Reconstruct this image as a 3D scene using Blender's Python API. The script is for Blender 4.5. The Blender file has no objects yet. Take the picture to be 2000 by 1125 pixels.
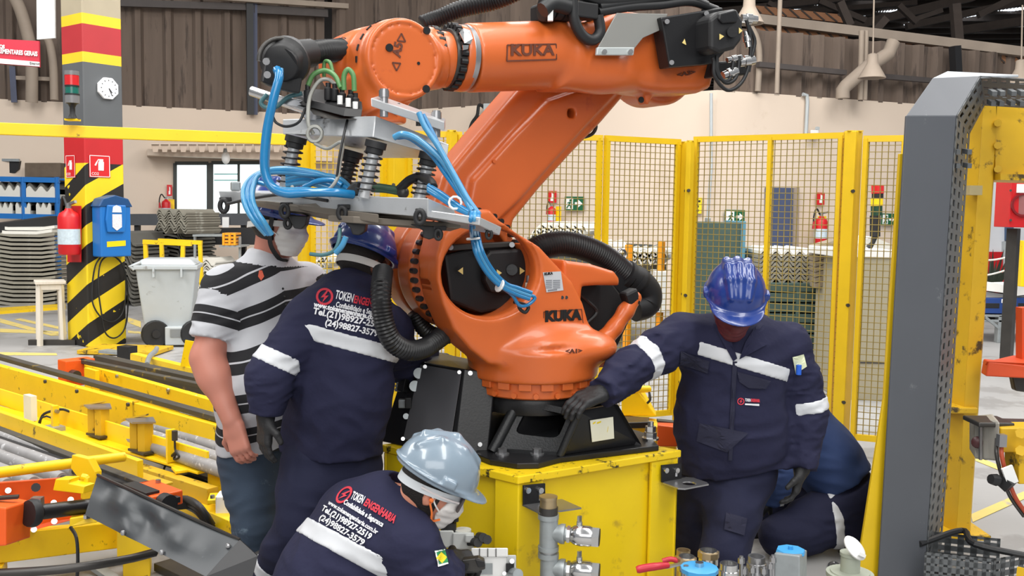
import bpy, bmesh, math, random
import numpy as np
from mathutils import Vector, Matrix
random.seed(4); np.random.seed(4)
SC = bpy.context.scene
COL = SC.collection
V = Vector
PI = math.pi
# ------------------------------------------------------------------ camera
F_PX, HEYE = 1900.0, 1.6
PITCH, ROLL = math.atan(154.5 / F_PX), 0.0155
cam_d = bpy.data.cameras.new('camera')
cam_d.sensor_width = 36.0
cam_d.lens = F_PX / 2000 * 36.0
cam_d.clip_end = 300
cam = bpy.data.objects.new('camera', cam_d)
COL.objects.link(cam)
CR = Matrix.Rotation(PI / 2 - PITCH, 3, 'X') @ Matrix.Rotation(ROLL, 3, 'Z')
cam.matrix_world = Matrix.Translation((0, 0, HEYE)) @ CR.to_4x4()
SC.camera = cam
# ------------------------------------------------------------------ world, lights, exposure
SC.view_settings.view_transform = 'Standard'
SC.view_settings.look = 'None'
SC.view_settings.gamma = 1.0
SC.view_settings.use_curve_mapping = False
SC.view_settings.exposure = 0.17
wd = bpy.data.worlds.new('world'); SC.world = wd
wd.use_nodes = True
wd.node_tree.nodes['Background'].inputs[0].default_value = (0.93, 0.96, 1.0, 1)
wd.node_tree.nodes['Background'].inputs[1].default_value = 0.30

def area(name, loc, target, sx, sy, energy, col=(1, 1, 1)):
    l = bpy.data.lights.new(name, 'AREA'); l.shape = 'RECTANGLE'
    l.size, l.size_y, l.energy, l.color = sx, sy, energy, col
    o = bpy.data.objects.new(name, l); COL.objects.link(o)
    o.location = loc
    o.rotation_euler = (V(target) - V(loc)).to_track_quat('-Z', 'Y').to_euler()
    return o
# rows of skylights / hall lamps under the roof
area('skylight_row', (-2.5, 1.0, 7.0), (-2.0, 3.0, 0), 1.2, 9, 420, (1, 0.985, 0.95))
area('skylight_row', (2.2, 1.5, 7.0), (1.6, 3.5, 0), 1.2, 9, 380, (1, 0.985, 0.95))
area('skylight_row', (-7.5, 7.0, 7.5), (-7.0, 11, 0), 3, 9, 700, (1, 0.98, 0.95))
area('skylight_row', (1.0, 10.0, 7.5), (1.0, 11.5, 0), 8, 2, 620, (1, 0.98, 0.95))
area('skylight_row', (6.5, 7.0, 7.5), (6.5, 10.0, 0), 3, 8, 500, (1, 0.98, 0.95))

# added fill light behind the camera, brightening the pedestal and other fronts
area('front_fill', (0.5, -5.0, 4.2), (0.2, 3.8, 0.6), 7, 3, 260, (1, 0.99, 0.97))

# ------------------------------------------------------------------ helpers
def ray(px, py):
    return CR @ V(((px - 1000) / F_PX, -(py - 562.5) / F_PX, -1.0))
def P(px, py, d):                       # point seen at a photo pixel, d metres ahead
    v = ray(px, py); return v * (d / v.y) + V((0, 0, HEYE))
def G(px, py, z=0.0):                   # point seen at a photo pixel on the level plane z
    v = ray(px, py); return v * ((z - HEYE) / v.z) + V((0, 0, HEYE))
def S(d): return d / F_PX
def lin(c):
    out = []
    for x in c[:3]:
        x /= 255.0
        out.append(x / 12.92 if x <= 0.04045 else ((x + 0.055) / 1.055) ** 2.4)
    return out + [1.0]

ORG = {}
class MB:
    def __init__(s): s.v, s.f, s.mi, s.m = [], [], [], 0
    def add(s, vs, fs):
        o = len(s.v); s.v += [tuple(v) for v in vs]
        s.f += [tuple(i + o for i in f) for f in fs]; s.mi += [s.m] * len(fs); return s
    def box(s, c, sz, R=None):
        c = V(c); x, y, z = sz[0] / 2, sz[1] / 2, sz[2] / 2
        q = [V((a * x, b * y, e * z)) for e in (-1, 1) for a, b in ((-1, -1), (1, -1), (1, 1), (-1, 1))]
        if R is not None:
            if isinstance(R, (int, float)): R = Matrix.Rotation(R, 3, 'Z')
            q = [R @ p for p in q]
        return s.add([c + p for p in q], [(3, 2, 1, 0), (4, 5, 6, 7), (0, 1, 5, 4), (1, 2, 6, 5), (2, 3, 7, 6), (3, 0, 4, 7)])
    def hexa(s, q):                      # eight corners, bottom ring then top ring
        return s.add(q, [(3, 2, 1, 0), (4, 5, 6, 7), (0, 1, 5, 4), (1, 2, 6, 5), (2, 3, 7, 6), (3, 0, 4, 7)])
    def prism(s, poly, ext):
        n = len(poly); e = V(ext); p = [V(q) for q in poly]
        return s.add(p + [q + e for q in p], [tuple(range(n))[::-1], tuple(range(n, 2 * n))] +
                     [(i, (i + 1) % n, n + (i + 1) % n, n + i) for i in range(n)])
    def lathe(s, prof, a, ax, n=20, cap=True):   # prof [(r, h)] along ax from a
        a = V(a); ax = V(ax).normalized()
        u = ax.orthogonal().normalized(); w = ax.cross(u)
        vs = []; fs = []
        for r, h in prof:
            for i in range(n):
                t = 2 * PI * i / n
                vs.append(a + ax * h + (u * math.cos(t) + w * math.sin(t)) * max(r, 1e-5))
        for k in range(len(prof) - 1):
            for i in range(n):
                j = (i + 1) % n
                fs.append((k * n + i, k * n + j, (k + 1) * n + j, (k + 1) * n + i))
        if cap:
            fs.append(tuple(range(n))[::-1]); fs.append(tuple(range((len(prof) - 1) * n, len(prof) * n)))
        return s.add(vs, fs)
    def cyl(s, a, b, r, r2=None, n=16):
        a = V(a); b = V(b); L = (b - a).length
        return s.lathe([(r, 0), (r if r2 is None else r2, L)], a, b - a, n)
    def rod(s, a, b, w, h=None, up=(0, 0, 1)):    # square bar
        a = V(a); b = V(b); d = (b - a); L = d.length; d.normalize()
        sx = d.cross(V(up))
        if sx.length < 1e-4: sx = d.orthogonal()
        sx.normalize(); uz = sx.cross(d)
        h = w if h is None else h
        q = []
        for e in (a, b):
            for i, j in ((-1, -1), (1, -1), (1, 1), (-1, 1)):
                q.append(e + sx * (i * w / 2) + uz * (j * h / 2))
        return s.hexa(q)
    def tube(s, pts, r, n=8, closed=False):
        p = [V(q) for q in pts]; m = len(p)
        rr = r if isinstance(r, (list, tuple)) else [r] * m
        vs = []; fs = []; nrm = None
        for k in range(m):
            if closed: t = p[(k + 1) % m] - p[k - 1]
            else: t = p[min(k + 1, m - 1)] - p[max(k - 1, 0)]
            t.normalize()
            if nrm is None: nrm = t.orthogonal().normalized()
            nrm = nrm - t * nrm.dot(t)
            if nrm.length < 1e-5: nrm = t.orthogonal()
            nrm.normalize(); bn = t.cross(nrm)
            for i in range(n):
                a = 2 * PI * i / n
                vs.append(p[k] + (nrm * math.cos(a) + bn * math.sin(a)) * rr[k])
        for k in range(m if closed else m - 1):
            k2 = (k + 1) % m
            for i in range(n):
                j = (i + 1) % n
                fs.append((k * n + i, k * n + j, k2 * n + j, k2 * n + i))
        if not closed:
            fs.append(tuple(range(n))[::-1]); fs.append(tuple(range((m - 1) * n, m * n)))
        return s.add(vs, fs)
    def ball(s, c, r, n=14, m=8, sc=(1, 1, 1), R=None):
        c = V(c); vs = []; fs = []
        for k in range(m + 1):
            th = PI * k / m
            for i in range(n):
                a = 2 * PI * i / n
                q = V((math.sin(th) * math.cos(a) * sc[0], math.sin(th) * math.sin(a) * sc[1], math.cos(th) * sc[2])) * r
                if R is not None: q = R @ q
                vs.append(c + q)
        for k in range(m):
            for i in range(n):
                j = (i + 1) % n
                fs.append((k * n + i, (k + 1) * n + i, (k + 1) * n + j, k * n + j))
        return s.add(vs, fs)
    def build(s, name, m, parent=None, smooth=0, bevel=0, seg=2, org=None, local=False):
        return mesh_obj(name, s.v, s.f, m, parent, smooth, bevel, seg, org, local, s.mi)

def mesh_obj(name, vs, fs, m, parent=None, smooth=0, bevel=0, seg=2, org=None, local=False, mi=None):
    vs = np.asarray([tuple(v) for v in vs] if isinstance(vs, list) else vs, dtype=np.float64)
    if local: o0 = np.zeros(3)
    elif parent is not None: o0 = np.array(ORG[parent.name])
    elif org is not None: o0 = np.array(org)
    else:
        lo, hi = vs.min(0), vs.max(0); o0 = np.array([(lo[0] + hi[0]) / 2, (lo[1] + hi[1]) / 2, lo[2]])
    me = bpy.data.meshes.new(name)
    me.from_pydata((vs - o0).tolist() if isinstance(fs, list) else [], [], fs if isinstance(fs, list) else [])
    if not isinstance(fs, list):
        fill_mesh(me, vs - o0, fs)
    for q in (m if isinstance(m, (list, tuple)) else [m]): me.materials.append(q)
    if isinstance(m, (list, tuple)) and mi: me.polygons.foreach_set('material_index', mi)
    if isinstance(fs, list):
        bm = bmesh.new(); bm.from_mesh(me); bmesh.ops.recalc_face_normals(bm, faces=bm.faces); bm.to_mesh(me); bm.free()
    if smooth:
        me.polygons.foreach_set('use_smooth', [True] * len(me.polygons))
        if smooth < 179: me.set_sharp_from_angle(angle=math.radians(smooth))
    ob = bpy.data.objects.new(name, me); COL.objects.link(ob)
    if parent is not None: ob.parent = parent
    elif not local: ob.location = o0
    ORG[ob.name] = tuple(o0)
    if bevel:
        b = ob.modifiers.new('bevel', 'BEVEL'); b.width = bevel; b.segments = seg
        b.limit_method = 'ANGLE'; b.angle_limit = math.radians(40); b.harden_normals = False
    return ob
def fill_mesh(me, vs, qs):               # numpy quads
    n = len(vs); q = len(qs)
    me.vertices.add(n); me.vertices.foreach_set('co', np.asarray(vs, np.float32).ravel())
    me.loops.add(q * 4); me.loops.foreach_set('vertex_index', np.asarray(qs, np.int32).ravel())
    me.polygons.add(q); me.polygons.foreach_set('loop_start', np.arange(0, q * 4, 4, dtype=np.int32))
    me.update(calc_edges=True); me.validate()

def tag(o, label, cat, group=None):
    o['label'] = label; o['category'] = cat
    if group: o['group'] = group
    return o
def struct(o, label=None):
    o['kind'] = 'structure'
    if label: o['label'] = label
    return o
def stuff(o): o['kind'] = 'stuff'; return o
def thing(name, label, cat, loc, group=None, rz=0):
    o = bpy.data.objects.new(name, None); COL.objects.link(o)
    o.empty_display_size = 0.1; o.location = loc; o.rotation_euler = (0, 0, rz)
    ORG[o.name] = tuple(loc); return tag(o, label, cat, group)
def dup(root, loc=None, rz=None, label=None, group=None):
    def cp(o, par):
        c = o.copy(); COL.objects.link(c)
        if par is not None: c.parent = par
        for ch in o.children: cp(ch, c)
        return c
    r = cp(root, None)
    if loc is not None: r.location = loc
    if rz is not None: r.rotation_euler = (0, 0, rz)
    if label: r['label'] = label
    if group: r['group'] = group
    ORG[r.name] = tuple(r.location)
    return r
def spline(pts, n=8):                    # Catmull-Rom through points
    p = [V(q) for q in pts]; out = []
    for i in range(len(p) - 1):
        a = p[i - 1] if i else p[0] * 2 - p[1]
        b, c = p[i], p[i + 1]
        d = p[i + 2] if i + 2 < len(p) else c * 2 - b
        for k in range(n):
            t = k / n
            out.append(0.5 * ((2 * b) + (c - a) * t + (2 * a - 5 * b + 4 * c - d) * t * t + (3 * b - a - 3 * c + d) * t ** 3))
    out.append(p[-1]); return out
def corr(path, r, pitch=0.012, depth=0.12, n=14):   # corrugated hose along a path -> pts, radii
    L = [0.0]
    for i in range(1, len(path)): L.append(L[-1] + (path[i] - path[i - 1]).length)
    tot = L[-1]; m = max(8, int(tot / (pitch / 2))); pts = []; rr = []; j = 0
    for k in range(m + 1):
        s = tot * k / m
        while j < len(L) - 2 and L[j + 1] < s: j += 1
        t = (s - L[j]) / max(1e-9, L[j + 1] - L[j])
        pts.append(path[j].lerp(path[j + 1], t)); rr.append(r * (1 if k % 2 else 1 - depth))
    return MB().tube(pts, rr, n)

# ------------------------------------------------------------------ materials
MATS = {}
def mat(name, rgb, rough=0.5, metal=0.0, var=0.12, scale=6.0, bump=0.0, bscale=60.0, wear=None, spec=0.5, coat=0.0, stretch=None):
    """procedural paint: base colour with low-frequency tint, optional worn patches of another colour, fine bump"""
    if name in MATS: return MATS[name]
    m = bpy.data.materials.new(name); m.use_nodes = True
    nt = m.node_tree; N = nt.nodes; L = nt.links
    b = N['Principled BSDF']
    b.inputs['Roughness'].default_value = rough; b.inputs['Metallic'].default_value = metal
    b.inputs['Specular IOR Level'].default_value = spec; b.inputs['Coat Weight'].default_value = coat
    tc = N.new('ShaderNodeTexCoord'); mp = N.new('ShaderNodeMapping'); L.new(tc.outputs['Object'], mp.inputs[0])
    if stretch: mp.inputs['Scale'].default_value = stretch
    n1 = N.new('ShaderNodeTexNoise'); n1.inputs['Scale'].default_value = scale; n1.inputs['Detail'].default_value = 5
    L.new(mp.outputs[0], n1.inputs['Vector'])
    mx = N.new('ShaderNodeMix'); mx.data_type = 'RGBA'
    c = lin(rgb)
    mx.inputs[6].default_value = [x * (1 - var) for x in c[:3]] + [1]
    mx.inputs[7].default_value = [min(1, x * (1 + var)) for x in c[:3]] + [1]
    L.new(n1.outputs['Fac'], mx.inputs[0]); col = mx.outputs[2]
    if wear:
        wc, amt, ws = wear
        n2 = N.new('ShaderNodeTexNoise'); n2.inputs['Scale'].default_value = ws; n2.inputs['Detail'].default_value = 8
        n2.inputs['Roughness'].default_value = 0.65
        L.new(mp.outputs[0], n2.inputs['Vector'])
        rp = N.new('ShaderNodeMapRange'); rp.inputs[1].default_value = 0.5 + (0.5 - amt) * 0.36; rp.inputs[2].default_value = rp.inputs[1].default_value + 0.07
        L.new(n2.outputs['Fac'], rp.inputs[0])
        m2 = N.new('ShaderNodeMix'); m2.data_type = 'RGBA'; L.new(rp.outputs[0], m2.inputs[0]); L.new(col, m2.inputs[6])
        m2.inputs[7].default_value = lin(wc); col = m2.outputs[2]
    L.new(col, b.inputs['Base Color'])
    if bump:
        n3 = N.new('ShaderNodeTexNoise'); n3.inputs['Scale'].default_value = bscale; n3.inputs['Detail'].default_value = 3
        L.new(mp.outputs[0], n3.inputs['Vector'])
        bp = N.new('ShaderNodeBump'); bp.inputs['Strength'].default_value = bump; bp.inputs['Distance'].default_value = 0.01
        L.new(n3.outputs['Fac'], bp.inputs['Height']); L.new(bp.outputs[0], b.inputs['Normal'])
    MATS[name] = m; return m
def emit(name, rgb, strength):
    m = bpy.data.materials.new(name); m.use_nodes = True; b = m.node_tree.nodes['Principled BSDF']
    b.inputs['Base Color'].default_value = lin(rgb); b.inputs['Emission Color'].default_value = lin(rgb)
    b.inputs['Emission Strength'].default_value = strength; MATS[name] = m; return m

M_YEL = mat('yellow_paint', (240, 198, 16), 0.42, var=0.10, scale=5, wear=((105, 82, 22), 0.20, 14))
M_YELC = mat('clean_yellow_paint', (246, 205, 12), 0.4, var=0.07, wear=((150, 118, 20), 0.10, 20))
M_YELD = mat('grimy_yellow_paint', (206, 164, 22), 0.5, var=0.22, scale=4, wear=((70, 56, 26), 0.30, 9))
M_YELF = mat('fence_yellow_paint', (220, 182, 12), 0.45, var=0.12)
M_ORA = mat('robot_orange', (203, 98, 42), 0.36, var=0.09, scale=4, bump=0.03, bscale=90, coat=0.15, wear=((186, 84, 40), .16, 5))
M_ORB = mat('block_orange', (236, 92, 24), 0.45, var=0.1)
M_BLK = mat('black_paint', (22, 22, 24), 0.38, var=0.2, bump=0.05, bscale=120)
M_BLKM = mat('matt_black_plastic', (26, 26, 28), 0.55, var=0.2)
M_RUB = mat('black_rubber', (30, 31, 33), 0.5, var=0.15)
M_HOSE = mat('black_hose', (24, 24, 26), 0.42, var=0.15)
M_BLUH = mat('blue_air_hose', (26, 118, 172), 0.25, var=0.12, scale=20, coat=0.4)
M_BLUL = mat('pale_blue_air_hose', (66, 140, 184), 0.25, var=0.15, scale=20, coat=0.4)
M_ALU = mat('milled_aluminium', (196, 198, 200), 0.36, 0.55, var=0.14, scale=9, bump=0.04, bscale=160, wear=((118, 116, 112), 0.22, 11))
M_STEEL = mat('bare_steel', (168, 168, 170), 0.3, 0.85, var=0.15, scale=12)
M_CHR = mat('bright_steel', (205, 205, 205), 0.18, 0.95, var=0.08)
M_DST = mat('dark_steel', (72, 70, 68), 0.42, 0.6, var=0.25, scale=10)
M_BRS = mat('brass', (176, 156, 122), 0.3, 0.75, var=0.2)
M_GALV = mat('galvanised_steel', (160, 166, 168), 0.42, 0.5, var=0.22, scale=22, bump=0.03)
M_DUCT = mat('grey_duct_paint', (82, 85, 91), 0.5, 0.0, var=0.10, scale=3, wear=((116, 118, 122), 0.08, 10))
M_DUCD = mat('perforated_duct_paint', (92, 95, 97), 0.5, 0.1, var=0.16, scale=6)
M_RED = mat('red_paint', (196, 24, 30), 0.4, var=0.1)
M_WHT = mat('white_paint', (232, 232, 230), 0.5, var=0.05)
M_GRYP = mat('grey_plastic', (176, 182, 184), 0.45, var=0.08, wear=((140, 140, 138), 0.18, 7))
M_BLUP = mat('blue_plastic', (30, 108, 182), 0.35, var=0.08)
M_GRN = mat('sign_green', (18, 92, 58), 0.5, var=0.05)
M_SYEL = mat('sign_yellow', (238, 212, 40), 0.5, var=0.04)
M_TILE = mat('fibre_cement', (142, 138, 126), 0.85, var=0.22, scale=3, bump=0.1, bscale=30, wear=((176, 174, 164), 0.25, 5))
M_TILED = mat('dark_fibre_cement', (98, 96, 90), 0.85, var=0.25, scale=3, bump=0.1, bscale=30)
M_TILEW = mat('pale_fibre_cement', (214, 212, 204), 0.8, var=0.1, scale=3)
M_WOODW = mat('worn_white_wood', (222, 214, 200), 0.7, var=0.1, stretch=(8, 8, 1))
# ------------------------------------------------------------------ implicit surfaces -> meshes (surface nets)
F32 = np.float32
def A3(p): return np.array([p[0], p[1], p[2]], dtype=F32)
class SDF:
    def __init__(s, lo, hi, h):
        s.lo = np.array(lo, F32); s.h = h
        s.n = np.maximum(4, np.ceil((np.array(hi) - np.array(lo)) / h).astype(int) + 1)
        s.D = np.full(s.n, 0.15, F32); s.M = 0.05
    def sub(s, lo, hi, m):
        a = np.clip(np.floor((np.array(lo) - m - s.lo) / s.h).astype(int), 0, s.n); b = np.clip(np.ceil((np.array(hi) + m - s.lo) / s.h).astype(int) + 1, 0, s.n)
        if (b - a).min() <= 0: return None, None
        ax = [s.lo[i] + s.h * np.arange(a[i], b[i], dtype=F32) for i in range(3)]
        g = np.stack(np.meshgrid(*ax, indexing='ij'), -1)
        return tuple(slice(a[i], b[i]) for i in range(3)), g
    def put(s, lo, hi, fn, k=0.0, mode='u'):
        sl, g = s.sub(lo, hi, max(s.M, k * 1.2))
        if sl is None: return s
        d = fn(g).astype(F32); D = s.D[sl]
        if mode == 'u':
            if k > 0:
                h = np.maximum(k - np.abs(D - d), 0) / k; s.D[sl] = np.minimum(D, d) - h * h * k * 0.25
            else: s.D[sl] = np.minimum(D, d)
        elif mode == 's':
            if k > 0:
                h = np.maximum(k - np.abs(D + d), 0) / k; s.D[sl] = np.maximum(D, -d) + h * h * k * 0.25
            else: s.D[sl] = np.maximum(D, -d)
        return s
    def cone(s, a, b, ra, rb, k=0.0, mode='u', flat=None):
        a, b = A3(a), A3(b); m = max(ra, rb)
        if flat is not None:
            e = A3(flat[0]); e /= np.linalg.norm(e); q = flat[1]; mm = m * max(1, q)
        else: mm = m
        ab = b - a; L2 = max(float(ab @ ab), 1e-12)
        def fn(p):
            v = p - a
            if flat is not None:
                pass
            t = np.clip((v @ ab) / L2, 0, 1)
            w = v - t[..., None] * ab
            if flat is not None:
                c = w @ e; w = w + (c * (1 / q - 1))[..., None] * e
            return (np.sqrt((w * w).sum(-1)) - (ra + t * (rb - ra))) * (min(1, q) if flat is not None else 1)
        return s.put(np.minimum(a, b) - mm, np.maximum(a, b) + mm, fn, k, mode)
    def chain(s, pts, k=0.02, mode='u', flat=None):
        for (a, ra), (b, rb) in zip(pts[:-1], pts[1:]): s.cone(a, b, ra, rb, k, mode, flat)
        return s
    def ell(s, c, r, k=0.0, mode='u', R=None):
        c = A3(c); r = np.array(r, F32); m = float(r.max()); RM = None if R is None else np.array(R, F32)
        def fn(p):
            q = p - c
            if RM is not None: q = q @ RM           # world -> local (R columns are the axes)
            k0 = np.sqrt(((q / r) ** 2).sum(-1)); k1 = np.sqrt(((q / (r * r)) ** 2).sum(-1))
            return k0 * (k0 - 1) / np.maximum(k1, 1e-6)
        return s.put(c - m, c + m, fn, k, mode)
    def box(s, c, half, R=None, r=0.01, k=0.0, mode='u'):
        c = A3(c); hf = np.array(half, F32) - r; m = float(np.linalg.norm(half)); RM = None if R is None else np.array(R, F32)
        def fn(p):
            q = p - c
            if RM is not None: q = q @ RM
            q = np.abs(q) - hf
            return np.sqrt((np.maximum(q, 0) ** 2).sum(-1)) + np.minimum(q.max(-1), 0) - r
        return s.put(c - m, c + m, fn, k, mode)
    def cyl(s, a, b, r, rd=0.005, k=0.0, mode='u', r2=None):
        a, b = A3(a), A3(b); ax = b - a; L = float(np.linalg.norm(ax)); ax = ax / L; r2 = r if r2 is None else r2; m = max(r, r2)
        def fn(p):
            v = p - a; t = v @ ax; w = np.sqrt(np.maximum((v * v).sum(-1) - t * t, 0))
            rr = r + np.clip(t / L, 0, 1) * (r2 - r)
            q0 = w - rr + rd; q1 = np.abs(t - L / 2) - L / 2 + rd
            return np.minimum(np.maximum(q0, q1), 0) + np.sqrt(np.maximum(q0, 0) ** 2 + np.maximum(q1, 0) ** 2) - rd
        return s.put(np.minimum(a, b) - m, np.maximum(a, b) + m, fn, k, mode)
    def poly(s, pts, ax, lo, hi, r=0.01, k=0.0, mode='u'):
        """polygon pts [(u, v)] in the two other axes, extruded along axis ax from lo to hi, rounded by r"""
        uv = [i for i in range(3) if i != ax]; P2 = np.array(pts, F32)
        bl = np.zeros(3); bh = np.zeros(3); bl[uv] = P2.min(0); bh[uv] = P2.max(0); bl[ax], bh[ax] = lo, hi
        def fn(p):
            q = p[..., uv]; n = len(P2); d = np.full(q.shape[:-1], 1e9, F32); sg = np.ones(q.shape[:-1], F32)
            for i in range(n):
                a = P2[i]; b = P2[i - 1]; e = b - a; w = q - a
                t = np.clip((w @ e) / (e @ e), 0, 1); bb = w - t[..., None] * e
                d = np.minimum(d, (bb * bb).sum(-1))
                c0 = q[..., 1] >= a[1]; c1 = q[..., 1] < b[1]; c2 = e[0] * w[..., 1] > e[1] * w[..., 0]
                fl = (c0 & c1 & c2) | (~c0 & ~c1 & ~c2); sg = np.where(fl, -sg, sg)
            d2 = sg * np.sqrt(d) + r; dz = np.abs(p[..., ax] - (lo + hi) / 2) - (hi - lo) / 2 + r
            return np.minimum(np.maximum(d2, dz), 0) + np.sqrt(np.maximum(d2, 0) ** 2 + np.maximum(dz, 0) ** 2) - r
        return s.put(bl, bh, fn, k, mode)
    def half(s, p, n):                     # keep the side opposite to n
        p = A3(p); n = A3(n); n /= np.linalg.norm(n)
        ax = [s.lo[i] + s.h * np.arange(s.n[i], dtype=F32) for i in range(3)]
        d = (ax[0][:, None, None] - p[0]) * n[0] + (ax[1][None, :, None] - p[1]) * n[1] + (ax[2][None, None, :] - p[2]) * n[2]
        s.D = np.maximum(s.D, d); return s
    def grid(s):
        ax = [s.lo[i] + s.h * np.arange(s.n[i], dtype=F32) for i in range(3)]
        return np.stack(np.meshgrid(*ax, indexing='ij'), -1)
    def copy(s):
        c = SDF.__new__(SDF); c.lo, c.h, c.n, c.M = s.lo, s.h, s.n, s.M; c.D = s.D.copy(); return c
    def sample(s, p):                      # trilinear
        q = (np.asarray(p, F32) - s.lo) / s.h; i = np.clip(np.floor(q).astype(int), 0, s.n - 2); f = np.clip(q - i, 0, 1); r = 0
        for a in (0, 1):
            for b in (0, 1):
                for c in (0, 1):
                    w = (f[..., 0] if a else 1 - f[..., 0]) * (f[..., 1] if b else 1 - f[..., 1]) * (f[..., 2] if c else 1 - f[..., 2])
                    r = r + w * s.D[i[..., 0] + a, i[..., 1] + b, i[..., 2] + c]
        return r
    def mesh(s, smooth=1):
        D = s.D.copy()
        for ax in range(3):
            sl = [slice(None)] * 3
            for e in (0, -1): sl[ax] = e; D[tuple(sl)] = np.maximum(D[tuple(sl)], s.h * .3)
        I = D < 0; nx, ny, nz = D.shape
        cnt = np.zeros((nx - 1, ny - 1, nz - 1), np.int8)
        for a in (0, 1):
            for b in (0, 1):
                for c in (0, 1): cnt += I[a:nx - 1 + a, b:ny - 1 + b, c:nz - 1 + c]
        act = (cnt > 0) & (cnt < 8); ijk = np.argwhere(act); nv = len(ijk)
        idx = np.full(act.shape, -1, np.int32); idx[act] = np.arange(nv)
        acc = np.zeros((nv, 3)); w = np.zeros(nv)
        corners = [(a, b, c) for a in (0, 1) for b in (0, 1) for c in (0, 1)]
        val = {c: D[ijk[:, 0] + c[0], ijk[:, 1] + c[1], ijk[:, 2] + c[2]] for c in corners}
        for c in corners:
            for ax in range(3):
                if c[ax] == 0:
                    c2 = list(c); c2[ax] = 1; c2 = tuple(c2); v0, v1 = val[c], val[c2]
                    m = (v0 < 0) != (v1 < 0); t = np.where(m, v0 / np.where(m, v0 - v1, 1), 0)
                    p = np.tile(np.array(c, float), (nv, 1)); p[:, ax] = t
                    acc[m] += p[m]; w[m] += 1
        vs = (ijk + acc / w[:, None]) * s.h + s.lo
        fs = []
        for ax in range(3):
            u, v = [(1, 2), (2, 0), (0, 1)][ax]
            a = [slice(None)] * 3; b = [slice(None)] * 3; a[ax] = slice(0, -1); b[ax] = slice(1, None)
            A, B = I[tuple(a)], I[tuple(b)]; e = np.argwhere(A != B)
            e = e[(e[:, u] > 0) & (e[:, v] > 0) & (e[:, u] < D.shape[u] - 1) & (e[:, v] < D.shape[v] - 1)]
            def cell(du, dv):
                q = e.copy(); q[:, u] += du; q[:, v] += dv; return idx[q[:, 0], q[:, 1], q[:, 2]]
            q = np.stack([cell(-1, -1), cell(0, -1), cell(0, 0), cell(-1, 0)], 1)
            ins = A[e[:, 0], e[:, 1], e[:, 2]]
            q = np.where(ins[:, None], q, q[:, ::-1]); fs.append(q)
        fs = np.concatenate(fs)
        for _ in range(smooth):
            su = np.zeros_like(vs); c = np.zeros(nv)
            for i in range(4):
                np.add.at(su, fs[:, i], vs[fs[:, (i + 1) % 4]] + vs[fs[:, i - 1]]); np.add.at(c, fs[:, i], 2)
            vs = vs * .5 + .5 * su / np.maximum(c, 1)[:, None]
        return vs, fs
def noise3(p, f, seed=0):
    """cheap smooth noise from warped sines, about -1..1"""
    r = np.random.RandomState(seed); out = 0
    for i in range(4):
        k = r.normal(size=3).astype(F32); k *= f / np.linalg.norm(k) * (0.7 + .6 * r.rand())
        out = out + np.sin(p @ k + r.rand() * 6.28 + 1.3 * np.sin(p @ np.roll(k, 1) * .7 + r.rand() * 6))
    return out / 3.0
# ================================================================== SETTING
def wallmat():
    return mat('plaster_wall', (214, 197, 180), 0.85, var=0.05, scale=0.7, bump=0.04, bscale=25, wear=((206, 188, 170), 0.16, 1.3))
M_WALL = wallmat()
M_CORR = mat('weathered_cladding', (103, 89, 79), 0.85, var=0.34, scale=2.2, stretch=(3, 3, 0.35), bump=0.05, wear=((78, 67, 60), 0.36, 2.0))
M_CORD = mat('dark_cladding', (86, 74, 66), 0.9, var=0.35, scale=2.0, stretch=(3, 3, 0.35))
M_FLOOR = mat('concrete_floor', (158, 157, 156), 0.5, var=0.16, scale=1.3, bump=0.05, bscale=14, wear=((140, 138, 136), 0.42, 2.2))
M_LINE = mat('floor_line_yellow', (212, 190, 110), 0.6, var=0.12, wear=((168, 160, 140), 0.35, 6))
M_PURL = mat('grimy_roof_steel', (66, 56, 50), 0.8, var=0.3)
M_PIPEG = mat('grimy_pipe', (152, 138, 124), 0.7, var=0.3, scale=2)
struct(MB().box((0, 20, -0.1), (70, 60, 0.2)).build('floor', M_FLOOR))
WA, WB, WC, WD = V((-25.4, 12.35, 0)), V((-3.9, 20.6, 0)), V((3.16, 15.4, 0)), V((6.95, 16.9, 0))
ZT = 3.5
def wall(name, a, b, h, th=0.25, m=M_WALL):
    d = (b - a).normalized(); n = V((-d.y, d.x, 0))
    mb = MB().prism([a, b, b + n * th, a + n * th], (0, 0, h))
    return struct(mb.build(name, m))
wl = wall('wall_left', WA, WB, ZT); wb = wall('wall_back', WB, WC, ZT); wr = wall('wall_right', WC, WD, ZT)
# far side wall beyond the gantry: white above, red below
fs = wall('wall_far', V((7.2, 17.6, 0)), V((16.5, 19.5, 0)), 3.4, 0.25, mat('white_wall', (226, 228, 232), 0.8, var=0.04))
struct(MB().prism([V((7.2, 17.57, 0)), V((16.5, 19.47, 0)), V((16.5, 19.45, 0)), V((7.2, 17.55, 0))], (0, 0, 0.95)).build('trim_1', M_RED))
# ledge caps
def strip(name, a, b, z, h, out, m):
    d = (b - a).normalized(); n = V((d.y, -d.x, 0))
    mb = MB().prism([a + n * out + V((0, 0, z)), b + n * out + V((0, 0, z)), b - n * 0.001 + V((0, 0, z)), a - n * 0.001 + V((0, 0, z))], (0, 0, h))
    return struct(mb.build(name, m))
strip('trim_2', WC.lerp(WB, 0.12), WC.lerp(WB, 0.62), 0.0, 1.05, 0.02, mat('dark_wainscot', (86, 88, 84), 0.8, var=0.15))
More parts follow.
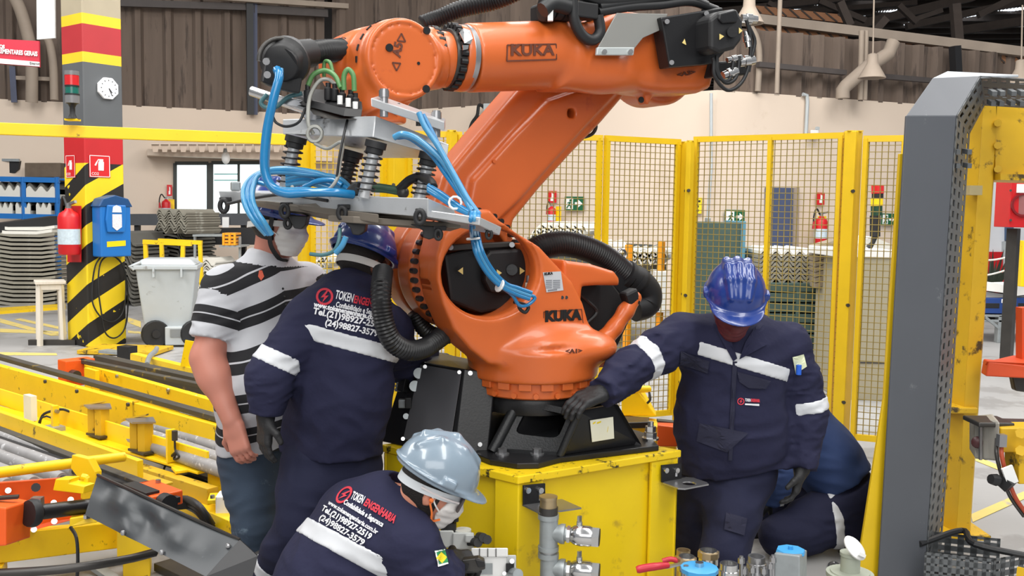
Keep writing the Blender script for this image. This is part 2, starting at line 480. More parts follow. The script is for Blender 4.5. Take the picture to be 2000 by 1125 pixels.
# cladding above the walls: one sheet per corrugation, each its own piece
def cladding(wallob, a, b, z0, z1, m, per=0.56, dark=None):
    d = (b - a); L = d.length; d.normalize(); n = V((d.y, -d.x, 0)); k = int(L / per)
    base = None
    for i in range(k):
        p = a + d * (i * per) - n * 0.10
        prof = [(0, 0.0), (0.17, 0.0), (0.23, 0.10), (0.33, 0.10), (0.39, 0.0), (per, 0.0)]
        vs = []
        for z in (z0, z1):
            for x, o in prof: vs.append(p + d * x + n * o + V((0, 0, z)))
            for x, o in prof[::-1]: vs.append(p + d * x + n * (o - 0.012) + V((0, 0, z)))
        mb = MB().add(vs, [tuple(range(12))[::-1], tuple(range(12, 24))] + [(j, (j + 1) % 12, 12 + (j + 1) % 12, 12 + j) for j in range(12)])
        o = mb.build('cladding_sheet', m, wallob)
    n0 = len(wallob.children)
ZC = 7.4
cladding(wl, WA, WB, ZT - 0.02, ZC, M_CORR)
cladding(wb, WB, WC, ZT - 0.02, ZC, M_CORR)
WE = WC + (WD - WC) * 3.1
cladding(wr, WC, WE, ZT - 0.02, 4.5, M_CORR, 0.42)
# steel girts and columns on the cladding
def beam(name, a, b, w, h, m, label=None):
    return struct(MB().rod(a, b, w, h).build(name, m), label)
nl = (WB - WA).normalized(); nl = V((nl.y, -nl.x, 0)); nb = (WC - WB).normalized(); nb = V((nb.y, -nb.x, 0)); nr = (WD - WC).normalized(); nr = V((nr.y, -nr.x, 0))
def onw(px, py, a, n, off=0.0):          # point where a photo ray meets a wall plane (moved out by off)
    v = ray(px, py); o = V((0, 0, HEYE)); t = (a + n * off - o).dot(n) / v.dot(n); return o + v * t
M_GIRT = mat('dark_girt', (72, 66, 64), 0.7, var=0.2)
M_BSTEEL = mat('blue_grey_steel', (64, 70, 92), 0.6, var=0.2)
beam('trim_3', onw(205, 5, WA, nl, .15), onw(480, 14, WA, nl, .15), 0.1, 0.13, M_GIRT)
beam('trim_4', onw(380, -8, WA, nl, .3), onw(815, 22, WA, nl, .3), 0.12, 0.10, M_PIPEG)
beam('trim_5', onw(495, 18, WA, nl, .15), onw(640, 26, WA, nl, .15), 0.1, 0.16, M_GIRT)
beam('trim_6', onw(487, -20, WA, nl, .2), onw(489, 224, WA, nl, .2), 0.13, 0.13, M_BLKM)
beam('trim_7', onw(497, -20, WA, nl, .16), onw(498, 224, WA, nl, .16), 0.08, 0.1, M_BSTEEL)
beam('trim_8', onw(24, 130, WA, nl, .15), onw(28, 200, WA, nl, .15), 0.08, 0.1, M_BSTEEL)
beam('trim_9', onw(30, 152, WA, nl, .15), onw(112, 155, WA, nl, .15), 0.06, 0.07, M_PIPEG)
# vertical pipe bends upper left
tag(MB().tube(spline([onw(22, -15, WA, nl, .4), onw(40, 20, WA, nl, .4), onw(58, 85, WA, nl, .4), onw(62, 130, WA, nl, .35), onw(62, 200, WA, nl, .3)], 6), 0.11, 12).build('down_pipe', M_PIPEG, smooth=50), 'grimy bent down pipe on the cladding behind the red banner sign', 'pipe')
tag(MB().tube(spline([onw(92, 75, WA, nl, .3), onw(98, 90, WA, nl, .3), onw(104, 130, WA, nl, .3), onw(106, 195, WA, nl, .3)], 6), 0.075, 12).build('down_pipe', M_PIPEG, smooth=50), 'slim grimy down pipe on the cladding close to the banded pillar', 'pipe')
# girts on the right cladding
beam('trim_10', onw(1480, 126, WC, nr, .15), onw(1650, 142, WC, nr, .15), 0.1, 0.08, M_GIRT)
beam('trim_11', onw(1696, 147, WC, nr, .15), onw(1990, 172, WC, nr, .15), 0.1, 0.08, M_GIRT)
beam('trim_12', onw(1865, 90, WC, nr, .18), onw(1870, 190, WC, nr, .18), 0.14, 0.14, M_BLKM)
beam('trim_13', onw(1240, 70, WB, nb, .2), onw(1120, 40, WB, nb, .2), 0.1, 0.1, M_GIRT)
# windows of the office on the left wall
M_GLOW = emit('daylit_window', (236, 250, 252), 1.15)
M_FRM = mat('dark_window_frame', (48, 52, 50), 0.5)
def window(i, x0, x1, y0, y1, mull):
    q = [onw(x, y, WA, nl, 0.02) for x, y in ((x0, y1), (x1, y1), (x1, y0), (x0, y0))]
    r = MB()
    for a, b in ((0, 1), (1, 2), (2, 3), (3, 0)): r.rod(q[a], q[b], 0.07, 0.07)
    for mx in mull: r.rod(onw(mx, y1, WA, nl, 0.02), onw(mx, y0, WA, nl, 0.02), 0.05, 0.05)
    f = struct(r.build('window_%d' % i, M_FRM))
    MB().prism(q, nl * -0.015).build('pane', M_GLOW, f)
    return f
w1 = window(1, 342, 407, 319, 419, [])
w2 = window(2, 413, 512, 318, 420, [466])
for x0, x1, y in ((418, 464, 340), (418, 464, 352)):
    MB().rod(onw(x0, y, WA, nl, .03), onw(x1, y, WA, nl, .03), 0.02, 0.03).build('window_bar', mat('pale_teal', (150, 200, 200), .5), w2)
# the office under an awning: pale plaster block
strip('trim_14', onw(287, 300, WA, nl).xy.to_3d(), onw(640, 300, WA, nl).xy.to_3d(), 2.52, 0.12, 0.5, M_WALL)
aw = thing('awning', 'corrugated pale awning with scalloped edge above the bright office windows', 'awning', onw(425, 290, WA, nl, .3))
for i in range(15):
    x = 294 + i * 18.2
    q = [onw(x + a, y, WA, nl, .8) for a, y in ((1.5, 281), (17, 282), (14, 297), (5, 297))]
    MB().prism([q[0] + nl * 0, q[1], q[2], q[3]], nl * -0.05).build('scallop', mat('awning_sheet', (206, 186, 168), .8, var=.1), aw)
MB().hexa([onw(x, y, WA, nl, o) for y, o0, o1 in ((282, .85, .3), (280, .85, .3)) for x, o in ((293, o0), (566, o0), (566, o1), (293, o1))]).build('awning_roof', M_WALL, aw)
lp = thing('bulkhead_lamp', 'white bulkhead lamp hanging under the scalloped awning', 'lamp', onw(441, 316, WA, nl, .5))
MB().ball(onw(441, 308, WA, nl, .5), 0.085, sc=(1, 1, 1.5)).build('globe', M_WHT, lp, 179)
MB().cyl(onw(441, 300, WA, nl, .5), onw(441, 290, WA, nl, .5), 0.05).build('holder', M_GRYP, lp)
# roof of the far hall
M_ROOF = mat('roof_sheet', (96, 86, 78), 0.85, var=0.25, stretch=(1, 6, 1))
roof = struct(MB().box((14, 40, 8.3), (60, 40, 0.1)).build('ceiling', M_ROOF))
for i in range(26):
    y = 25 + i * 1.15
    MB().rod((-6, y + 3.2, 8.1), (40, y - 2.4 + 0.0, 8.1), 0.14, 0.26).build('purlin', M_PURL, roof)
M_SKYL = emit('skylight_panel', (240, 248, 255), 1.3)
for (x0, y0, x1, y1) in ((1675, -14, 1725, 5), (1878, 16, 1925, 34), (1996, 8, 2040, 22), (1560, -20, 1600, -6)):
    q = [G(x0 + 2, y1, 8.2), G(x1, y1 - 4, 8.2), G(x1 - 4, y0, 8.2), G(x0, y0 + 3, 8.2)]
    MB().prism(q, (0, 0, 0.05)).build('skylight', M_SKYL, roof)
for (x0, y0, x1, y1, n) in ((1673, 33, 1755, 24, 14), (1772, 50, 2010, 18, 34), (1865, 65, 2015, 46, 22), (1555, 20, 1600, 14, 8)):
    for i in range(n):
        t = i / n; c = G(x0 + (x1 - x0) * t, y0 + (y1 - y0) * t, 8.05)
        e = G(x0 + (x1 - x0) * (t + 0.55 / n), y0 + (y1 - y0) * (t + .55 / n) - 5, 8.05)
        MB().prism([c, V((e.x, c.y, 8.05)), e], (0, 0, 0.03)).build('roof_light_gap', M_SKYL, roof)
# trusses across the far hall
M_TRS = mat('orange_lit_truss', (150, 104, 72), 0.8, var=0.25)  # orange light on the truss panels put into their colour
def truss(a0, a1, b0, b1, d, n, name, m, par, r=0.05):
    for i in range(n):
        t0, t1 = i / n, (i + 1) / n
        T = lambda t: P(a0[0] + (a1[0] - a0[0]) * t, a0[1] + (a1[1] - a0[1]) * t, d)
        B = lambda t: P(b0[0] + (b1[0] - b0[0]) * t, b0[1] + (b1[1] - b0[1]) * t, d)
        MB().prism([T(t0), T(t1), B(t1), B(t0)], (0, 0.05, 0)).build(name, m, par)
        MB().rod(T(t0), B(t1), r * .6).build('brace', M_PURL, par)
tr = struct(MB().rod(P(1450, 34, 17.6), P(2080, 112, 17.6), 0.16, 0.16).build('trim_15', M_PIPEG))
truss((1462, 42), (1656, 66), (1462, 62), (1656, 84), 17.7, 9, 'truss_panel', M_TRS, tr)
truss((1742, 80), (1860, 94), (1742, 96), (1860, 110), 17.7, 6, 'truss_panel', M_TRS, tr)
truss((1874, 95), (2050, 118), (1874, 111), (2050, 134), 17.7, 8, 'truss_panel', M_TRS, tr)
truss((1470, 10), (1660, 30), (1462, 24), (1660, 46), 20, 8, 'truss_panel', M_TRS, tr)
for (xa, ya, xb, yb, d, w) in ((1400, 24, 1700, -10, 24, .16), (1640, 4, 1660, 50, 19, .14), (1660, 52, 1900, -6, 24, .2), (1770, 52, 2010, 0, 24, .16), (1480, 30, 1790, 5, 26, .12), (1865, 8, 1872, 90, 19, .16), (1700, 70, 1730, 36, 19, .14),
                               (1755, 10, 1790, 44, 22, .12), (1910, 30, 1990, -10, 22, .14), (1780, 40, 1840, 20, 22, .1), (1860, 62, 2010, 40, 24, .2), (1500, 5, 1560, 40, 22, .1), (1600, 2, 1690, 40, 22, .12)):
    MB().rod(P(xa, ya, d), P(xb, yb, d), w).build('roof_member', M_PURL, tr)
# downpipe with hopper at the cladding, right
tag(MB().tube([onw(1745, 82, WC, nr, .5), onw(1735, 105, WC, nr, .5), onw(1695, 130, WC, nr, .5), onw(1652, 168, WC, nr, .4), onw(1646, 176, WC, nr, .4), onw(1646, 192, WC, nr, .4)], 0.11, 12).build('down_pipe', M_PIPEG, smooth=50), 'bent grimy downpipe crossing the cladding behind the hanging bell lamp', 'pipe')
for i, (x, y0, y1, r) in enumerate(((1683, 60, 195, .045), (1692, 60, 195, .04))):
    tag(MB().cyl(onw(x, y0, WC, nr, .3), onw(x - 3, y1, WC, nr, .3), r, n=10).build('wall_conduit', M_PIPEG, smooth=60), ('left' if i == 0 else 'right') + ' one of two vertical conduits under the hanging bell lamp', 'pipe')
tag(MB().cyl(onw(1524, -10, WC, nr, .6), onw(1517, 182, WC, nr, .6), 0.035, n=10).build('drop_pipe', M_PIPEG, smooth=60), 'tall thin grey pipe dropping from the roof to the wall top', 'pipe')
tag(MB().tube(spline([onw(1450, 30, WC, nr, .1), onw(1476, 70, WC, nr, .1), onw(1483, 110, WC, nr, .08), onw(1480, 178, WC, nr, .06)], 6), 0.05, 10).build('drop_pipe', M_PIPEG, smooth=60), 'curved grey pipe beside the robot elbow against the cladding', 'pipe')
def bell(px, py, d, label):
    t = thing('bell_lamp', label, 'lamp', P(px, py + 24, d))
    MB().lathe([(.03, 0), (.075, .02), (.08, .14), (.11, .2), (.19, .34), (.2, .36), (.17, .36), (.1, .22)], P(px, py - 24, d), (0, 0, -1), 20).build('reflector', M_PIPEG, t, 60)
    MB().cyl(P(px, py - 24, d), P(px + 2, py - 130, d), .012, n=6).build('hanging_rod', M_PIPEG, t)
bell(1705, 128, 14.5, 'grey bell-shaped hall lamp hanging in front of the downpipe')
bell(1995, 140, 14.5, 'grey bell-shaped hall lamp at the right edge above the gantry')
bell(1464, 15, 13, 'grey bell-shaped hall lamp just behind the robot elbow motor')
# ================================================================== BACKGROUND PROPS
def text_mesh(txt, size, extrude=0.0, bold=0.0, align='LEFT', spacing=1.0):
    cu = bpy.data.curves.new('t', 'FONT'); cu.body = txt; cu.size = size; cu.extrude = extrude; cu.offset = bold
    cu.align_x = align; cu.align_y = 'BOTTOM'; cu.space_character = spacing; cu.resolution_u = 3
    ob = bpy.data.objects.new('t', cu); COL.objects.link(ob)
    dg = bpy.context.evaluated_depsgraph_get()
    me = bpy.data.meshes.new_from_object(ob.evaluated_get(dg))
    vs = [v.co.copy() for v in me.vertices]; fs = [tuple(p.vertices) for p in me.polygons]
    bpy.data.objects.remove(ob); bpy.data.curves.remove(cu); bpy.data.meshes.remove(me)
    return vs, fs
def text_on(txt, o, ex, ey, size, m, parent, depth=0.002, bold=0.0, name='lettering', width=None, spacing=1.0, align='LEFT', local=False):
    """flat lettering with its baseline start at o, along ex, up ey; width rescales the line"""
    vs, fs = text_mesh(txt, size, depth / 2, bold, 'LEFT', spacing)
    o = V(o); ex = V(ex).normalized(); ey = V(ey).normalized(); ez = ex.cross(ey)
    x1 = max(v.x for v in vs); k = (width / x1) if width else 1.0
    sh = {'LEFT': 0, 'CENTER': -x1 * k / 2}[align]
    return MB().add([o + ex * (v.x * k + sh) + ey * v.y + ez * (v.z + depth / 2) for v in vs], fs).build(name, m, parent, local=local)
def frame3(q0, q1):                      # unit x axis along q0->q1 (horizontal), outward normal towards camera
    ex = V(q1) - V(q0); ex.z = 0; ex.normalize(); n = V((ex.y, -ex.x, 0)); return ex, n
UP = V((0, 0, 1))
# ---------------- pillar
def pillar_mat():
    m = bpy.data.materials.new('banded_pillar'); m.use_nodes = True; nt = m.node_tree; N = nt.nodes; L = nt.links
    b = N['Principled BSDF']; b.inputs['Roughness'].default_value = 0.6
    tc = N.new('ShaderNodeTexCoord'); sx = N.new('ShaderNodeSeparateXYZ'); L.new(tc.outputs['Object'], sx.inputs[0])
    def mth(op, a, c):
        q = N.new('ShaderNodeMath'); q.operation = op
        for i, x in enumerate((a, c)):
            if isinstance(x, (int, float)): q.inputs[i].default_value = x
            else: L.new(x, q.inputs[i])
        return q.outputs[0]
    u = mth('SUBTRACT', sx.outputs[0], sx.outputs[1])
    s = mth('SUBTRACT', sx.outputs[2], mth('MULTIPLY', u, 0.55))
    fr = mth('FRACT', mth('MULTIPLY', mth('ADD', s, 0.17), 1 / 0.435), 0)
    st = mth('GREATER_THAN', fr, 0.5)
    no = N.new('ShaderNodeTexNoise'); no.inputs['Scale'].default_value = 7; no.inputs['Detail'].default_value = 6; L.new(tc.outputs['Object'], no.inputs[0])
    st = mth('MULTIPLY', st, mth('LESS_THAN', no.outputs['Fac'], 0.66))
    mx = N.new('ShaderNodeMix'); mx.data_type = 'RGBA'; L.new(st, mx.inputs[0])
    mx.inputs[6].default_value = lin((246, 214, 24)); mx.inputs[7].default_value = lin((30, 27, 25)); col = mx.outputs[2]
    for z, c in PBANDS:
        g = mth('GREATER_THAN', sx.outputs[2], z); m2 = N.new('ShaderNodeMix'); m2.data_type = 'RGBA'
        L.new(g, m2.inputs[0]); L.new(col, m2.inputs[6]); m2.inputs[7].default_value = lin(c); col = m2.outputs[2]
    n1 = N.new('ShaderNodeTexNoise'); n1.inputs['Scale'].default_value = 3; n1.inputs['Detail'].default_value = 6; L.new(tc.outputs['Object'], n1.inputs[0])
    m3 = N.new('ShaderNodeMix'); m3.data_type = 'RGBA'; m3.blend_type = 'MULTIPLY'; m3.inputs[0].default_value = 0.25
    L.new(col, m3.inputs[6]); L.new(n1.outputs['Fac'], m3.inputs[7]); L.new(m3.outputs[2], b.inputs['Base Color'])
    return m
pc = G(173, 679, 0); PD = pc.y                      # near vertical edge of the pillar
zz = lambda y: P(165, y, PD).z
PBANDS = [(zz(318), (196, 28, 34)), (zz(266), (240, 200, 30)), (zz(256), (92, 95, 98)), (zz(120), (238, 202, 40)), (zz(100), (182, 46, 52)), (zz(45), (238, 202, 40)), (zz(24), (176, 164, 140))]
pa = math.radians(52); e1 = V((math.cos(pa), math.sin(pa), 0)); e2 = V((-math.sin(pa), math.cos(pa), 0))   # right face runs along e1, left face goes back along e2
PS = 0.455
mb = MB(); mb.box((PS / 2, PS / 2, 3.5), (PS, PS, 7.0))
pil = mb.build('pillar', pillar_mat(), local=True, bevel=0.012, seg=1)
pil.location = pc; pil.rotation_euler = (0, 0, pa)
struct(pil, 'concrete pillar banded in red, yellow and grey with yellow and black chevrons below')
def onp(px, py, face, off=0.0):           # point on a pillar face
    n = V((e1.y, -e1.x, 0)) if face == 'R' else V((-e1.x, -e1.y, 0))
    v = ray(px, py); o = V((0, 0, HEYE)); t = (pc + n * off - o).dot(n) / v.dot(n); return o + v * t
nR = V((e1.y, -e1.x, 0)); nL = -e1
# clock
c0 = onp(209, 173, 'R')
ck = thing('wall_clock', 'white octagonal wall clock on the grey band of the pillar', 'clock', c0)
def ngon(c, r, n, ex, ez, ph=0): return [V(c) + ex * (r * math.cos(ph + 2 * PI * i / n)) + ez * (r * math.sin(ph + 2 * PI * i / n)) for i in range(n)]
MB().prism(ngon(c0, .125, 8, e1, UP, PI / 8), nR * .035).build('case', mat('clock_white', (238, 238, 240), .4, var=.02), ck, bevel=.006)
MB().prism(ngon(c0 + nR * .036, .1, 24, e1, UP), nR * .002).build('dial', mat('clock_dial', (226, 228, 232), .5, var=.02), ck)
mb = MB()
for k in range(12):
    a = k * PI / 6; d = e1 * math.sin(a) + UP * math.cos(a); mb.rod(c0 + nR * .039 + d * .08, c0 + nR * .039 + d * .093, .008, .002, up=nR)
mb.build('hour_marks', M_BLKM, ck)
for a, l, w in ((142, .06, .009), (155, .085, .006)):
    d = e1 * math.sin(math.radians(a)) + UP * math.cos(math.radians(a)); MB().rod(c0 + nR * .041, c0 + nR * .041 + d * l, w, .002, up=nR).build('hand', M_BLKM, ck)
# extinguisher signs
M_SRED = mat('sign_red', (204, 28, 34), .5, var=.04)
def exting_icon(par, c, ex, n, s):
    q = lambda x, z: V(c) + ex * (x * s) + UP * (z * s) + n * .004
    MB().prism([q(-.10, -.32), q(.24, -.32), q(.26, .18), q(.16, .30), q(0, .30), q(-.1, .16)], n * .002).build('symbol', M_WHT, par)
    MB().prism([q(-.10, .28), q(.22, .28), q(.22, .36), q(-.1, .36), q(-.28, .1), q(-.34, -.02), q(-.24, -.04)], n * .002).build('symbol', M_WHT, par)
def sign_ext(x0, y0, x1, y1, face, label, code=None):
    n = nR if face == 'R' else nL; ex = e1 if face == 'R' else -e2
    q = [onp(x, y, face, .004) for x, y in ((x0, y1), (x1, y1), (x1, y0), (x0, y0))]
    c = (q[0] + q[2]) / 2; w = abs((q[1] - q[0]).dot(ex)) / 2; h = (q[3] - q[0]).z / 2
    R = lambda k, o: [c + ex * (a * w * k) + UP * (b * (h - w * (1 - k))) + n * o for a, b in ((-1, -1), (1, -1), (1, 1), (-1, 1))]
    t = thing('safety_sign', label, 'sign', c)
    MB().prism(R(1, 0), n * .003).build('plate', M_SRED, t)
    r = R(.93, .004); mb = MB()
    for i in range(4): mb.rod(r[i], r[(i + 1) % 4], w * .06, .002, up=n)
    mb.build('border', M_WHT, t)
    exting_icon(t, c + UP * (.1 * h), ex, n, w * 1.5)
    if code: text_on(code, c - ex * (.8 * w) - UP * (.86 * h) + n * .004, ex, UP, h * .34, M_WHT, t)
    return t
sign_ext(174, 303, 215, 347, 'R', 'red square extinguisher sign on the right face of the pillar', 'CO2')
sign_ext(129, 303, 147, 347, 'L', 'narrow red extinguisher sign on the left face of the pillar', 'CO2')
# fire extinguisher on the left face
def extinguisher(base, h, r, label, ax=(1, 0, 0), back=None):
    t = thing('fire_extinguisher', label, 'extinguisher', base); b = V(base); ax = V(ax)
    MB().lathe([(r * .9, 0), (r, .02), (r, h * .72), (r * .85, h * .8), (r * .4, h * .86), (r * .3, h * .9)], b, UP, 18).build('cylinder', M_RED, t, 50)
    MB().lathe([(r * 1.02, 0), (r * 1.02, h * .3)], b + UP * (h * .2), UP, 18, False).build('label', mat('ext_label', (190, 205, 214), .5, var=.25, scale=40), t, 50)
    MB().cyl(b + UP * (h * .88), b + UP * h, r * .28, n=10).rod(b + UP * (h * .98), b + UP * (h * 1.03) + ax * (r * 1.3), r * .25).build('valve', M_STEEL, t)
    MB().tube(spline([b + UP * (h * .95) - ax * (r * .3), b + UP * (h * 1.12) - ax * (r * 1.0), b + UP * (h * .85) - ax * (r * 1.45), b + UP * (h * .5) - ax * (r * 1.35)], 6), r * .14, 6).build('hose', M_RUB, t, 60)
    MB().cyl(b + UP * (h * .5) - ax * (r * 1.35), b + UP * (h * .75) - ax * (r * 1.4), r * .3, r * .16, 10).build('horn', mat('horn_red', (170, 30, 34), .5), t, 60)
    return t
q = [onp(x, y, 'L', .02) for x, y in ((134, 512), (159, 512), (159, 402), (134, 402))]
bp = MB().prism(q, nL * .015).build('backing_board', M_RED); tag(bp, 'red board on the pillar behind the large fire extinguisher', 'board')
eb = onp(136, 497, 'L', .12)
extinguisher(eb, .56, .115, 'red fire extinguisher with blue and white label hanging on the banded pillar', -e2)
# blue dispenser on the right face
c0 = onp(208, 446, 'R'); t = thing('blue_dispenser', 'bright blue plastic wall box with a label on the chevron pillar', 'dispenser', c0)
fx = lambda x, z, o=0: c0 + e1 * x + UP * z + nR * o
prof = [(-.17, -.31), (.19, -.31), (.19, .24), (.14, .30), (0, .33), (-.12, .30), (-.17, .24)]
MB().prism([fx(a, b) for a, b in prof], nR * .18).build('housing', M_BLUP, t, bevel=.015)
MB().prism([fx(a, b, .18) for a, b in ((-.1, -.04), (.1, -.04), (.12, .1), (.12, .26), (-.1, .26), (-.12, .1))], nR * .03).build('front_cover', M_BLUP, t, bevel=.012)
MB().prism([fx(a, b, .212) for a, b in ((-.05, .02), (0, -.02), (.06, .02), (.06, .16), (-.05, .16))], nR * .004).build('label', mat('dispenser_label', (222, 214, 218), .5, var=.3, scale=60), t)
MB().prism([fx(a, b, .213) for a, b in ((-.05, .18), (.06, .18), (.05, .24), (0, .26), (-.04, .24))], nR * .004).build('badge', M_WHT, t)
MB().prism([fx(a, b, .181) for a, b in ((-.10, -.2), (.12, -.19), (.12, -.13), (-.10, -.14))], nR * .002).build('slot', M_YELC, t)
MB().prism([fx(a, b, .0) for a, b in ((-.19, .24), (.21, .24), (.16, .33), (0, .37), (-.14, .33))], nR * .19).build('lid', mat('dark_blue_plastic', (24, 70, 118), .4), t, bevel=.01)
# coiled cable below the dispenser
pts = [onp(x, y, 'R', .05) for x, y in ((198, 500), (186, 520), (180, 560), (182, 595), (200, 622), (222, 628), (240, 610), (246, 570), (244, 530), (230, 506), (212, 500), (196, 515), (192, 560), (198, 610), (206, 650), (225, 660), (244, 640), (250, 590), (246, 540), (236, 512), (222, 500))]
tag(MB().tube(spline(pts, 6), .009, 6).build('cable_coil', M_RUB, smooth=60), 'loops of thin black cable hanging on the pillar below the blue dispenser', 'cable')
# ---------------- yellow overhead beam with signal tower
q0, q1 = P(-40, 250, 6.1), P(568, 281, 6.75); q1.z = q0.z; q0 = q0 + (q0 - q1) * 1.2
bm_ = MB().rod(q0, q1, .06, .075).build('guard_beam', M_YELC, bevel=.004); tag(bm_, 'long yellow horizontal guard beam crossing in front of the pillar', 'beam')
sb = P(142, 236, 6.2)
st = thing('signal_tower', 'red and green stack light standing on the yellow guard beam', 'signal light', sb)
k = S(6.2)
mb = MB(); MB().box(sb + UP * .006, (24 * k, .06, .012)).build('foot', M_YELC, st)
MB().lathe([(14 * k, 0), (8 * k, 2 * k), (5 * k, 10 * k), (5 * k, 22 * k), (8 * k, 28 * k), (12 * k, 30 * k)], sb + UP * .012, UP, 14).build('stand', M_BLKM, st, 50)
z0 = sb + UP * (.012 + 30 * k)
for nm, h0, h1, r, m in (('base', 0, 15, 13, mat('smoky_plastic', (120, 120, 122), .3)), ('ring', 15, 18, 13.5, M_BLKM), ('green_lens', 18, 31, 12, mat('green_lens', (28, 104, 92), .2)), ('ring', 31, 34, 13, M_BLKM), ('red_lens', 34, 53, 13, mat('red_lens', (206, 40, 44), .2)), ('cap', 53, 61, 13.5, mat('smoky_plastic', (120, 120, 122), .3))):
    MB().cyl(z0 + UP * (h0 * k), z0 + UP * (h1 * k), r * k, n=18).build(nm, m, st, 50)
# ---------------- stool, bin, trestle
def px_at(px, py): return G(px, py, 0)
sp = px_at(100, 672); k = S(sp.y)
t = thing('stool', 'white painted wooden stool beside the chevron pillar', 'stool', sp)
hz = (672 - 549) * k; W = 26 * k
R45 = Matrix.Rotation(.5, 3, 'Z')
MB().box(sp + UP * (hz), (W * 2.1, W * 2.1, .035), R45).build('seat', M_WOODW, t, bevel=.006)
MB().box(sp + UP * (hz - .05), (W * 1.7, W * 1.7, .06), R45).build('apron', M_WOODW, t)
for a, b in ((-1, -1), (1, -1), (1, 1), (-1, 1)):
    c = sp + R45 @ V((a * W * .72, b * W * .72, 0)); c2 = sp + R45 @ V((a * W * .8, b * W * .8, 0))
    MB().rod(c2, c + UP * (hz - .03), .045).build('leg', M_WOODW, t)
MB().rod(sp + V((-.2, -.1, .03)), sp + V((.3, -.05, .03)), .05, .06).build('rail', M_DST, t)
# wheelie bin
bb = px_at(325, 678); k = S(bb.y)
t = thing('wheelie_bin', 'pale grey wheeled rubbish bin with black wheels standing behind the conveyor', 'bin', bb)
yaw = math.radians(12); Rb = Matrix.Rotation(yaw, 3, 'Z')
def bq(w, d, z): return [bb + Rb @ V((a * w, b * d + .3, z)) for a, b in ((-1, -1), (1, -1), (1, 1), (-1, 1))]
zt = (678 - 522) * k
MB().hexa(bq(40 * k, .2, .06) + bq(57 * k, .27, zt)).build('body', M_GRYP, t, bevel=.02)
MB().hexa(bq(60 * k, .3, zt - .02) + bq(60 * k, .3, zt + .03)).build('rim', M_GRYP, t, bevel=.01)
MB().hexa(bq(58 * k, .29, zt + .03) + bq(46 * k, .2, zt + .095)).build('lid', M_GRYP, t, bevel=.02)
MB().tube([bb + Rb @ V((x * k, .3 - .28, zt + z)) for x, z in ((-46, .06), (-58, .03), (-66, .02), (-58, -.02))], .02, 8).build('handle', M_GRYP, t, 60)
for x in (-22, 30):
    MB().box(bb + Rb @ V((x * k, .0, zt - .05)), (.02, .05, .1), Rb).build('rib', M_GRYP, t)
for x in (-23, 50):
    c = bb + Rb @ V((x * k, .06, 26 * k))
    ax = Rb @ V((.35, -.94, 0)).normalized()
    MB().lathe([(26 * k, 0), (27 * k, .02), (27 * k, .05), (25 * k, .07), (10 * k, .06)], c, ax, 22).build('wheel', M_RUB, t, 40)
    MB().cyl(c + ax * .06, c + ax * .085, 8 * k, n=14).build('hub', M_BLKM, t, 40)
MB().hexa([bb + Rb @ V((x * k, y, z * k)) for z in (4, 40) for x, y in ((-2, -.02), (38, -.02), (38, .1), (-2, .1))]).build('foot_step', M_GRYP, t, bevel=.01)
MB().hexa([bb + Rb @ V((x * k, y, z * k)) for z in (20, 36) for x, y in ((8, -.03), (28, -.03), (28, -.01), (8, -.01))]).build('step_recess', mat('shadow_grey_plastic', (120, 124, 126), .5), t)
# yellow trestle
yb = px_at(330, 622); k = S(yb.y)
t = thing('yellow_trestle', 'yellow tubular trestle stand behind the pale grey bin', 'trestle', yb)
yz = (622 - 472) * k
for x0, x1, y in ((-48, 46, 0), (-44, 44, .5)):
    MB().rod(yb + V((x0 * k, y, yz)), yb + V((x1 * k, y, yz - .02)), .06).build('rail', M_YEL, t)
for x, y, dx in ((-44, 0, 3), (30, 0, -8), (40, .5, 4), (-38, .5, 3)):
    MB().rod(yb + V(((x + dx) * k, y, 0)), yb + V((x * k, y, yz)), .05).build('leg', M_YEL, t)
# ---------------- corrugated fibre-cement tile stacks
ORD = ['topmost sheet', 'second sheet', 'third sheet', 'fourth sheet', 'fifth sheet', 'sixth sheet', 'seventh sheet', 'eighth sheet', 'ninth sheet', 'tenth sheet', 'eleventh sheet', 'twelfth sheet', 'thirteenth sheet', 'fourteenth sheet', 'fifteenth sheet', 'sixteenth sheet', 'seventeenth sheet', 'eighteenth sheet']
def tile_prof(kind, w):
    if kind == 'hat': p = [(-.5, 0), (-.40, .02), (-.28, .17), (.0, .2), (.28, .17), (.40, .02), (.5, 0)]
    elif kind == 'flat': p = [(-.5, .03), (-.25, 0), (0, 0), (.25, 0), (.5, .03)]
    else: p = [(i / 16 - .5, .05 * math.sin(i / 16 * PI * 6)) for i in range(17)]
    return [(a * w, b) for a, b in p]
def tile_sheet(kind, w, L, th, m):
    p = tile_prof(kind, w); n = len(p)
    vs = [V((x, y, z)) for y in (-L / 2, L / 2) for x, z in p] + [V((x, y, z + th)) for y in (-L / 2, L / 2) for x, z in p]
    fs = []
    for j in range(n - 1):
        fs += [(j, j + 1, n + j + 1, n + j), (2 * n + j, 3 * n + j, 3 * n + j + 1, 2 * n + j + 1), (j, 2 * n + j, 2 * n + j + 1, j + 1), (n + j, n + j + 1, 3 * n + j + 1, 3 * n + j)]
    fs += [(0, n, 3 * n, 2 * n), (n - 1, 3 * n - 1, 4 * n - 1, 2 * n - 1)]
    return MB().add(vs, fs)
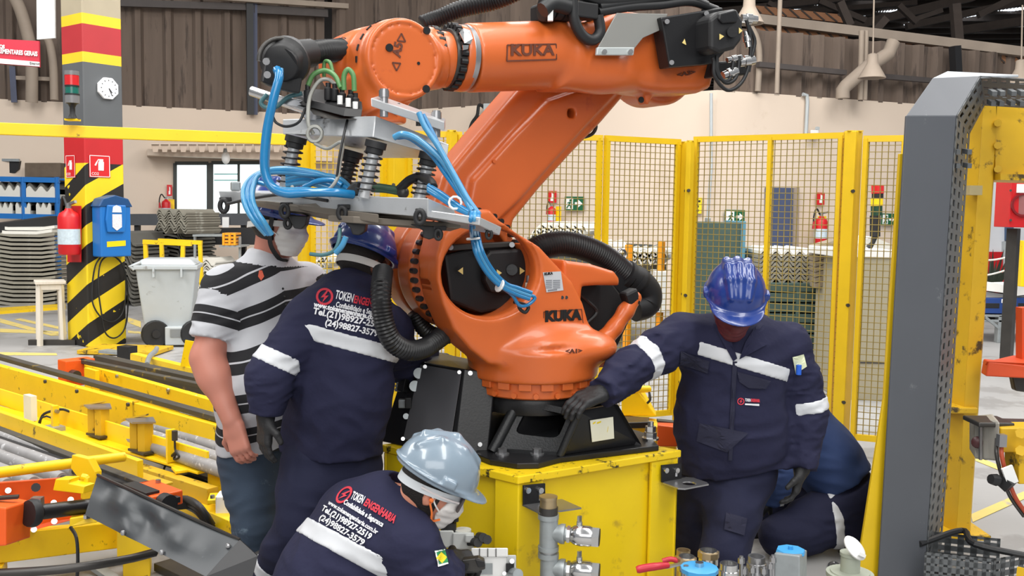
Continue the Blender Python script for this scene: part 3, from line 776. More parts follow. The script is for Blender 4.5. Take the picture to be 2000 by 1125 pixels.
def tile_stack(loc, yaw, kind, w, L, n, gap, m, label, th=.02, jit=.02, group=None):
    """every sheet of a stack lies on the next one: separate things"""
    proto = None
    for i in range(n):
        a = yaw + random.uniform(-.015, .015)
        p = V(loc) + V((random.uniform(-jit, jit), random.uniform(-jit, jit), i * gap))
        if proto is None:
            proto = tile_sheet(kind, w, L, th, m).build('roof_tile_sheet', m, local=True)
            proto.location = p; proto.rotation_euler = (0, 0, a); o = proto
        else:
            o = proto.copy(); COL.objects.link(o); o.location = p; o.rotation_euler = (0, 0, a)
        tag(o, ORD[n - 1 - i] + ' from the top of ' + label, 'roof sheet', group or 'sheets of ' + label)
b0 = px_at(62, 592)
tile_stack(px_at(72, 592), .12, 'flat', .86, .8, 17, .066, M_TILE, 'the curved grey stack left of the pillar', th=.04)
tile_stack(px_at(0, 590), .1, 'flat', .55, .8, 17, .066, M_TILE, 'the grey sheet stack cut by the left picture edge', th=.04)
tile_stack(px_at(266, 592), -.25, 'hat', .60, .9, 16, .062, M_TILED, 'the dark hat-shaped sheet stack right of the pillar', th=.03)
tile_stack(px_at(318, 588) + V((.1, .7, 0)), -.25, 'hat', .70, .9, 18, .062, M_TILED, 'the dark sheet stack behind the yellow trestle', th=.03)
tile_stack(P(370, 450, 15.9), -.3, 'wave', .55, .9, 8, .04, M_TILE, 'the grey wavy sheets on the dark counter', th=.02)
tile_stack(px_at(412, 600) + V((0, 0, 0)), -.2, 'wave', .62, .8, 18, .042, M_TILEW, 'the pale wavy stack right of the grey bin', th=.02)
# yellow kerb in front of the left stacks
mb = MB(); q = [G(-30, 608), G(128, 598), G(128, 604), G(-30, 616)]
struct(mb.prism(q, (0, 0, .04)).build('trim_20', M_YEL))
# walkway markings
ln = MB()
for q in ([(0, 642), (130, 648), (130, 653), (0, 649)], [(0, 622), (118, 655), (100, 656), (0, 630)], [(40, 622), (125, 640), (125, 645), (28, 624)], [(250, 620), (275, 628), (275, 640), (250, 630)], [(0, 688), (110, 690), (112, 694), (0, 694)], [(250, 646), (275, 648), (275, 652), (250, 650)],
          [(1896, 1005), (2000, 960), (2000, 975), (1900, 1020)], [(1905, 890), (2000, 930), (2000, 938), (1905, 900)]):
    ln.prism([G(x, y, .002) for x, y in q][::-1], (0, 0, .002))
struct(ln.build('trim_21', M_LINE))
# ---------------- blue rack on the far left
rk = thing('blue_rack', 'blue steel rack with trays of pale wavy sheets at the left edge', 'rack', G(50, 586) + V((0, 1.5, 0)))
RD = ORG[rk.name][1]
for y in (352, 391, 424):
    a, b = P(-30, y - 3, RD), P(116, y, RD); MB().rod(a, b, .07, .09).build('beam', M_BLUP, rk)
    MB().rod(a + V((.2, .8, 0)), b + V((.2, .8, 0)), .07, .09).build('beam', M_BLUP, rk)
    MB().hexa([a + V((0, 0, -.02)), b + V((0, 0, -.02)), b + V((.2, .8, -.02)), a + V((.2, .8, -.02)), a, b, b + V((.2, .8, 0)), a + V((.2, .8, 0))]).build('shelf', M_BLKM, rk)
for x in (46, 112):
    for o in (0, .8): MB().rod(V((P(x, 400, RD).x + o * .25, RD + o, 0)), V((P(x, 400, RD).x + o * .25, RD + o, P(x, 346, RD).z)), .07).build('upright', M_BLUP, rk)
def wavy_tray(px, py, d, w, label, rows=1):
    p = P(px, py, d) ; t = thing('sheet_tray', label, 'tray', p)
    pr = [(i / 18 * w - w / 2, .05 * math.sin(i / 18 * PI * 5)) for i in range(19)]
    for r, (zo, m) in enumerate(((0, M_TILEW), (.06, M_TILED))):
        MB().prism([p + V((x, -.0 + r * .03, .0 if r == 0 else .08)) for x in (-w / 2, w / 2)] + [p + V((x, r * .03, .17 + z + zo)) for x, z in pr[::-1]], (0, .7 - r * .1, 0)).build('wavy_sheet', m, t)
wavy_tray(18, 386, RD - .02, .38, 'pale wavy sheets on the upper shelf of the blue rack, left pile')
wavy_tray(80, 388, RD - .02, .52, 'pale wavy sheets on the upper shelf of the blue rack, right pile')
for i, x in enumerate((10, 45, 85)):
    wavy_tray(x, 420, RD - .02, .26, ('first', 'second', 'third')[i] + ' small pile of pale sheets from the left on the lower rack shelf')
t = thing('canopy_shelf', 'dark sagging shelf canopy above the blue rack at the left edge', 'canopy', P(15, 340, RD + 1.2))
MB().prism([P(x, y, RD + 1.2) for x, y in ((-20, 312), (38, 314), (36, 330), (28, 338), (-20, 336))], (0, .6, 0)).build('cloth', M_BLKM, t)
MB().rod(P(-20, 312, RD + 1.18), P(38, 313, RD + 1.18), .05).build('bar', M_GALV, t)
bx = MB().prism([P(x, y, RD + 1.0) for x, y in ((48, 346), (118, 346), (118, 318), (48, 318))], (0, .3, 0)).build('wooden_board', mat('weathered_board', (104, 90, 76), .9, var=.3), bevel=.01)
tag(bx, 'weathered brown wooden board above the blue rack by the pillar', 'board')
bar = MB().rod(P(-20, 447, 12.8), P(106, 430, 13.6), .16, .12).build('black_profile', M_BLKM); tag(bar, 'long black steel profile lying on the pale stack left of the pillar', 'profile')
tile_stack(P(60, 456, 13.2), .1, 'flat', .8, .6, 2, .05, M_TILEW, 'the pale pair under the long black profile', th=.04)
# dark counters under the windows
cb = onw(350, 421, WA, nl, .5)
t = thing('dark_counter', 'long dark workbench under the office windows', 'counter', V((cb.x, cb.y, 0)))
def cbox(x0, x1, y0, y1, d, dep, name, m, par): return MB().prism([P(x0, y1, d), P(x1, y1, d), P(x1, y0, d), P(x0, y0, d)], (0, dep, 0)).build(name, m, par)
cbox(244, 500, 418, 440, 17.6, .7, 'worktop', mat('dark_grey_top', (70, 72, 76), .6), t)
cbox(380, 505, 446, 478, 17.0, .7, 'cabinet', M_BLKM, t)
for x in (262, 385, 470): cbox(x, x + 9, 440, 556, 17.65, .1, 'leg', M_BLKM, t)
cbox(434, 447, 424, 444, 17.55, .02, 'notice', M_WHT, t)
crate = thing('orange_crate', 'small orange plastic crate behind the shoulder of the man in the striped shirt', 'crate', P(446, 478, 15.0))
for y in (455, 462, 469, 475): cbox(434, 460, y, y + 4, 15.0, .3, 'slat', mat('crate_orange', (244, 160, 24), .5), crate)
for x in (434, 446, 456): cbox(x, x + 4, 455, 479, 14.98, .03, 'post', mat('crate_orange', (244, 160, 24), .5), crate)
sb2 = thing('side_bench', 'narrow grey bench carrying the orange crate', 'bench', P(400, 560, 15.0))
cbox(376, 434, 458, 462, 15.02, .4, 'bench_top', M_GALV, sb2); cbox(428, 470, 479.5, 483, 15.0, .5, 'bench_shelf', M_GALV, sb2)
for x in (378, 466): cbox(x, x + 4, 462, 600, 15.1, .04, 'leg', M_GALV, sb2)
# extinguisher on the office wall, left
def wall_ext(px, ytop, ybot, A, n, off, label, yl=True, sign=None):
    c = onw(px, ybot, A, n, off); h = (ybot - ytop) * S(c.y)
    t = extinguisher(c, h, h * .2, label, V((-n.y, n.x, 0)))
    if yl: MB().hexa([c + V((-n.y, n.x, 0)) * a + n * b + UP * z for z in (0, h * .9) for a, b in ((h * .1, -h * .3), (h * .36, -h * .3), (h * .36, -h * .2), (h * .1, -h * .2))]).build('wall_bracket', M_YELC, t)
    return t
wall_ext(325, 385, 428, WA, nl, .3, 'small red fire extinguisher on the wall left of the office windows')
# red banner sign and white board upper left
t = thing('banner_sign', 'red and white banner sign with white lettering at the upper left edge', 'sign', P(30, 130, 12.0))
SQ = lambda x, y, d=12.0: P(x, y, d)
def quadpanel(par, name, pts, m, d, th=.02): return MB().prism([P(x, y, d) for x, y in pts], (0, th, 0)).build(name, m, par)
quadpanel(t, 'panel', [(-60, 120), (77, 131), (76, 80), (-60, 73)], mat('banner_red', (196, 40, 62), .5, var=.05), 12.0, .03)
quadpanel(t, 'lower_strip', [(-60, 119), (77, 130), (77, 121), (-60, 109)], M_WHT, 11.99, .008)
ex = (P(77, 131, 12) - P(-60, 120, 12)).normalized()
text_on('COMPLEMENTARES GERAIS', P(-26, 104, 11.99), ex, UP, .075, M_WHT, t, bold=.003, width=(98 * S(12)))
text_on('SERVICOS', P(-26, 94, 11.99), ex, UP, .06, M_WHT, t, bold=.003, width=(35 * S(12)))
text_on('Eternit', P(58, 127, 11.985), ex, UP, .045, M_BLKM, t)
tag(quadpanel(None, 'white_board', [(72, 77), (107, 74), (106, -30), (71, -30)], M_WHT, 11.5, .03), 'white hanging board at the top left beside the pillar', 'board')
# ================================================================== SAFETY FENCE
M_WIRE = mat('fence_wire', (150, 132, 70), 0.5, 0.2, var=0.25)
M_WIREY = mat('fence_wire_yellow', (204, 172, 40), 0.5, var=0.15)
def fence_panel(a, b, z0, z1, label, wire=M_WIRE, mids=(), step=.043, wr=.0024, group=None):
    """steel frame panel of woven wire between two ground points"""
    a = V((a.x, a.y, 0)); b = V((b.x, b.y, 0)); t = thing('mesh_fence', label, 'fence', a)
    d = (b - a); L = d.length; d.normalize(); n = V((d.y, -d.x, 0))
    for z in (z0, z1): MB().rod(a + UP * z, b + UP * z, .03, .04).build('frame_rail', M_YELF, t)
    for s in (.02, L - .02): MB().rod(a + d * s + UP * z0, a + d * s + UP * z1, .04, .03).build('frame_post', M_YELF, t)
    for s in mids: MB().rod(a + d * s + UP * z0, a + d * s + UP * z1, .035, .03).build('frame_post', M_YELF, t)
    mb = MB(); k = int(L / step)
    for i in range(1, k + 1): mb.rod(a + d * (i * L / (k + 1)) + UP * z0, a + d * (i * L / (k + 1)) + UP * z1, wr * 2)
    k = int((z1 - z0) / step)
    for i in range(1, k + 1): mb.rod(a + UP * (z0 + i * (z1 - z0) / (k + 1)) + n * .004, b + UP * (z0 + i * (z1 - z0) / (k + 1)) + n * .004, wr * 2)
    stuff(mb.build('wire_mesh', wire, t))
    return t
def fence_post(px, d, label, w=.09, z=2.12, lean=0):
    p = P(px, 500, d); p = V((p.x, p.y, 0)); t = thing('fence_post', label, 'post', p)
    MB().rod(p, p + UP * z, w, w * .8).build('post', M_YELF, t, bevel=.004)
    MB().box(p + UP * .006, (w * 1.8, w * 1.8, .012)).build('foot_plate', M_YELF, t)
    MB().box(p + UP * (z + .003), (w, w * .8, .006)).build('cap', M_YELF, t)
    for zz_ in (.35, 1.0, 1.75):
        MB().cyl(p + UP * zz_ + V((-.01, -w * .4, 0)), p + UP * zz_ + V((-.01, -w * .4 - .03, 0)), .012, n=8).build('bolt', M_DST, t)
    return t
gp = lambda px, d: V((P(px, 500, d).x, P(px, 500, d).y, 0))
ZF = 2.1
fence_panel(gp(604, 6.62), gp(754, 6.68), .12, ZF, 'yellow mesh fence panel left of the spring posts of the gripper', M_WIREY)
fence_panel(gp(792, 6.7), gp(900, 6.72), .12, ZF, 'yellow mesh fence panel partly hidden behind the robot lower arm', M_WIREY)
fence_panel(gp(904, 6.73), gp(1172, 6.82), .12, ZF, 'mesh fence panel right of the robot arm, in front of the first wall extinguisher', M_WIRE)
fence_panel(gp(1176, 6.83), gp(1322, 7.1), .12, ZF, 'mesh fence panel in front of the green exit sign near the robot elbow hose', M_WIRE)
fence_panel(gp(1349, 7.1), gp(1640, 6.52), .12, ZF + .02, 'wide mesh fence panel behind the blue helmeted man', M_WIRE, mids=(.565,))
fence_panel(gp(1676, 6.4), gp(1764, 6.3), .12, ZF - .01, 'narrow mesh fence panel beside the grey cable duct', M_WIRE)
fence_post(594, 6.62, 'yellow fence post left of the gripper springs', .07)
fence_post(773, 6.69, 'yellow fence post seen between the gripper springs', .11)
fence_post(1336, 7.12, 'yellow fence post left of the standing blue helmeted man', .085, 2.1)
fence_post(1342, 7.0, 'slim yellow post right beside the fence post left of the blue helmeted man', .05, 2.1)
fence_post(1657, 6.46, 'yellow fence post right of the blue helmeted man', .10, 2.14)
fence_post(880, 6.66, 'yellow fence post mostly hidden behind the robot lower arm', .06)
fence_post(1766, 6.28, 'slim yellow fence post against the grey cable duct', .04)
# ================================================================== THINGS BEHIND THE FENCE
def wsign(x0, y0, x1, y1, A, n, label, mplate, icon=None, name='exit_sign'):
    q = [onw(x, y, A, n, .06) for x, y in ((x0, y1), (x1, y1), (x1, y0), (x0, y0))]; ex, nn = frame3(q[0], q[1])
    c = (q[0] + q[2]) / 2; w = (q[1] - q[0]).length / 2; h = abs(q[3].z - q[0].z) / 2
    t = thing(name, label, 'sign', c)
    MB().prism([c + ex * (a * w) + UP * (b * h) for a, b in ((-1, -1), (1, -1), (1, 1), (-1, 1))], nn * .02).build('plate', mplate, t)
    f = lambda x, z: c + ex * (x * w) + UP * (z * h) + nn * .022
    if icon == 'exit':
        MB().prism([f(-.92, -.8), f(-.1, -.8), f(-.1, .8), f(-.92, .8)], nn * .003).build('door_panel', M_WHT, t)
        mb = MB(); r = lambda a, b, wd: mb.rod(f(*a) + nn * .006, f(*b) + nn * .006, wd * h, .004, up=nn)
        r((-.4, .1), (-.55, -.25), .22); r((-.55, -.25), (-.75, -.7), .18); r((-.5, -.2), (-.3, -.4), .18); r((-.3, -.4), (-.35, -.7), .16); r((-.4, .2), (-.2, 0), .14); r((-.42, .2), (-.68, .05), .14)
        mb.cyl(f(-.36, .45) + nn * .004, f(-.36, .45) + nn * .008, .18 * h, n=10); mb.build('running_figure', M_GRN, t)
        MB().prism([f(.1, -.2), f(.45, -.2), f(.45, -.55), f(.9, 0), f(.45, .55), f(.45, .2), f(.1, .2)], nn * .003).build('arrow', M_WHT, t)
    elif icon == 'ext':
        MB().prism([f(-.35, -.7), f(.35, -.7), f(.35, .5), f(-.1, .7), f(-.1, -.1), f(-.35, -.1)], nn * .003).build('symbol', M_WHT, t)
    elif icon == 'lines':
        for i, zc in enumerate((.55, -.1, -.6)):
            MB().prism([f(-.8, zc - .12), f(.5 + .3 * (i == 0), zc - .12), f(.5 + .3 * (i == 0), zc + .12), f(-.8, zc + .12)], nn * .003).build('symbol', M_BLKM, t)
    return t
wsign(1104, 384, 1141, 411, WB, nb, 'green emergency exit sign on the pale wall right of the robot arm', M_GRN, 'exit')
wsign(1415, 410, 1453, 437, WC, nr, 'green emergency exit sign above the dark green container', M_GRN, 'exit')
wsign(1721, 417, 1746, 440, WC, nr, 'green emergency exit sign beside the three colour signal post', M_GRN, 'exit')
wsign(1352, 386, 1371, 417, WB, nb, 'yellow warning sign left of the dark green container', M_SYEL, 'lines', 'warning_sign')
wsign(1072, 373, 1087, 396, WB, nb, 'small red extinguisher sign above the wall extinguisher near the robot arm', M_SRED, 'ext', 'safety_sign')
wsign(1594, 376, 1609, 400, WC, nr, 'small red extinguisher sign right of the dark blue door', M_SRED, 'ext', 'safety_sign')
wall_ext(1077, 399, 439, WB, nb, .35, 'red fire extinguisher on the pale wall right of the robot arm')
wall_ext(1602, 416, 478, WC, nr, .35, 'red fire extinguisher right of the dark blue door')
wsign(326, 361, 336, 383, WA, nl, 'tiny red extinguisher sign left of the office windows', M_SRED, 'ext', 'safety_sign')
# door
q = [onw(x, y, WC, nr, .02) for x, y in ((1494, 520), (1547, 522), (1547, 367), (1494, 366))]
dr = struct(MB().prism([V((q[0].x, q[0].y, 0)), V((q[1].x, q[1].y, 0)), q[2], q[3]], nr * .03).build('door_1', mat('dark_blue_door', (70, 80, 108), .6)))
q2 = [onw(x, y, WC, nr, .02) for x, y in ((1547, 522), (1557, 522), (1557, 366), (1547, 367))]
MB().prism([V((q2[0].x, q2[0].y, 0)), V((q2[1].x, q2[1].y, 0)), q2[2], q2[3]], nr * .06).build('door_frame', mat('door_jamb', (150, 136, 122), .8), dr)
# conduits and floodlight on the right wall
tag(MB().tube([onw(1389, 182, WC, nr, .06), onw(1389, 330, WC, nr, .06), onw(1384, 400, WC, nr, .06), onw(1382, 436, WC, nr, .06)], .025, 8).build('wall_conduit', M_GRYP, smooth=60), 'thin grey conduit running down the wall corner behind the fence', 'pipe')
tag(MB().tube([onw(1568, 184, WC, nr, .06), onw(1576, 186, WC, nr, .06), onw(1577, 200, WC, nr, .06), onw(1574, 262, WC, nr, .06)], .03, 8).build('wall_conduit', M_GRYP, smooth=60), 'short grey conduit running down to the white floodlight', 'pipe')
fl = thing('floodlight', 'small white floodlight on the wall just above the fence', 'lamp', onw(1590, 262, WC, nr, .1))
MB().hexa([onw(x, y, WC, nr, o) for y in (267, 254) for x, o in ((1583, .2), (1599, .2), (1599, .05), (1583, .05))]).build('housing', M_WHT, fl, bevel=.01)
MB().rod(onw(1596, 254, WC, nr, .1), onw(1597, 248, WC, nr, .1), .05).build('bracket', M_GRYP, fl)
# dark green container with blue edge
def gbox(x0, x1, ytop, ybot, d, dep, name, m, label, cat, yaw=0.0, par=None):
    a = P(x0, ybot, d); b = P(x1, ybot, d); z1 = P(x0, ytop, d).z
    a.z = b.z = max(0, P(x0, ybot, d).z); R = V((math.sin(yaw) * -1, math.cos(yaw), 0)) * dep
    o = MB().prism([a, b, V((b.x, b.y, z1)), V((a.x, a.y, z1))], R).build(name, m, par, bevel=.006)
    if par is None: tag(o, label, cat)
    return o
M_DGRN = mat('dark_green_paint', (66, 86, 80), .5, var=.15)
ct = thing('green_container', 'tall dark green container with blue edge behind the fence', 'container', gp(1400, 9.6))
gbox(1344, 1438, 434, 735, 9.6, 1.2, 'body', M_DGRN, '', '', 0, ct); gbox(1438, 1447, 432, 735, 9.58, .8, 'edge', mat('steel_blue_paint', (84, 138, 160), .5), '', '', 0, ct)
gbox(1380, 1388, 425, 434, 9.7, .1, 'lifting_lug', M_GALV, '', '', 0, ct)
cr = thing('green_crate', 'dark green slatted crate carrying the pale tile pile behind the fence', 'crate', gp(1555, 9.2))
for i in range(9): gbox(1488, 1618, 552 + i * 20, 569 + i * 20, 9.2, 1.0, 'slat', M_DGRN, '', '', 0, cr)
for x in (1488, 1550, 1612): gbox(x, x + 6, 552, 735, 9.18, .05, 'post', M_DGRN, '', '', 0, cr)
# pale wavy tiles stacked on the green crate
for i in range(7):
    y = 550 - i * 9.0; a = P(1486, y, 9.25); b = P(1592, y + 2, 9.25); L = b.x - a.x
    pr = [(j / 24 * L, .028 * math.sin(j / 24 * PI * 9)) for j in range(25)]
    m = M_TILEW if i == 6 else M_TILE
    o = MB().prism([a + V((x, 0, z)) for x, z in pr] + [a + V((x, 0, z + .03)) for x, z in pr[::-1]], (0, .9, 0)).build('roof_tile_sheet', m)
    tag(o, ORD[6 - i] + ' from the top of the wavy pile on the green crate', 'roof sheet', 'wavy sheets on the green crate')
br = thing('brown_stack', 'brown ribbed bundle leaning beside the green crate', 'bundle', gp(1610, 8.9))
for i in range(8):
    MB().prism([P(x, y + i * 10.4, 8.9) for x, y in ((1592, 481), (1630, 470), (1630, 479), (1592, 490))], (.05, .35, 0)).build('layer', mat('brown_bundle', (134, 122, 104), .9, var=.3), br)
# tan box with signal post on a white lid
tb = thing('tan_crate', 'tall tan container with white lid behind the narrow fence panel', 'container', gp(1700, 8.3))
gbox(1636, 1738, 502, 900, 8.3, .8, 'body', mat('tan_board', (160, 152, 130), .7, var=.1), '', '', 0, tb)
gbox(1634, 1742, 486, 502, 8.28, .8, 'lid', M_WHT, '', '', 0, tb)
gbox(1636, 1738, 706, 709, 8.29, .02, 'seam', M_DST, '', '', 0, tb)
o = MB().prism([P(x, y, 8.6) for x, y in ((1660, 486), (1738, 486), (1738, 476), (1705, 462), (1685, 470))] , (0, .5, 0)).build('bent_sheet', M_TILEW); tag(o, 'bent pale sheet lying on the white lid behind the signal post', 'sheet')
sp_ = thing('signal_post', 'red, yellow and green striped signal post standing on the white lid', 'signal light', P(1700, 486, 8.5))
for (y0, y1, x0, x1, m) in ((362, 378, 1702, 1726, mat('red_lens', (0, 0, 0))), (378, 387, 1703, 1725, M_BLKM), (387, 402, 1701, 1724, M_YELC), (402, 421, 1701, 1723, mat('green_lens2', (22, 62, 44), .4)), (421, 462, 1699, 1719, M_BLKM)):
    p = P((x0 + x1) / 2, y1, 8.5); MB().cyl(p, P((x0 + x1) / 2, y0, 8.5), (x1 - x0) / 2 * S(8.5), n=14).build('lens' if y1 < 425 else 'column', m, sp_, 50)
MB().tube([P(1709, 460, 8.5), P(1704, 475, 8.5), P(1697, 484, 8.5)], [.03, .02, .03], 8).build('stem', M_BLKM, sp_)
MB().box(P(1695, 489, 8.45), (.17, .12, .02)).build('foot', M_YELC, sp_)
# pale tile bundles and orange posts behind the fence, left of its corner
def tilebundle(x0, x1, y, d, n, m, label, rows=3, curl=.07):
    for r in range(rows):
        a = P(x0, y - r * 5, d); L = (x1 - x0) * S(d); k = n
        pts = []
        for j in range(k * 4 + 1): pts.append((j / (k * 4) * L, curl * abs(math.sin(j / 4 * PI))))
        o = MB().prism([a + V((x + r * .03, 0, z)) for x, z in pts] + [a + V((x + r * .03, 0, z + .035)) for x, z in pts[::-1]], (.25, 1.0, 0)).build('roof_tile_sheet', m)
        tag(o, ORD[rows - 1 - r] + ' from the top of ' + label, 'roof sheet', 'sheets of ' + label)
rk2 = thing('sheet_rack', 'orange posted rack holding pale wavy sheets behind the mesh fence', 'rack', gp(1200, 11.0))
for x, y0, y1, d in ((1228, 478, 640, 10.5), (1291, 472, 640, 10.5), (1180, 470, 620, 12.2), (1010, 470, 620, 12.2)):
    p = gp(x, d); MB().rod(p, V((p.x, p.y, P(x, y0, d).z)), .06).build('post', mat('post_orange', (238, 150, 20), .5), rk2)
for x0, x1, y, d in ((1030, 1140, 468, 11.3), (1020, 1300, 522, 10.9), (1020, 1300, 560, 10.9)):
    MB().rod(P(x0, y, d), P(x1, y, d), .1, .06).build('beam', mat('rack_grey', (120, 116, 104), .7), rk2)
MB().rod(P(1160, 520, 10.8), P(1290, 476, 10.8), .012).rod(P(1180, 478, 10.8), P(1300, 520, 10.8), .012).build('cross_wire', M_GALV, rk2)
tilebundle(1036, 1130, 466, 11.2, 6, M_TILEW, 'the pale wavy pile below the green exit sign', 4)
tilebundle(1182, 1288, 518, 10.7, 6, M_TILEW, 'the pale wavy pile between the two orange posts', 4)
tilebundle(1100, 1190, 500, 10.6, 4, M_TILEW, 'the pale wavy pile behind the black elbow hose', 3)
gbox(1278, 1300, 530, 610, 10.4, .4, 'white_board', M_WHT, 'white upright board behind the fence near the elbow hose end', 'board')
gbox(1045, 1300, 527, 600, 11.4, 1.6, 'tile_pallet_load', M_TILE, 'long grey load of sheets under the orange posted rack', 'load')
pw = tilebundle(612, 634, 523, 8.0, 3, M_TILEW, 'the small white pile behind the yellow fence', 3, .03)
o = gbox(608, 640, 526, 640, 8.0, .3, 'white_stand', M_GRYP, 'pale stand holding small wavy sheets behind the yellow fence', 'stand')
# electrical box on the wall above the robot arm
eb = thing('electrical_box', 'grey electrical box with cables on the wall above the robot arm', 'box', onw(953, 225, WB, nb, .1))
MB().hexa([onw(x, y, WB, nb, o) for y in (228, 202) for x, o in ((944, .3), (965, .3), (965, .05), (944, .05))]).build('housing', M_GRYP, eb, bevel=.01)
MB().tube(spline([onw(x, y, WB, nb, .2) for x, y in ((950, 214), (936, 205), (932, 225), (922, 240), (915, 262))], 5), .03, 6).build('cable', M_BLKM, eb)
MB().tube(spline([onw(x, y, WB, nb, .15) for x, y in ((950, 222), (934, 230), (926, 250), (928, 266))], 5), .02, 6).build('cable', M_DST, eb)
# ---------------- far right: red cabinet, plant, blue bins on a table
rc = thing('red_cabinet', 'red fire hose cabinet with round window at the right edge', 'cabinet', P(1990, 445, 9.5))
gbox(1970, 2060, 354, 444, 9.5, .3, 'body', M_RED, '', '', 0, rc)
MB().lathe([(.115, 0), (.115, .02), (.095, .02), (.095, .004)], P(1997, 400, 9.49), (0, -1, 0), 24, False).build('window_rim', mat('cabinet_rim', (120, 20, 26), .4), rc); MB().cyl(P(1997, 400, 9.49), P(1997, 400, 9.485), .096, n=24).build('window_glass', mat('cabinet_glass', (150, 96, 98), .2), rc)
MB().box(P(1997, 368, 9.49), (.11, .012, .085)).build('label', M_WHT, rc)
for x, y in ((1974, 372), (1974, 430)): MB().cyl(P(x, y, 9.49), P(x, y, 9.46), .012, n=8).build('hinge', M_DST, rc)
MB().rod(P(1980, 446, 9.8), V((P(1980, 446, 9.8).x, P(1980, 446, 9.8).y, 0)), .1).build('stand', M_DST, rc)
xs = thing('exit_sign', 'small green exit sign on the white wall left of the red cabinet', 'sign', P(1958, 415, 17.3))
quadpanel(xs, 'plate', [(1952, 425), (1964, 424), (1964, 403), (1952, 404)], M_GRN, 17.3)
quadpanel(xs, 'arrow', [(1954, 420), (1958, 420), (1958, 408), (1954, 408)], M_WHT, 17.28)
o = quadpanel(None, 'grey_cupboard', [(1960, 520), (1977, 518), (1977, 470), (1960, 472)], M_GRYP, 17.9, .08); tag(o, 'pale grey box on the red wall base near the right edge', 'cupboard')
o = quadpanel(None, 'blue_cupboard', [(1966, 470), (1980, 470), (1980, 440), (1966, 440)], mat('slate_blue', (70, 96, 130), .6), 17.9, .08); tag(o, 'slate blue cupboard above the pale grey box at the right edge', 'cupboard')
pl = thing('potted_plant', 'dark spiky plant in front of the red wall base', 'plant', gp(1940, 15.4))
MB().lathe([(.16, 0), (.2, .35)], gp(1940, 15.4), UP, 14).build('pot', mat('dark_pot', (70, 46, 44), .7), pl)
for i in range(14):
    a = i * 2.4; b = gp(1940, 15.4) + UP * .35; tip = V((math.cos(a) * .28, math.sin(a) * .28, .5 + .3 * ((i * 7) % 5) / 5))
    MB().prism([b + V((-.02, 0, 0)), b + V((.02, 0, 0)), b + tip * .6 + V((.025, 0, 0)), b + tip, b + tip * .6 + V((-.025, 0, 0))], (0, .008, 0)).build('leaf', mat('dark_leaf', (44, 52, 40), .6, var=.3), pl)
tbl = thing('grey_table', 'grey steel work table carrying blue bins at the right edge', 'table', G(1957, 670))
d = G(1957, 670).y
for y0, y1 in ((614, 619), (624, 629)): gbox(1910, 2100, y0, y1, d, .8, 'frame_rail', M_GALV, '', '', 0, tbl)
gbox(1948, 1965, 616, 672, d, .1, 'leg', M_GALV, '', '', 0, tbl)
MB().rod(P(1925, 620, d), P(1950, 640, d), .03).build('brace', M_GALV, tbl)
for x0, x1, lab in ((1918, 1982, 'blue plastic bin with handle slot on the grey table'), (1984, 2060, 'blue plastic bin cut by the right edge on the grey table')):
    bt = thing('blue_bin', lab, 'bin', P((x0 + x1) / 2, 612, d)); gbox(x0, x1, 582, 612, d, .5, 'body', mat('navy_plastic', (28, 62, 128), .5), '', '', 0, bt)
    gbox(x0 + 4, x0 + 34, 592, 602, d - .004, .01, 'handle_slot', M_BLKM, '', '', 0, bt)
    gbox(x0 + 38, x0 + 46, 584, 592, d - .004, .01, 'label', M_WHT, '', '', 0, bt)
o = MB().prism([P(x, y, d) for x, y in ((1914, 558), (1940, 552), (1975, 560), (2080, 556), (2080, 566), (1985, 578), (1960, 572), (1914, 566))], (0, .7, 0)).build('white_sheet', M_WHT); tag(o, 'white sheet draped over the blue bins at the right edge', 'sheet')
o = MB().prism([P(x, y, d + .1) for x, y in ((1916, 581), (2060, 581), (2060, 568), (1990, 579), (1916, 568))], (0, .5, 0)).build('white_sheets_filling', M_TILEW); tag(o, 'pale sheets filling the blue bins below the white cover', 'sheet')
for i, (x0, y0, x1, y1) in enumerate(((1912, 508, 2000, 496), (1912, 540, 2000, 515))):
    o = MB().tube(spline([P(x0, y0, 12), P((x0 + x1) / 2, (y0 + y1) / 2 + 3, 12), P(x1 + 60, y1 - 20, 12)], 5), .012, 6).build('rope', M_TILEW); tag(o, ('upper' if i == 0 else 'lower') + ' pale rope stretched in front of the red wall base', 'rope')
o = gbox(1994, 2040, 470, 560, 11.8, .1, 'yellow_post', M_YELC, 'yellow post at the right edge below the red cabinet', 'post')
# ================================================================== CONVEYORS (left foreground)
CU = V((.75, -.66, 0)).normalized(); CW = V((.66, .75, 0)).normalized()   # along the rails / across
M_RAILD = mat('grimy_rail', (70, 66, 58), .6, .2, var=.3, wear=((150, 124, 40), .18, 9))
M_ROLL = mat('worn_grey_roller', (150, 148, 148), .55, .25, var=.25, scale=14, wear=((206, 206, 208), .26, 26))
def bar(par, name, A, B, z, h, w, m, zb=None, bevel=.003, up=0.0):
    """beam whose near top edge runs between two photo points on the level z"""
    a, b = G(A[0], A[1], z), G(B[0], B[1], z if zb is None else zb)
    d = (b - a); d.z = 0; d.normalize(); n = V((-d.y, d.x, 0)) * w
    return MB().hexa([a - UP * h, b - UP * h, b + n - UP * h, a + n - UP * h, a + UP * up, b + UP * up, b + n + UP * up, a + n + UP * up]).build(name, m, par, bevel=bevel)
def bolts(par, pts, z, r=.012, dirv=None, m=None, name='bolt'):
    for p in pts:
        q = G(p[0], p[1], z); dv = dirv if dirv is not None else UP
        MB().cyl(q, q + dv * .014, r, n=6).build(name, m or M_STEEL, par)
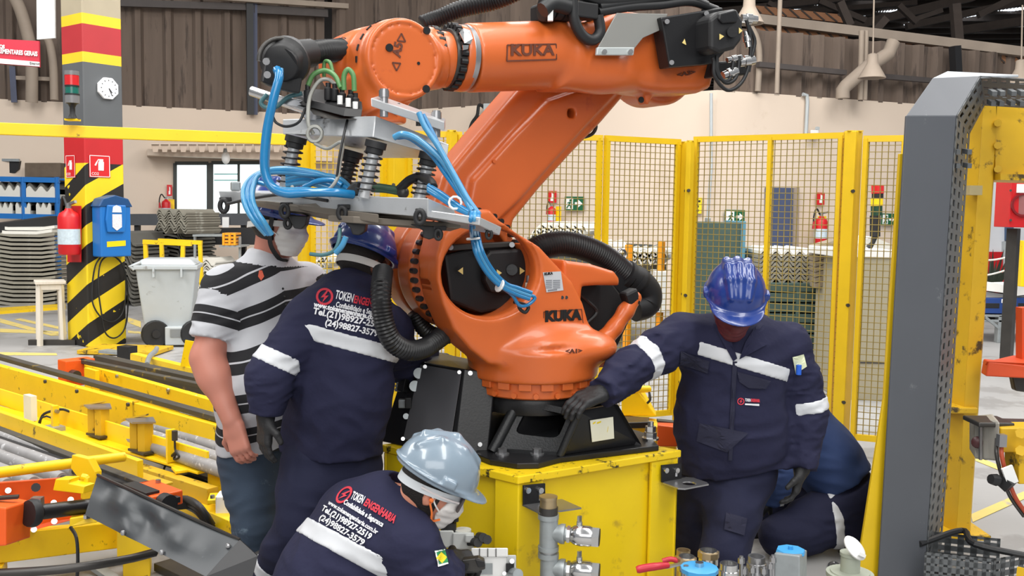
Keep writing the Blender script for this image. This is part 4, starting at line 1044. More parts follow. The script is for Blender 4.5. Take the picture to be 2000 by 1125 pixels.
# ---- far transfer line by the pillar
t = thing('transfer_rail', 'yellow transfer rail with orange end block lying behind the long yellow beams', 'conveyor', G(140, 745))
bar(t, 'side_beam', (164, 712), (424, 785), .42, .22, .05, M_YEL)
bar(t, 'running_rail', (150, 701), (426, 758), .45, .03, .05, M_RAILD)
bar(t, 'inner_beam', (182, 694), (400, 742), .42, .1, .09, M_RAILD)
ob = G(112, 702, .45); 
MB().hexa([ob + CU * a + CW * b + UP * z for z in (-.19, 0) for a, b in ((0, 0), (.13, 0), (.13, .22), (0, .22))]).build('end_block', M_ORB, t, bevel=.006)
MB().cyl(ob + CU * .13 + CW * .05 - UP * .1, ob + CU * .2 + CW * .05 - UP * .1, .035, n=12).build('adjuster', M_DST, t, 40)
bar(t, 'end_plate', (164, 718), (186, 724), .43, .26, .03, M_YEL)
bolts(t, [(230, 735), (330, 762), (385, 775)], .41, .012, -CW)
t = thing('floor_conveyor', 'yellow low conveyor frame with grey bracket at the foot of the pillar', 'conveyor', G(150, 690))
bar(t, 'base_plate', (150, 684), (300, 688), .05, .04, .5, M_YELD)
bar(t, 'side_beam', (254, 690), (410, 728), .28, .2, .07, M_YEL)
bar(t, 'dark_block', (228, 676), (250, 678), .25, .16, .12, M_BLK)
q = G(352, 716, .28); MB().prism([q, q + V((.09, -.01, 0)), q + V((.13, -.03, .21)), q + V((.05, -.02, .22))], (0, .015, 0)).build('tab', M_YELC, t)
MB().tube(spline([G(287, 712, .28), G(292, 697, .3), G(304, 685, .3), G(306, 680, .25)], 5), .022, 8).build('hose', M_GALV, t, 60)
bar(t, 'steel_bracket', (192, 684), (232, 688), .1, .03, .12, M_GALV)
bar(t, 'timber', (178, 700), (392, 752), .3, .12, .12, mat('blackened_timber', (84, 72, 40), .8, var=.35, wear=((196, 160, 40), .2, 6)))
# ---- long yellow beam with dark running rail
t = thing('long_beam', 'long yellow beam topped by a dark running rail, ending at the striped man', 'conveyor', G(0, 790))
bar(t, 'beam', (-360, 617), (426, 832), .42, .21, .05, M_YEL)
bar(t, 'running_rail', (-360, 596), (428, 816), .455, .03, .06, M_RAILD)
bar(t, 'flange', (-360, 672), (370, 850), .2, .015, .1, M_YELD)
bolts(t, [(20, 722), (150, 757), (152, 764), (252, 790), (90, 745)], .41, .012, -CW, M_DST)
bar(t, 'splice_plate', (258, 783), (262, 784), .43, .2, .03, M_YELD)
# ---- L-shaped yellow carrier with posts
t = thing('yellow_carrier', 'yellow L-shaped carrier beam with T-posts and sensors in front of the long beam', 'conveyor', G(0, 850))
bar(t, 'upright_flange', (-340, 657), (404, 882), .37, .11, .014, M_YELC)
bar(t, 'foot_flange', (-340, 711), (386, 922), .265, .014, .13, M_YELC)
bar(t, 'lower_beam', (-340, 719), (405, 955), .24, .14, .06, M_YELD)
bar(t, 'end_block', (405, 905), (444, 918), .30, .24, .16, M_YEL)
q = G(441, 955, .17); MB().cyl(q + CU * .0 - CW * .01, q - CW * .03, .045, n=16).build('bore', M_BLKM, t)
bar(t, 'end_shelf', (343, 920), (408, 912), .262, .016, .1, M_YELC)
def tpost(px, py, name):
    f = G(px, py, .275); h = .165
    for o in (-.05, .035): MB().hexa([f + CU * (o + a) + CW * b + UP * z for z in (0, h) for a, b in ((-.018, -.04), (.018, -.02), (.018, .03), (-.018, .03))]).build('post', M_YELD, t)
    MB().hexa([f + CU * a + CW * b + UP * (h + z) for z in (0, .01) for a, b in ((-.1, -.05), (.02, -.07), (.1, .02), (-.02, .07))]).build('top_plate', M_STEEL, t)
    MB().hexa([f + CU * a + CW * b + UP * (h + z - abs(a) * .3 + .03) for z in (0, .008) for a, b in ((-.16, -.04), (-.09, -.06), (-.03, .05), (-.1, .06))]).build('wing_plate', M_YELD, t)
    MB().box(f + UP * .006, (.16, .09, .012), -.7).build('foot_plate', M_DST, t)
tpost(196, 851, 'a'); tpost(280, 882, 'b')
# sensors
f = G(60, 828, .27); MB().box(f + UP * .10, (.1, .035, .15), -.7).build('sensor_bracket', mat('cream_plate', (232, 222, 190), .5), t); MB().box(f + UP * .02, (.06, .03, .06), -.7).build('sensor_foot', M_YEL, t)
MB().tube(spline([f + V((.06, -.02, .0)), f + V((.1, -.04, .07)), f + V((.2, -.04, .1)), f + V((.26, -.05, .09))], 5), .008, 6).build('sensor_cable', M_RUB, t)
MB().tube([f + V((.12 + .05 * math.cos(a), -.05, .0 + .06 * math.sin(a))) for a in [i * PI / 6 for i in range(12)]], .006, 6, True).build('cable_loop', M_RUB, t)
f = G(108, 838, .27); MB().rod(f, f + UP * .14, .035).build('sensor_post', M_YEL, t); MB().box(f + UP * .0, (.11, .07, .04), -.7).build('sensor_block', M_GALV, t); MB().cyl(f + UP * .11 - CU * .03, f + UP * .11 + CU * .04, .012, n=8).build('sensor', M_STEEL, t)
f = G(334, 902, .27); MB().rod(f, f + UP * .17, .045, .02).build('sensor_post', M_YELC, t); MB().cyl(f + UP * .17 + CU * .04, f + UP * .12 + CU * .04, .015, n=10).build('sensor', M_DST, t)
MB().tube(spline([f + CU * .04 + UP * .12, f + CU * .045 + UP * .07, f + CU * .08 + UP * .04, f + CU * .03 + UP * .02, f + CU * .05 + UP * .06, f - CU * .03 + UP * .0, f - CU * .08 - UP * .08, f - CU * .04 - UP * .2], 6), .006, 6).build('sensor_cable', M_RUB, t)
# ---- roller bed behind the carrier
t = thing('roller_bed', 'bed of worn grey rollers beside the striped man', 'conveyor', G(330, 900))
for i, (A, B) in enumerate((((356, 806), (470, 842)), ((318, 812), (470, 860)), ((282, 820), (470, 880)), ((244, 826), (470, 903)), ((240, 842), (470, 924)))):
    a, b = G(A[0], A[1] + 8, .30), G(B[0], B[1] + 8, .30)
    MB().cyl(a, b, .036, n=16).build('roller', M_ROLL, t, 50)
    MB().cyl(a - (b - a).normalized() * .03, a, .014, n=8).build('axle', M_DST, t)
bar(t, 'bed_rail', (236, 846), (330, 812), .25, .08, .03, M_YELD)
bar(t, 'bed_tray', (250, 880), (460, 950), .16, .02, .5, M_DST)
pg = G(405, 830, .36); MB().cyl(pg, pg + CU * .12 + UP * .0, .018, n=12).build('yellow_peg', M_YELC, t, 50)
# ---- near roller conveyor
t = thing('roller_conveyor', 'near roller conveyor with grey rollers and orange side plate at the left edge', 'conveyor', G(30, 1080))
bar(t, 'guide_beam', (-60, 784), (268, 900), .43, .085, .03, M_YEL)
bar(t, 'guide_flange', (-60, 830), (300, 950), .33, .012, .1, M_YELD)
bar(t, 'belt_rail', (-60, 818), (276, 944), .40, .03, .045, M_RAILD)
bar(t, 'belt_rail', (-60, 840), (332, 975), .385, .025, .05, M_RUB)
e = G(241, 948, .40); MB().hexa([e + CU * a + CW * b + UP * z for z in (-.06, 0) for a, b in ((0, 0), (.24, 0), (.24, .14), (0, .14))]).build('end_block', M_ORB, t, bevel=.006)
MB().box(e + CU * .11 + CW * .02 + UP * .006, (.2, .06, .01), -.72).build('wear_strip', M_RUB, t)
MB().cyl(e + CU * .24 + CW * .05 - UP * .03, e + CU * .29 + CW * .05 - UP * .03, .038, n=14).build('end_knob', M_BLKM, t, 40)
bolts(t, [(309, 943)], .40, .012)
for A, B in (((-60, 838), (146, 914)), ((-60, 858), (122, 929)), ((-60, 882), (66, 937)), ((-60, 905), (14, 941)), ((-60, 822), (165, 900))):
    a, b = G(A[0], A[1] + 9, .37), G(B[0], B[1] + 6, .37)
    MB().cyl(a, b, .028, n=16).build('roller', M_ROLL, t, 50)
    MB().cyl(b, b + (b - a).normalized() * .03, .016, n=10).build('axle', M_DST, t)
PLD = 4.0
PW = lambda x, y, d=PLD: P(x, y, d)
MB().prism([PW(-40, 1040, 3.8), PW(72, 1034, 3.95), PW(156, 1012, 4.1), PW(156, 932, 4.1), PW(-40, 946, 3.8)], CW * .02 + V((0, .015, 0))).build('side_plate', M_ORB, t, bevel=.003)
for x, y in ((16, 958), (70, 952), (105, 982), (106, 1018), (138, 976), (66, 1034)):
    MB().cyl(PW(x, y, 3.9), PW(x, y, 3.86), .018 if (x, y) == (70, 952) else .012, n=10).build('bolt', M_BLKM if (x, y) == (70, 952) else M_CHR, t)
MB().cyl(PW(-40, 928, 3.75), PW(242, 892, 4.25), .022, n=12).build('yellow_bar', M_YEL, t, 50)
mb = MB().prism([PW(140, 888, 3.95), PW(172, 896, 3.95), PW(186, 922, 3.95), (PW(184, 960, 3.95)), PW(172, 980, 3.95), PW(157, 974, 3.95), PW(157, 940, 3.95), PW(138, 915, 3.95)], (.02, .02, 0)); mb.build('bracket_plate', M_YEL, t, bevel=.003)
MB().prism([PW(103, 958, 3.8), PW(108, 936, 3.8), PW(136, 936, 3.8), PW(134, 944, 3.8), PW(165, 950, 3.8), PW(162, 965, 3.8)], (.02, .05, 0)).build('hook_plate', M_YELC, t, bevel=.003)
MB().tube(spline([PW(166, 950, 3.85), PW(170, 934, 3.85), PW(160, 930, 3.85)], 5), .012, 8).build('hook', M_YEL, t)
# drive: orange bearing block, shaft and yellow base frame
d0 = 3.55
q = P(0, 960, d0)
MB().hexa([P(x, y, d) for y in (1066, 1000) for x, d in ((-70, d0), (12, d0), (60, d0 + .12), (60, d0 + .3))][:0] or
          [P(-70, 1072, 3.5), P(12, 1066, 3.5), P(60, 1050, 3.7), P(-70, 1050, 3.75), P(-70, 985, 3.5), P(12, 992, 3.5), P(60, 978, 3.7), P(-70, 952, 3.75)]).build('bearing_block', M_ORB, t, bevel=.006)
MB().box(P(8, 972, 3.62), (.1, .03, .01), .3).build('wear_strip', M_RUB, t)
c = P(64, 1002, 3.64); dx = (P(176, 988, 3.85) - c).normalized()
MB().lathe([(.05, 0), (.055, .02), (.05, .035), (.03, .04)], c - dx * .02, dx, 14).build('bearing', M_BLKM, t, 40)
MB().cyl(c - UP * .0 + dx * .03, c + dx * .42, .03, n=16).build('shaft', M_BLK, t, 50)
MB().box(c + UP * .045 + dx * .02, (.04, .03, .03)).build('grease_fitting', M_CHR, t)
MB().hexa([P(-60, 1108, 3.7), P(300, 1062, 4.3), P(306, 1060, 4.4), P(-60, 1100, 3.9), P(-60, 1050, 3.7), P(300, 1012, 4.3), P(306, 1010, 4.4), P(-60, 1040, 3.9)]).build('base_beam', M_YEL, t, bevel=.004)
MB().hexa([P(136, 1030, 3.72), P(190, 1020, 3.76), P(194, 1014, 3.85), P(140, 1020, 3.85), P(136, 1012, 3.72), P(178, 1006, 3.76), P(182, 1002, 3.85), P(140, 1006, 3.85)]).build('motor_mount', M_YEL, t, bevel=.004)
bolts(t, [(170, 1012)], .36, .014, None, M_CHR)
lg = P(268, 1075, 4.1); MB().box(V((lg.x, lg.y, lg.z / 2)), (.11, .1, lg.z), .3).build('leg', M_YEL, t, bevel=.004)
MB().box(V((lg.x + .005, lg.y - .03, .16)), (.14, .1, .12), .3).build('foot_block', M_YELC, t, bevel=.004)
lg = P(-20, 1100, 3.8); MB().box(V((lg.x, lg.y, lg.z / 2)), (.11, .1, lg.z), .3).build('leg', M_YEL, t, bevel=.004)
MB().tube(spline([P(138, 1030, 3.72), P(149, 1050, 3.68), P(152, 1090, 3.66), P(150, 1140, 3.66)], 5), .007, 6).build('cable', M_RUB, t)
o = MB().tube(spline([P(-40, 1122, 3.5), P(120, 1112, 3.55), P(240, 1094, 3.7), P(302, 1079, 3.85)], 5), .018, 8).build('black_conduit', M_DST, smooth=60); tag(o, 'dark conduit running below the yellow conveyor base beam', 'pipe')
o = MB().rod(P(180, 1102, 4.1), P(250, 1150, 4.0), .05, .02).build('steel_strut', M_GALV); tag(o, 'pale steel strut lying under the yellow conveyor base beam', 'strut')
# ---- floor-level frame right of the near conveyor
t = thing('floor_track', 'low yellow floor track with hoses behind the dented grey sheet', 'track', G(400, 1010))
bar(t, 'track_beam', (336, 968), (462, 1024), .16, .15, .12, M_YEL)
bar(t, 'track_rail', (300, 938), (420, 985), .12, .04, .06, M_GALV)
bar(t, 'track_rail', (345, 930), (415, 960), .12, .05, .08, M_BLK)
bar(t, 'end_plate', (405, 977), (450, 975), .22, .02, .12, M_YELC)
bolts(t, [(415, 973), (440, 976)], .235, .012)
w = G(431, 1040, .03); MB().box(G(444, 1012, .12) + UP * .02, (.09, .1, .2), .1).build('white_box', M_WHT, t, bevel=.006)
for i, dz in enumerate((0, .03, .055)):
    MB().tube(spline([G(340, 980, .2), G(360, 974 + i * 6, .22 - dz), G(385, 985 + i * 7, .24 - dz), G(402, 1005 + i * 7, .2 - dz), G(414, 1024 + i * 5, .14 - dz)], 6), .016, 8).build('hose', M_RUB, t, 60)
MB().box(G(355, 982, .2), (.06, .05, .05), .4).build('hose_clip', M_BLKM, t)
for (A, B) in (((300, 1100), (470, 1180)), ((330, 1060), (470, 1110))):
    bar(t, 'lower_rail', A, B, .04, .035, .12, M_DST)
# ---- dented grey sheet
nx, ny = 28, 9
def gs_pt(s, v):
    top = P(190 + (468 - 190) * s, 927 + (1054 - 927) * s, 3.72 - .42 * s); bot = P(166 + (402 - 166) * s, 1006 + (1126 - 1006) * s, 3.62 - .42 * s)
    p = top.lerp(bot, v)
    dent = 0
    for (cx, cy, r, a) in ((.22, .35, .12, .03), (.42, .5, .12, -.035), (.5, .3, .1, .03), (.68, .55, .1, .02), (.1, .2, .1, -.02), (.85, .5, .12, .012), (.34, .8, .1, .02)):
        dd = math.hypot((s - cx), (v - cy) * .35) / r; dent += a * math.exp(-dd * dd * 2)
    return p + V((.1, -1, .3)) * dent
vs = [gs_pt(i / nx, j / ny) for j in range(ny + 1) for i in range(nx + 1)]
vs += [v + V((.0, .006, 0)) for v in vs]
fs = []; o = (nx + 1) * (ny + 1)
for j in range(ny):
    for i in range(nx):
        k = j * (nx + 1) + i; fs += [(k, k + 1, k + nx + 2, k + nx + 1), (o + k, o + k + nx + 1, o + k + nx + 2, o + k + 1)]
for i in range(nx):
    fs += [(i, o + i, o + i + 1, i + 1), (ny * (nx + 1) + i, ny * (nx + 1) + i + 1, o + ny * (nx + 1) + i + 1, o + ny * (nx + 1) + i)]
M_DENT = mat('dented_grey_sheet', (62, 65, 68), .4, .25, var=.25, scale=4, wear=((112, 116, 120), .14, 6))
t = thing('dented_guard', 'dented dark grey sheet metal guard leaning in the lower left foreground', 'guard', P(300, 1125, 3.5))
MB().add(vs, fs).build('sheet', M_DENT, t, 60)
a, b, c, d = P(468, 1054, 3.30), P(503, 1086, 3.26), P(480, 1180, 3.2), P(402, 1126, 3.20)
MB().prism([a, b, c, d], (0, .006, 0)).build('end_fold', mat('dark_fold', (44, 44, 46), .45, .2), t)
MB().rod(gs_pt(0, 0), gs_pt(1, 0), .008).build('top_edge', M_DST, t)
for s, v in ((.32, .93), (.63, .94), (.97, .2)): MB().ball(gs_pt(s, v) - V((0, .01, 0)), .01, 8, 5).build('rivet', M_STEEL, t)
# ---- bits right of the pedestal
t = thing('yellow_machine', 'yellow conveyor end with handle between the robot base and the fence', 'machine', G(1240, 870))
MB().hexa([P(1214, 812, 4.9), P(1282, 812, 4.9), P(1282, 806, 5.2), P(1214, 806, 5.2), P(1214, 775, 4.9), P(1240, 755, 4.9), P(1252, 752, 5.2), P(1214, 770, 5.2)]).build('body', M_YELC, t, bevel=.006)
MB().cyl(P(1240, 760, 4.9), P(1268, 760, 4.95), .018, n=10).build('handle', M_YELC, t, 50)
MB().tube(spline([P(1268, 766, 4.9), P(1270, 780, 4.88), P(1264, 788, 4.88)], 4), .006, 6).build('cable', M_RUB, t)
MB().hexa([P(1200, 880, 4.7), P(1320, 880, 4.5), P(1340, 860, 5.0), P(1220, 860, 5.0), P(1200, 822, 4.7), P(1320, 838, 4.5), P(1340, 826, 5.0), P(1220, 810, 5.0)]).build('frame', M_YEL, t, bevel=.005)
MB().hexa([P(1206, 838, 4.5), P(1268, 836, 4.5), P(1268, 826, 4.8), P(1206, 822, 4.8), P(1206, 826, 4.5), P(1268, 824, 4.5), P(1268, 815, 4.8), P(1206, 812, 4.8)]).build('black_slab', M_BLK, t, bevel=.004)
MB().hexa([P(1284, 872, 4.3), P(1332, 872, 4.3), P(1332, 868, 4.5), P(1284, 868, 4.5), P(1284, 830, 4.3), P(1332, 836, 4.3), P(1332, 824, 4.5), P(1284, 822, 4.5)]).build('orange_block', M_ORB, t, bevel=.005)
MB().rod(P(1284, 822, 4.45), P(1340, 828, 4.45), .05, .012).build('rail', M_RAILD, t)
# ================================================================== PEDESTAL
ZP = .64
pF, pL, pR = G(1012, 931, ZP), G(744, 868, ZP), G(1331, 879, ZP); pB = pL + pR - pF
M_PED = mat('pedestal_yellow', (240, 206, 20), .42, var=.13, scale=3.5, wear=((196, 162, 40), .25, 5))
M_PEDT = mat('chipped_pedestal_edge', (236, 200, 20), .45, var=.15, wear=((52, 44, 22), .30, 22))
ped = thing('pedestal', 'big yellow steel pedestal carrying the orange robot', 'pedestal', V((pF.x, pF.y, 0)) * .5 + V((pB.x, pB.y, 0)) * .5)
pc_ = (pF + pB) / 2
def inset(q, k): d = (pc_ - q); d.z = 0; return q + d.normalized() * k
ring = [pF, pR, pB, pL]
MB().hexa([q - UP * .03 for q in ring] + ring).build('top_flange', M_PEDT, ped, bevel=.004)
core = [inset(q, .055) for q in ring]
MB().hexa([V((q.x, q.y, .02)) for q in core] + [q - UP * .03 for q in core]).build('body', M_PED, ped)
eFR = (pR - pF).normalized(); eFL = (pL - pF).normalized()
def legplates(c, d1, d2, w1, w2, th=.014):
    c = inset(c, .012)
    for d, w in ((d1, w1), (d2, w2)):
        n = d.cross(UP); n = n if n.dot(c - pc_) > 0 else -n
        MB().hexa([V((q.x, q.y, .02)) for q in (c, c + d * w, c + d * w - n * th, c - n * th)] + [V((q.x, q.y, ZP - .032)) for q in (c, c + d * w, c + d * w - n * th, c - n * th)]).build('corner_plate', M_PED, ped, bevel=.003)
legplates(pF, eFR, eFL, .11, .11); legplates(pR, -eFR, eFL, .14, .12); legplates(pL, eFR, -eFL, .12, .12); legplates(pB, -eFR, -eFL, .12, .12)
MB().hexa([V((q.x, q.y, 0)) for q in [inset(r, -.02) for r in ring]] + [V((q.x, q.y, .02)) for q in [inset(r, -.02) for r in ring]]).build('foot_plate', M_PED, ped)
nFR = eFR.cross(UP); nFR = nFR if nFR.y < 0 else -nFR
def onf(px, py, n, p0, off=0.0):
    v = ray(px, py); o = V((0, 0, HEYE)); t = (p0 + n * off - o).dot(n) / v.dot(n); return o + v * t
nFR.normalize()
def bracket(x0, x1, y0, y1, sx0, sx1, sy, label, hole=False):
    q = [onf(x, y, nFR, pF, .004) for x, y in ((x0, y1 + 4), (x1, y1), (x1, y0), (x0, y0 + 4))]
    t = thing('pipe_bracket', label, 'bracket', q[0])
    MB().prism(q, nFR * .008).build('back_plate', M_BLK, t, bevel=.002)
    a, b = q[0], q[1]; k = .12
    if hole:
        mb = MB(); c = (a + b) / 2 + nFR * (k * .62) + eFR * .03; n_ = 20
        out = [a - eFR * .0, b + eFR * .05, b + nFR * k + eFR * .05, a + nFR * k]
        hole_ = [c + (eFR * math.cos(2 * PI * i / n_) + nFR * math.sin(2 * PI * i / n_)) * .028 for i in range(n_)]
        # shelf as a ring of quads between the hole and its outline
        def edge(i):
            d = eFR * math.cos(2 * PI * i / n_) + nFR * math.sin(2 * PI * i / n_); best = 9
            for j in range(4):
                p, r = out[j], out[(j + 1) % 4]; e = r - p; nn = V((e.y, -e.x, 0)); den = d.dot(nn)
                if abs(den) > 1e-6:
                    tt = (p - c).dot(nn) / den
                    if tt > 0: best = min(best, tt)
            return c + d * best
        for i in range(n_): mb.prism([hole_[i], hole_[(i + 1) % n_], edge(i + 1), edge(i)], (0, 0, .006))
        mb.build('shelf', M_STEEL, t)
    else:
        MB().prism([a, b + eFR * .08, b + eFR * .08 + nFR * k, a + nFR * k], (0, 0, .006)).build('shelf', M_STEEL, t)
    for x in (x0 + 9, x1 - 9):
        c = onf(x, y0 + 14, nFR, pF, .012); MB().cyl(c, c + nFR * .012, .011, n=12).build('bolt', M_CHR, t)
    for x in (x1 - 8,): 
        c = onf(x, y1 - 16, nFR, pF, .0125); MB().box(c, (.008, .004, .035)).build('slot', M_STEEL, t)
bracket(1020, 1063, 943, 984, 0, 0, 0, 'black bracket with steel shelf bolted to the pedestal front, holding the pipe')
bracket(1290, 1329, 904, 938, 0, 0, 0, 'black bracket with drilled steel shelf bolted to the right corner of the pedestal', True)
# ================================================================== ROBOT: base frame
rob = thing('industrial_robot', 'large orange industrial robot arm with black base standing on the yellow pedestal', 'robot', pc_)
M_CAST = mat('black_casting', (30, 31, 33), .42, .1, var=.2, bump=.12, bscale=140)
zp = ZP + .001; tp = .022
base_px = [(929, 886), (957, 897), (1010, 905), (1052, 904), (1095, 893), (1287, 870), (1262, 846), (1150, 812), (1020, 812), (940, 850)]
bp_ = [G(x, y, zp + tp) for x, y in base_px]
MB().prism([V((q.x, q.y, zp)) for q in bp_], (0, 0, tp)).build('base_plate', M_BLK, rob, bevel=.003)
z1 = zp + tp
bA, bB, bC = G(962, 882, z1), G(1094, 890, z1), G(1252, 867, z1); bD = bA + bC - bB
tA, tB, tC = G(1016, 778, .86), G(1131, 803, .835), G(1206, 789, .83); tD = tA + tC - tB + V((0, 0, .0))
def face_frame(q, s0, s1, t0, t1, th, name, m, rnd=.12):
    """quad bl, br, tr, tl with a rounded window, real thickness"""
    L = lambda s, t: (q[0] * (1 - s) + q[1] * s) * (1 - t) + (q[3] * (1 - s) + q[2] * s) * t
    n = (q[1] - q[0]).cross(q[3] - q[0]).normalized() * -th
    N_ = 40; mb = MB(); hol = []; out = []
    cs, ct = (s0 + s1) / 2, (t0 + t1) / 2
    for i in range(N_):
        a = 2 * PI * (i + .5) / N_; c, s_ = math.cos(a), math.sin(a); k = (abs(c) ** 6 + abs(s_) ** 6) ** (-1 / 6)
        hol.append((cs + c * k * (s1 - s0) / 2, ct + s_ * k * (t1 - t0) / 2))
        k2 = 1 / max(abs(c), abs(s_)); out.append((.5 + c * k2 * .5, .5 + s_ * k2 * .5))
    H = [L(*p) for p in hol]; O = [L(*p) for p in out]
    for i in range(N_):
        j = (i + 1) % N_; mb.hexa([O[i], O[j], H[j], H[i], O[i] + n, O[j] + n, H[j] + n, H[i] + n])
    return mb.build(name, m, rob, 30)
face_frame([bA, bB, tB, tA], .18, .86, .36, .88, .03, 'base_window_frame', M_CAST)
MB().prism([bB, bC, tC, tB], (0, .025, 0)).build('base_gusset', M_BLK, rob, bevel=.004)
MB().prism([bC, bD, tD, tC], (0, -.02, 0)).build('base_rear', M_BLK, rob); MB().prism([bD, bA, tA, tD], (.02, 0, 0)).build('base_side', M_BLK, rob)
for a, b, r in ((bA, tA, .022), (bB, tB, .016)): MB().cyl(a, b, r, n=10).build('base_rib', M_CAST, rob, 60)
bo = bA.lerp(bB, .5); MB().hexa([bA, bB, bB + V((0, .3, 0)), bA + V((0, .3, 0)), bA + UP * .012, bB + UP * .012, bB + V((0, .28, .09)), bA + V((0, .28, .09))]).build('base_inner_slope', M_CAST, rob)
q = [V(p) for p in (0, 0, 0)] if False else None
# white label on the gusset
def on3(px, py, p0, p1, p2, off):
    n = (p1 - p0).cross(p2 - p0).normalized(); n = n if n.y < 0 else -n
    v = ray(px, py); o = V((0, 0, HEYE)); t = (p0 + n * off - o).dot(n) / v.dot(n); return o + v * t, n
lq = [on3(x, y, bB, bC, tB, .003)[0] for x, y in ((1156, 863), (1199, 856), (1197, 814), (1152, 821))]; ln_ = on3(1175, 840, bB, bC, tB, 0)[1]
M_LAB = mat('paper_label', (232, 232, 214), .6, var=.04)
lb = MB().prism(lq, ln_ * .002).build('white_label', M_LAB, rob)
for (x0, y0, x1, y1) in ((1158, 826, 1163, 823), (1166, 825, 1174, 822), (1186, 842, 1188, 832)):
    MB().prism([on3(x, y, bB, bC, tB, .006)[0] for x, y in ((x0, y0 + 3), (x1, y1 + 3), (x1, y1), (x0, y0))], ln_ * .0005).build('label_print', M_SYEL, lb)
# bolts of the base plate
def hexbolt(p, r, h, par, m=M_CHR):
    MB().cyl(p, p + UP * (h * .25), r * 1.5, n=18).cyl(p + UP * (h * .25), p + UP * h, r, n=6).build('base_bolt', m, par)
for x, y in ((981, 888), (1049, 888)): hexbolt(G(x, y, z1), .018, .024, rob, M_STEEL)
q = G(1270, 858, z1); MB().cyl(q, q + UP * .008, .035, n=18).cyl(q + UP * .008, q + UP * .03, .026, n=6).cyl(q + UP * .032, q + UP * .055, .022, n=6).cyl(q + UP * .05, q + UP * .075, .013, n=10).build('base_bolt', M_CHR, rob)
MB().cyl(G(1150, 812, z1), G(1150, 812, z1) + UP * .03, .02, n=6).build('base_bolt', M_CHR, rob)
# junction box on the left of the base
f0, f1, f2, f3 = P(744, 864, 3.92), P(938, 893, 3.66), P(908, 721, 3.70), P(795, 702, 3.95)
for q in (f0, f1): q.z = max(q.z, zp + .001)
f1b = P(888, 880, 3.70); f1b.z = zp + .001
g1, g2 = P(952, 886, 3.72), P(968, 728, 3.76); h1, h2 = P(985, 850, 3.95), P(1000, 718, 3.98)
g1.z = h1.z = zp + .001
f2 = on3(908, 721, f0, f1b, f3, 0)[0]; g2 = on3(968, 728, f1b, g1, f2, 0)[0]
bk = f0 + V((.12, .25, 0)); bkt = f3 + V((.1, .22, .0))
MB().add([f0, f1b, g1, h1, bk, f3, f2, g2, h2, bkt], [(4, 3, 2, 1, 0), (5, 6, 7, 8, 9), (0, 1, 6, 5), (1, 2, 7, 6), (2, 3, 8, 7), (3, 4, 9, 8), (4, 0, 5, 9)]).build('junction_box', M_BLK, rob, bevel=.004)
M_PANEL = mat('grey_cover_plate', (84, 84, 88), .5, .1, var=.08, bump=.04, bscale=200)
fq = lambda x, y, off=.004: on3(x, y, f0, f1b, f3, off)[0]; fn_ = on3(800, 800, f0, f1b, f3, 0)[1]
MB().prism([fq(x, y) for x, y in ((788, 858), (880, 868), (902, 726), (822, 712))], fn_ * .004).build('cover_plate', M_PANEL, rob, bevel=.001)
for x, y in ((830, 716), (897, 727), (787, 857), (800, 712)): MB().cyl(fq(x, y, .006), fq(x, y, .014), .008, n=10).build('cover_screw', M_CHR, rob)
for x, y in ((918, 729), (955, 734), (937, 868)):
    p, n = on3(x, y, f1b, g1, f2, .001); MB().cyl(p, p + n * .01, .009, n=10).build('cover_screw', M_CHR, rob)
for x, y, r in ((818, 729, .022), (810, 754, .022), (793, 813, .012)): MB().cyl(fq(x, y, .008), fq(x, y, .013), r, n=18).build('blanking_plug', M_GALV, rob, 40)
MB().prism([fq(x, y, .008) for x, y in ((784, 764), (796, 767), (806, 714), (797, 708))], fn_ * .03).build('terminal_cover', M_BLK, rob, bevel=.002)
for i in range(8):
    for k in (0, 1): 
        c = fq(788 - i * 1.0 * 1.0 + i * 1.9 - k * 7 , 762 - i * 7.2, .012); MB().cyl(c, c + fn_ * .025, .0075, n=8).build('terminal', M_GALV, rob, 40)
MB().box(fq(786, 788, .016), (.03, .03, .035)).build('socket', M_GALV, rob, bevel=.004); MB().box(fq(798, 786, .018), (.025, .04, .045)).build('socket_latch', M_BLKM, rob, bevel=.004)
# round bearing collar under the orange drum
RO = P(1040, 760, 3.92); RO.z = 0
MB().lathe([(.20, .80), (.21, .845), (.20, .868), (.17, .875)], RO, UP, 40).build('base_collar', M_BLK, rob, 40)
# ================================================================== ROBOT: castings in the plane of the arm
PH = math.radians(30)
RT, RN = V((math.cos(PH), math.sin(PH), 0)), V((math.sin(PH), -math.cos(PH), 0))   # along the arm / towards the viewer
def RP(px, py, o=0.0):                   # photo pixel -> (s, z) on the arm-parallel plane at offset o
    v = ray(px, py); e = V((0, 0, HEYE)); p0 = RO + RN * o; t = (p0 - e).dot(RN) / v.dot(RN); q = e + v * t
    return ((q - RO).dot(RT), q.z)
def LW(s, o, z): return RO + RT * s + RN * o + UP * z
def R3(px, py, o=0.0): s, z = RP(px, py, o); return (s, o, z)
def RW(px, py, o=0.0): return LW(*R3(px, py, o))
def poly_px(pts, o): return [RP(x, y, o) for x, y in pts]
MRW = np.array([[RT.x, RN.x, 0], [RT.y, RN.y, 0], [0, 0, 1.0]])
def cast(sdf, name, m=M_ORA, smooth=1):
    vs, fs = sdf.mesh(smooth); w = vs @ MRW.T + np.array(RO)
    return mesh_obj(name, w, fs, m, rob, 179)
def ring_pts(c, r, n): return [(c[0] + r * math.cos(2 * PI * i / n), c[1] + r * math.sin(2 * PI * i / n)) for i in range(n)]
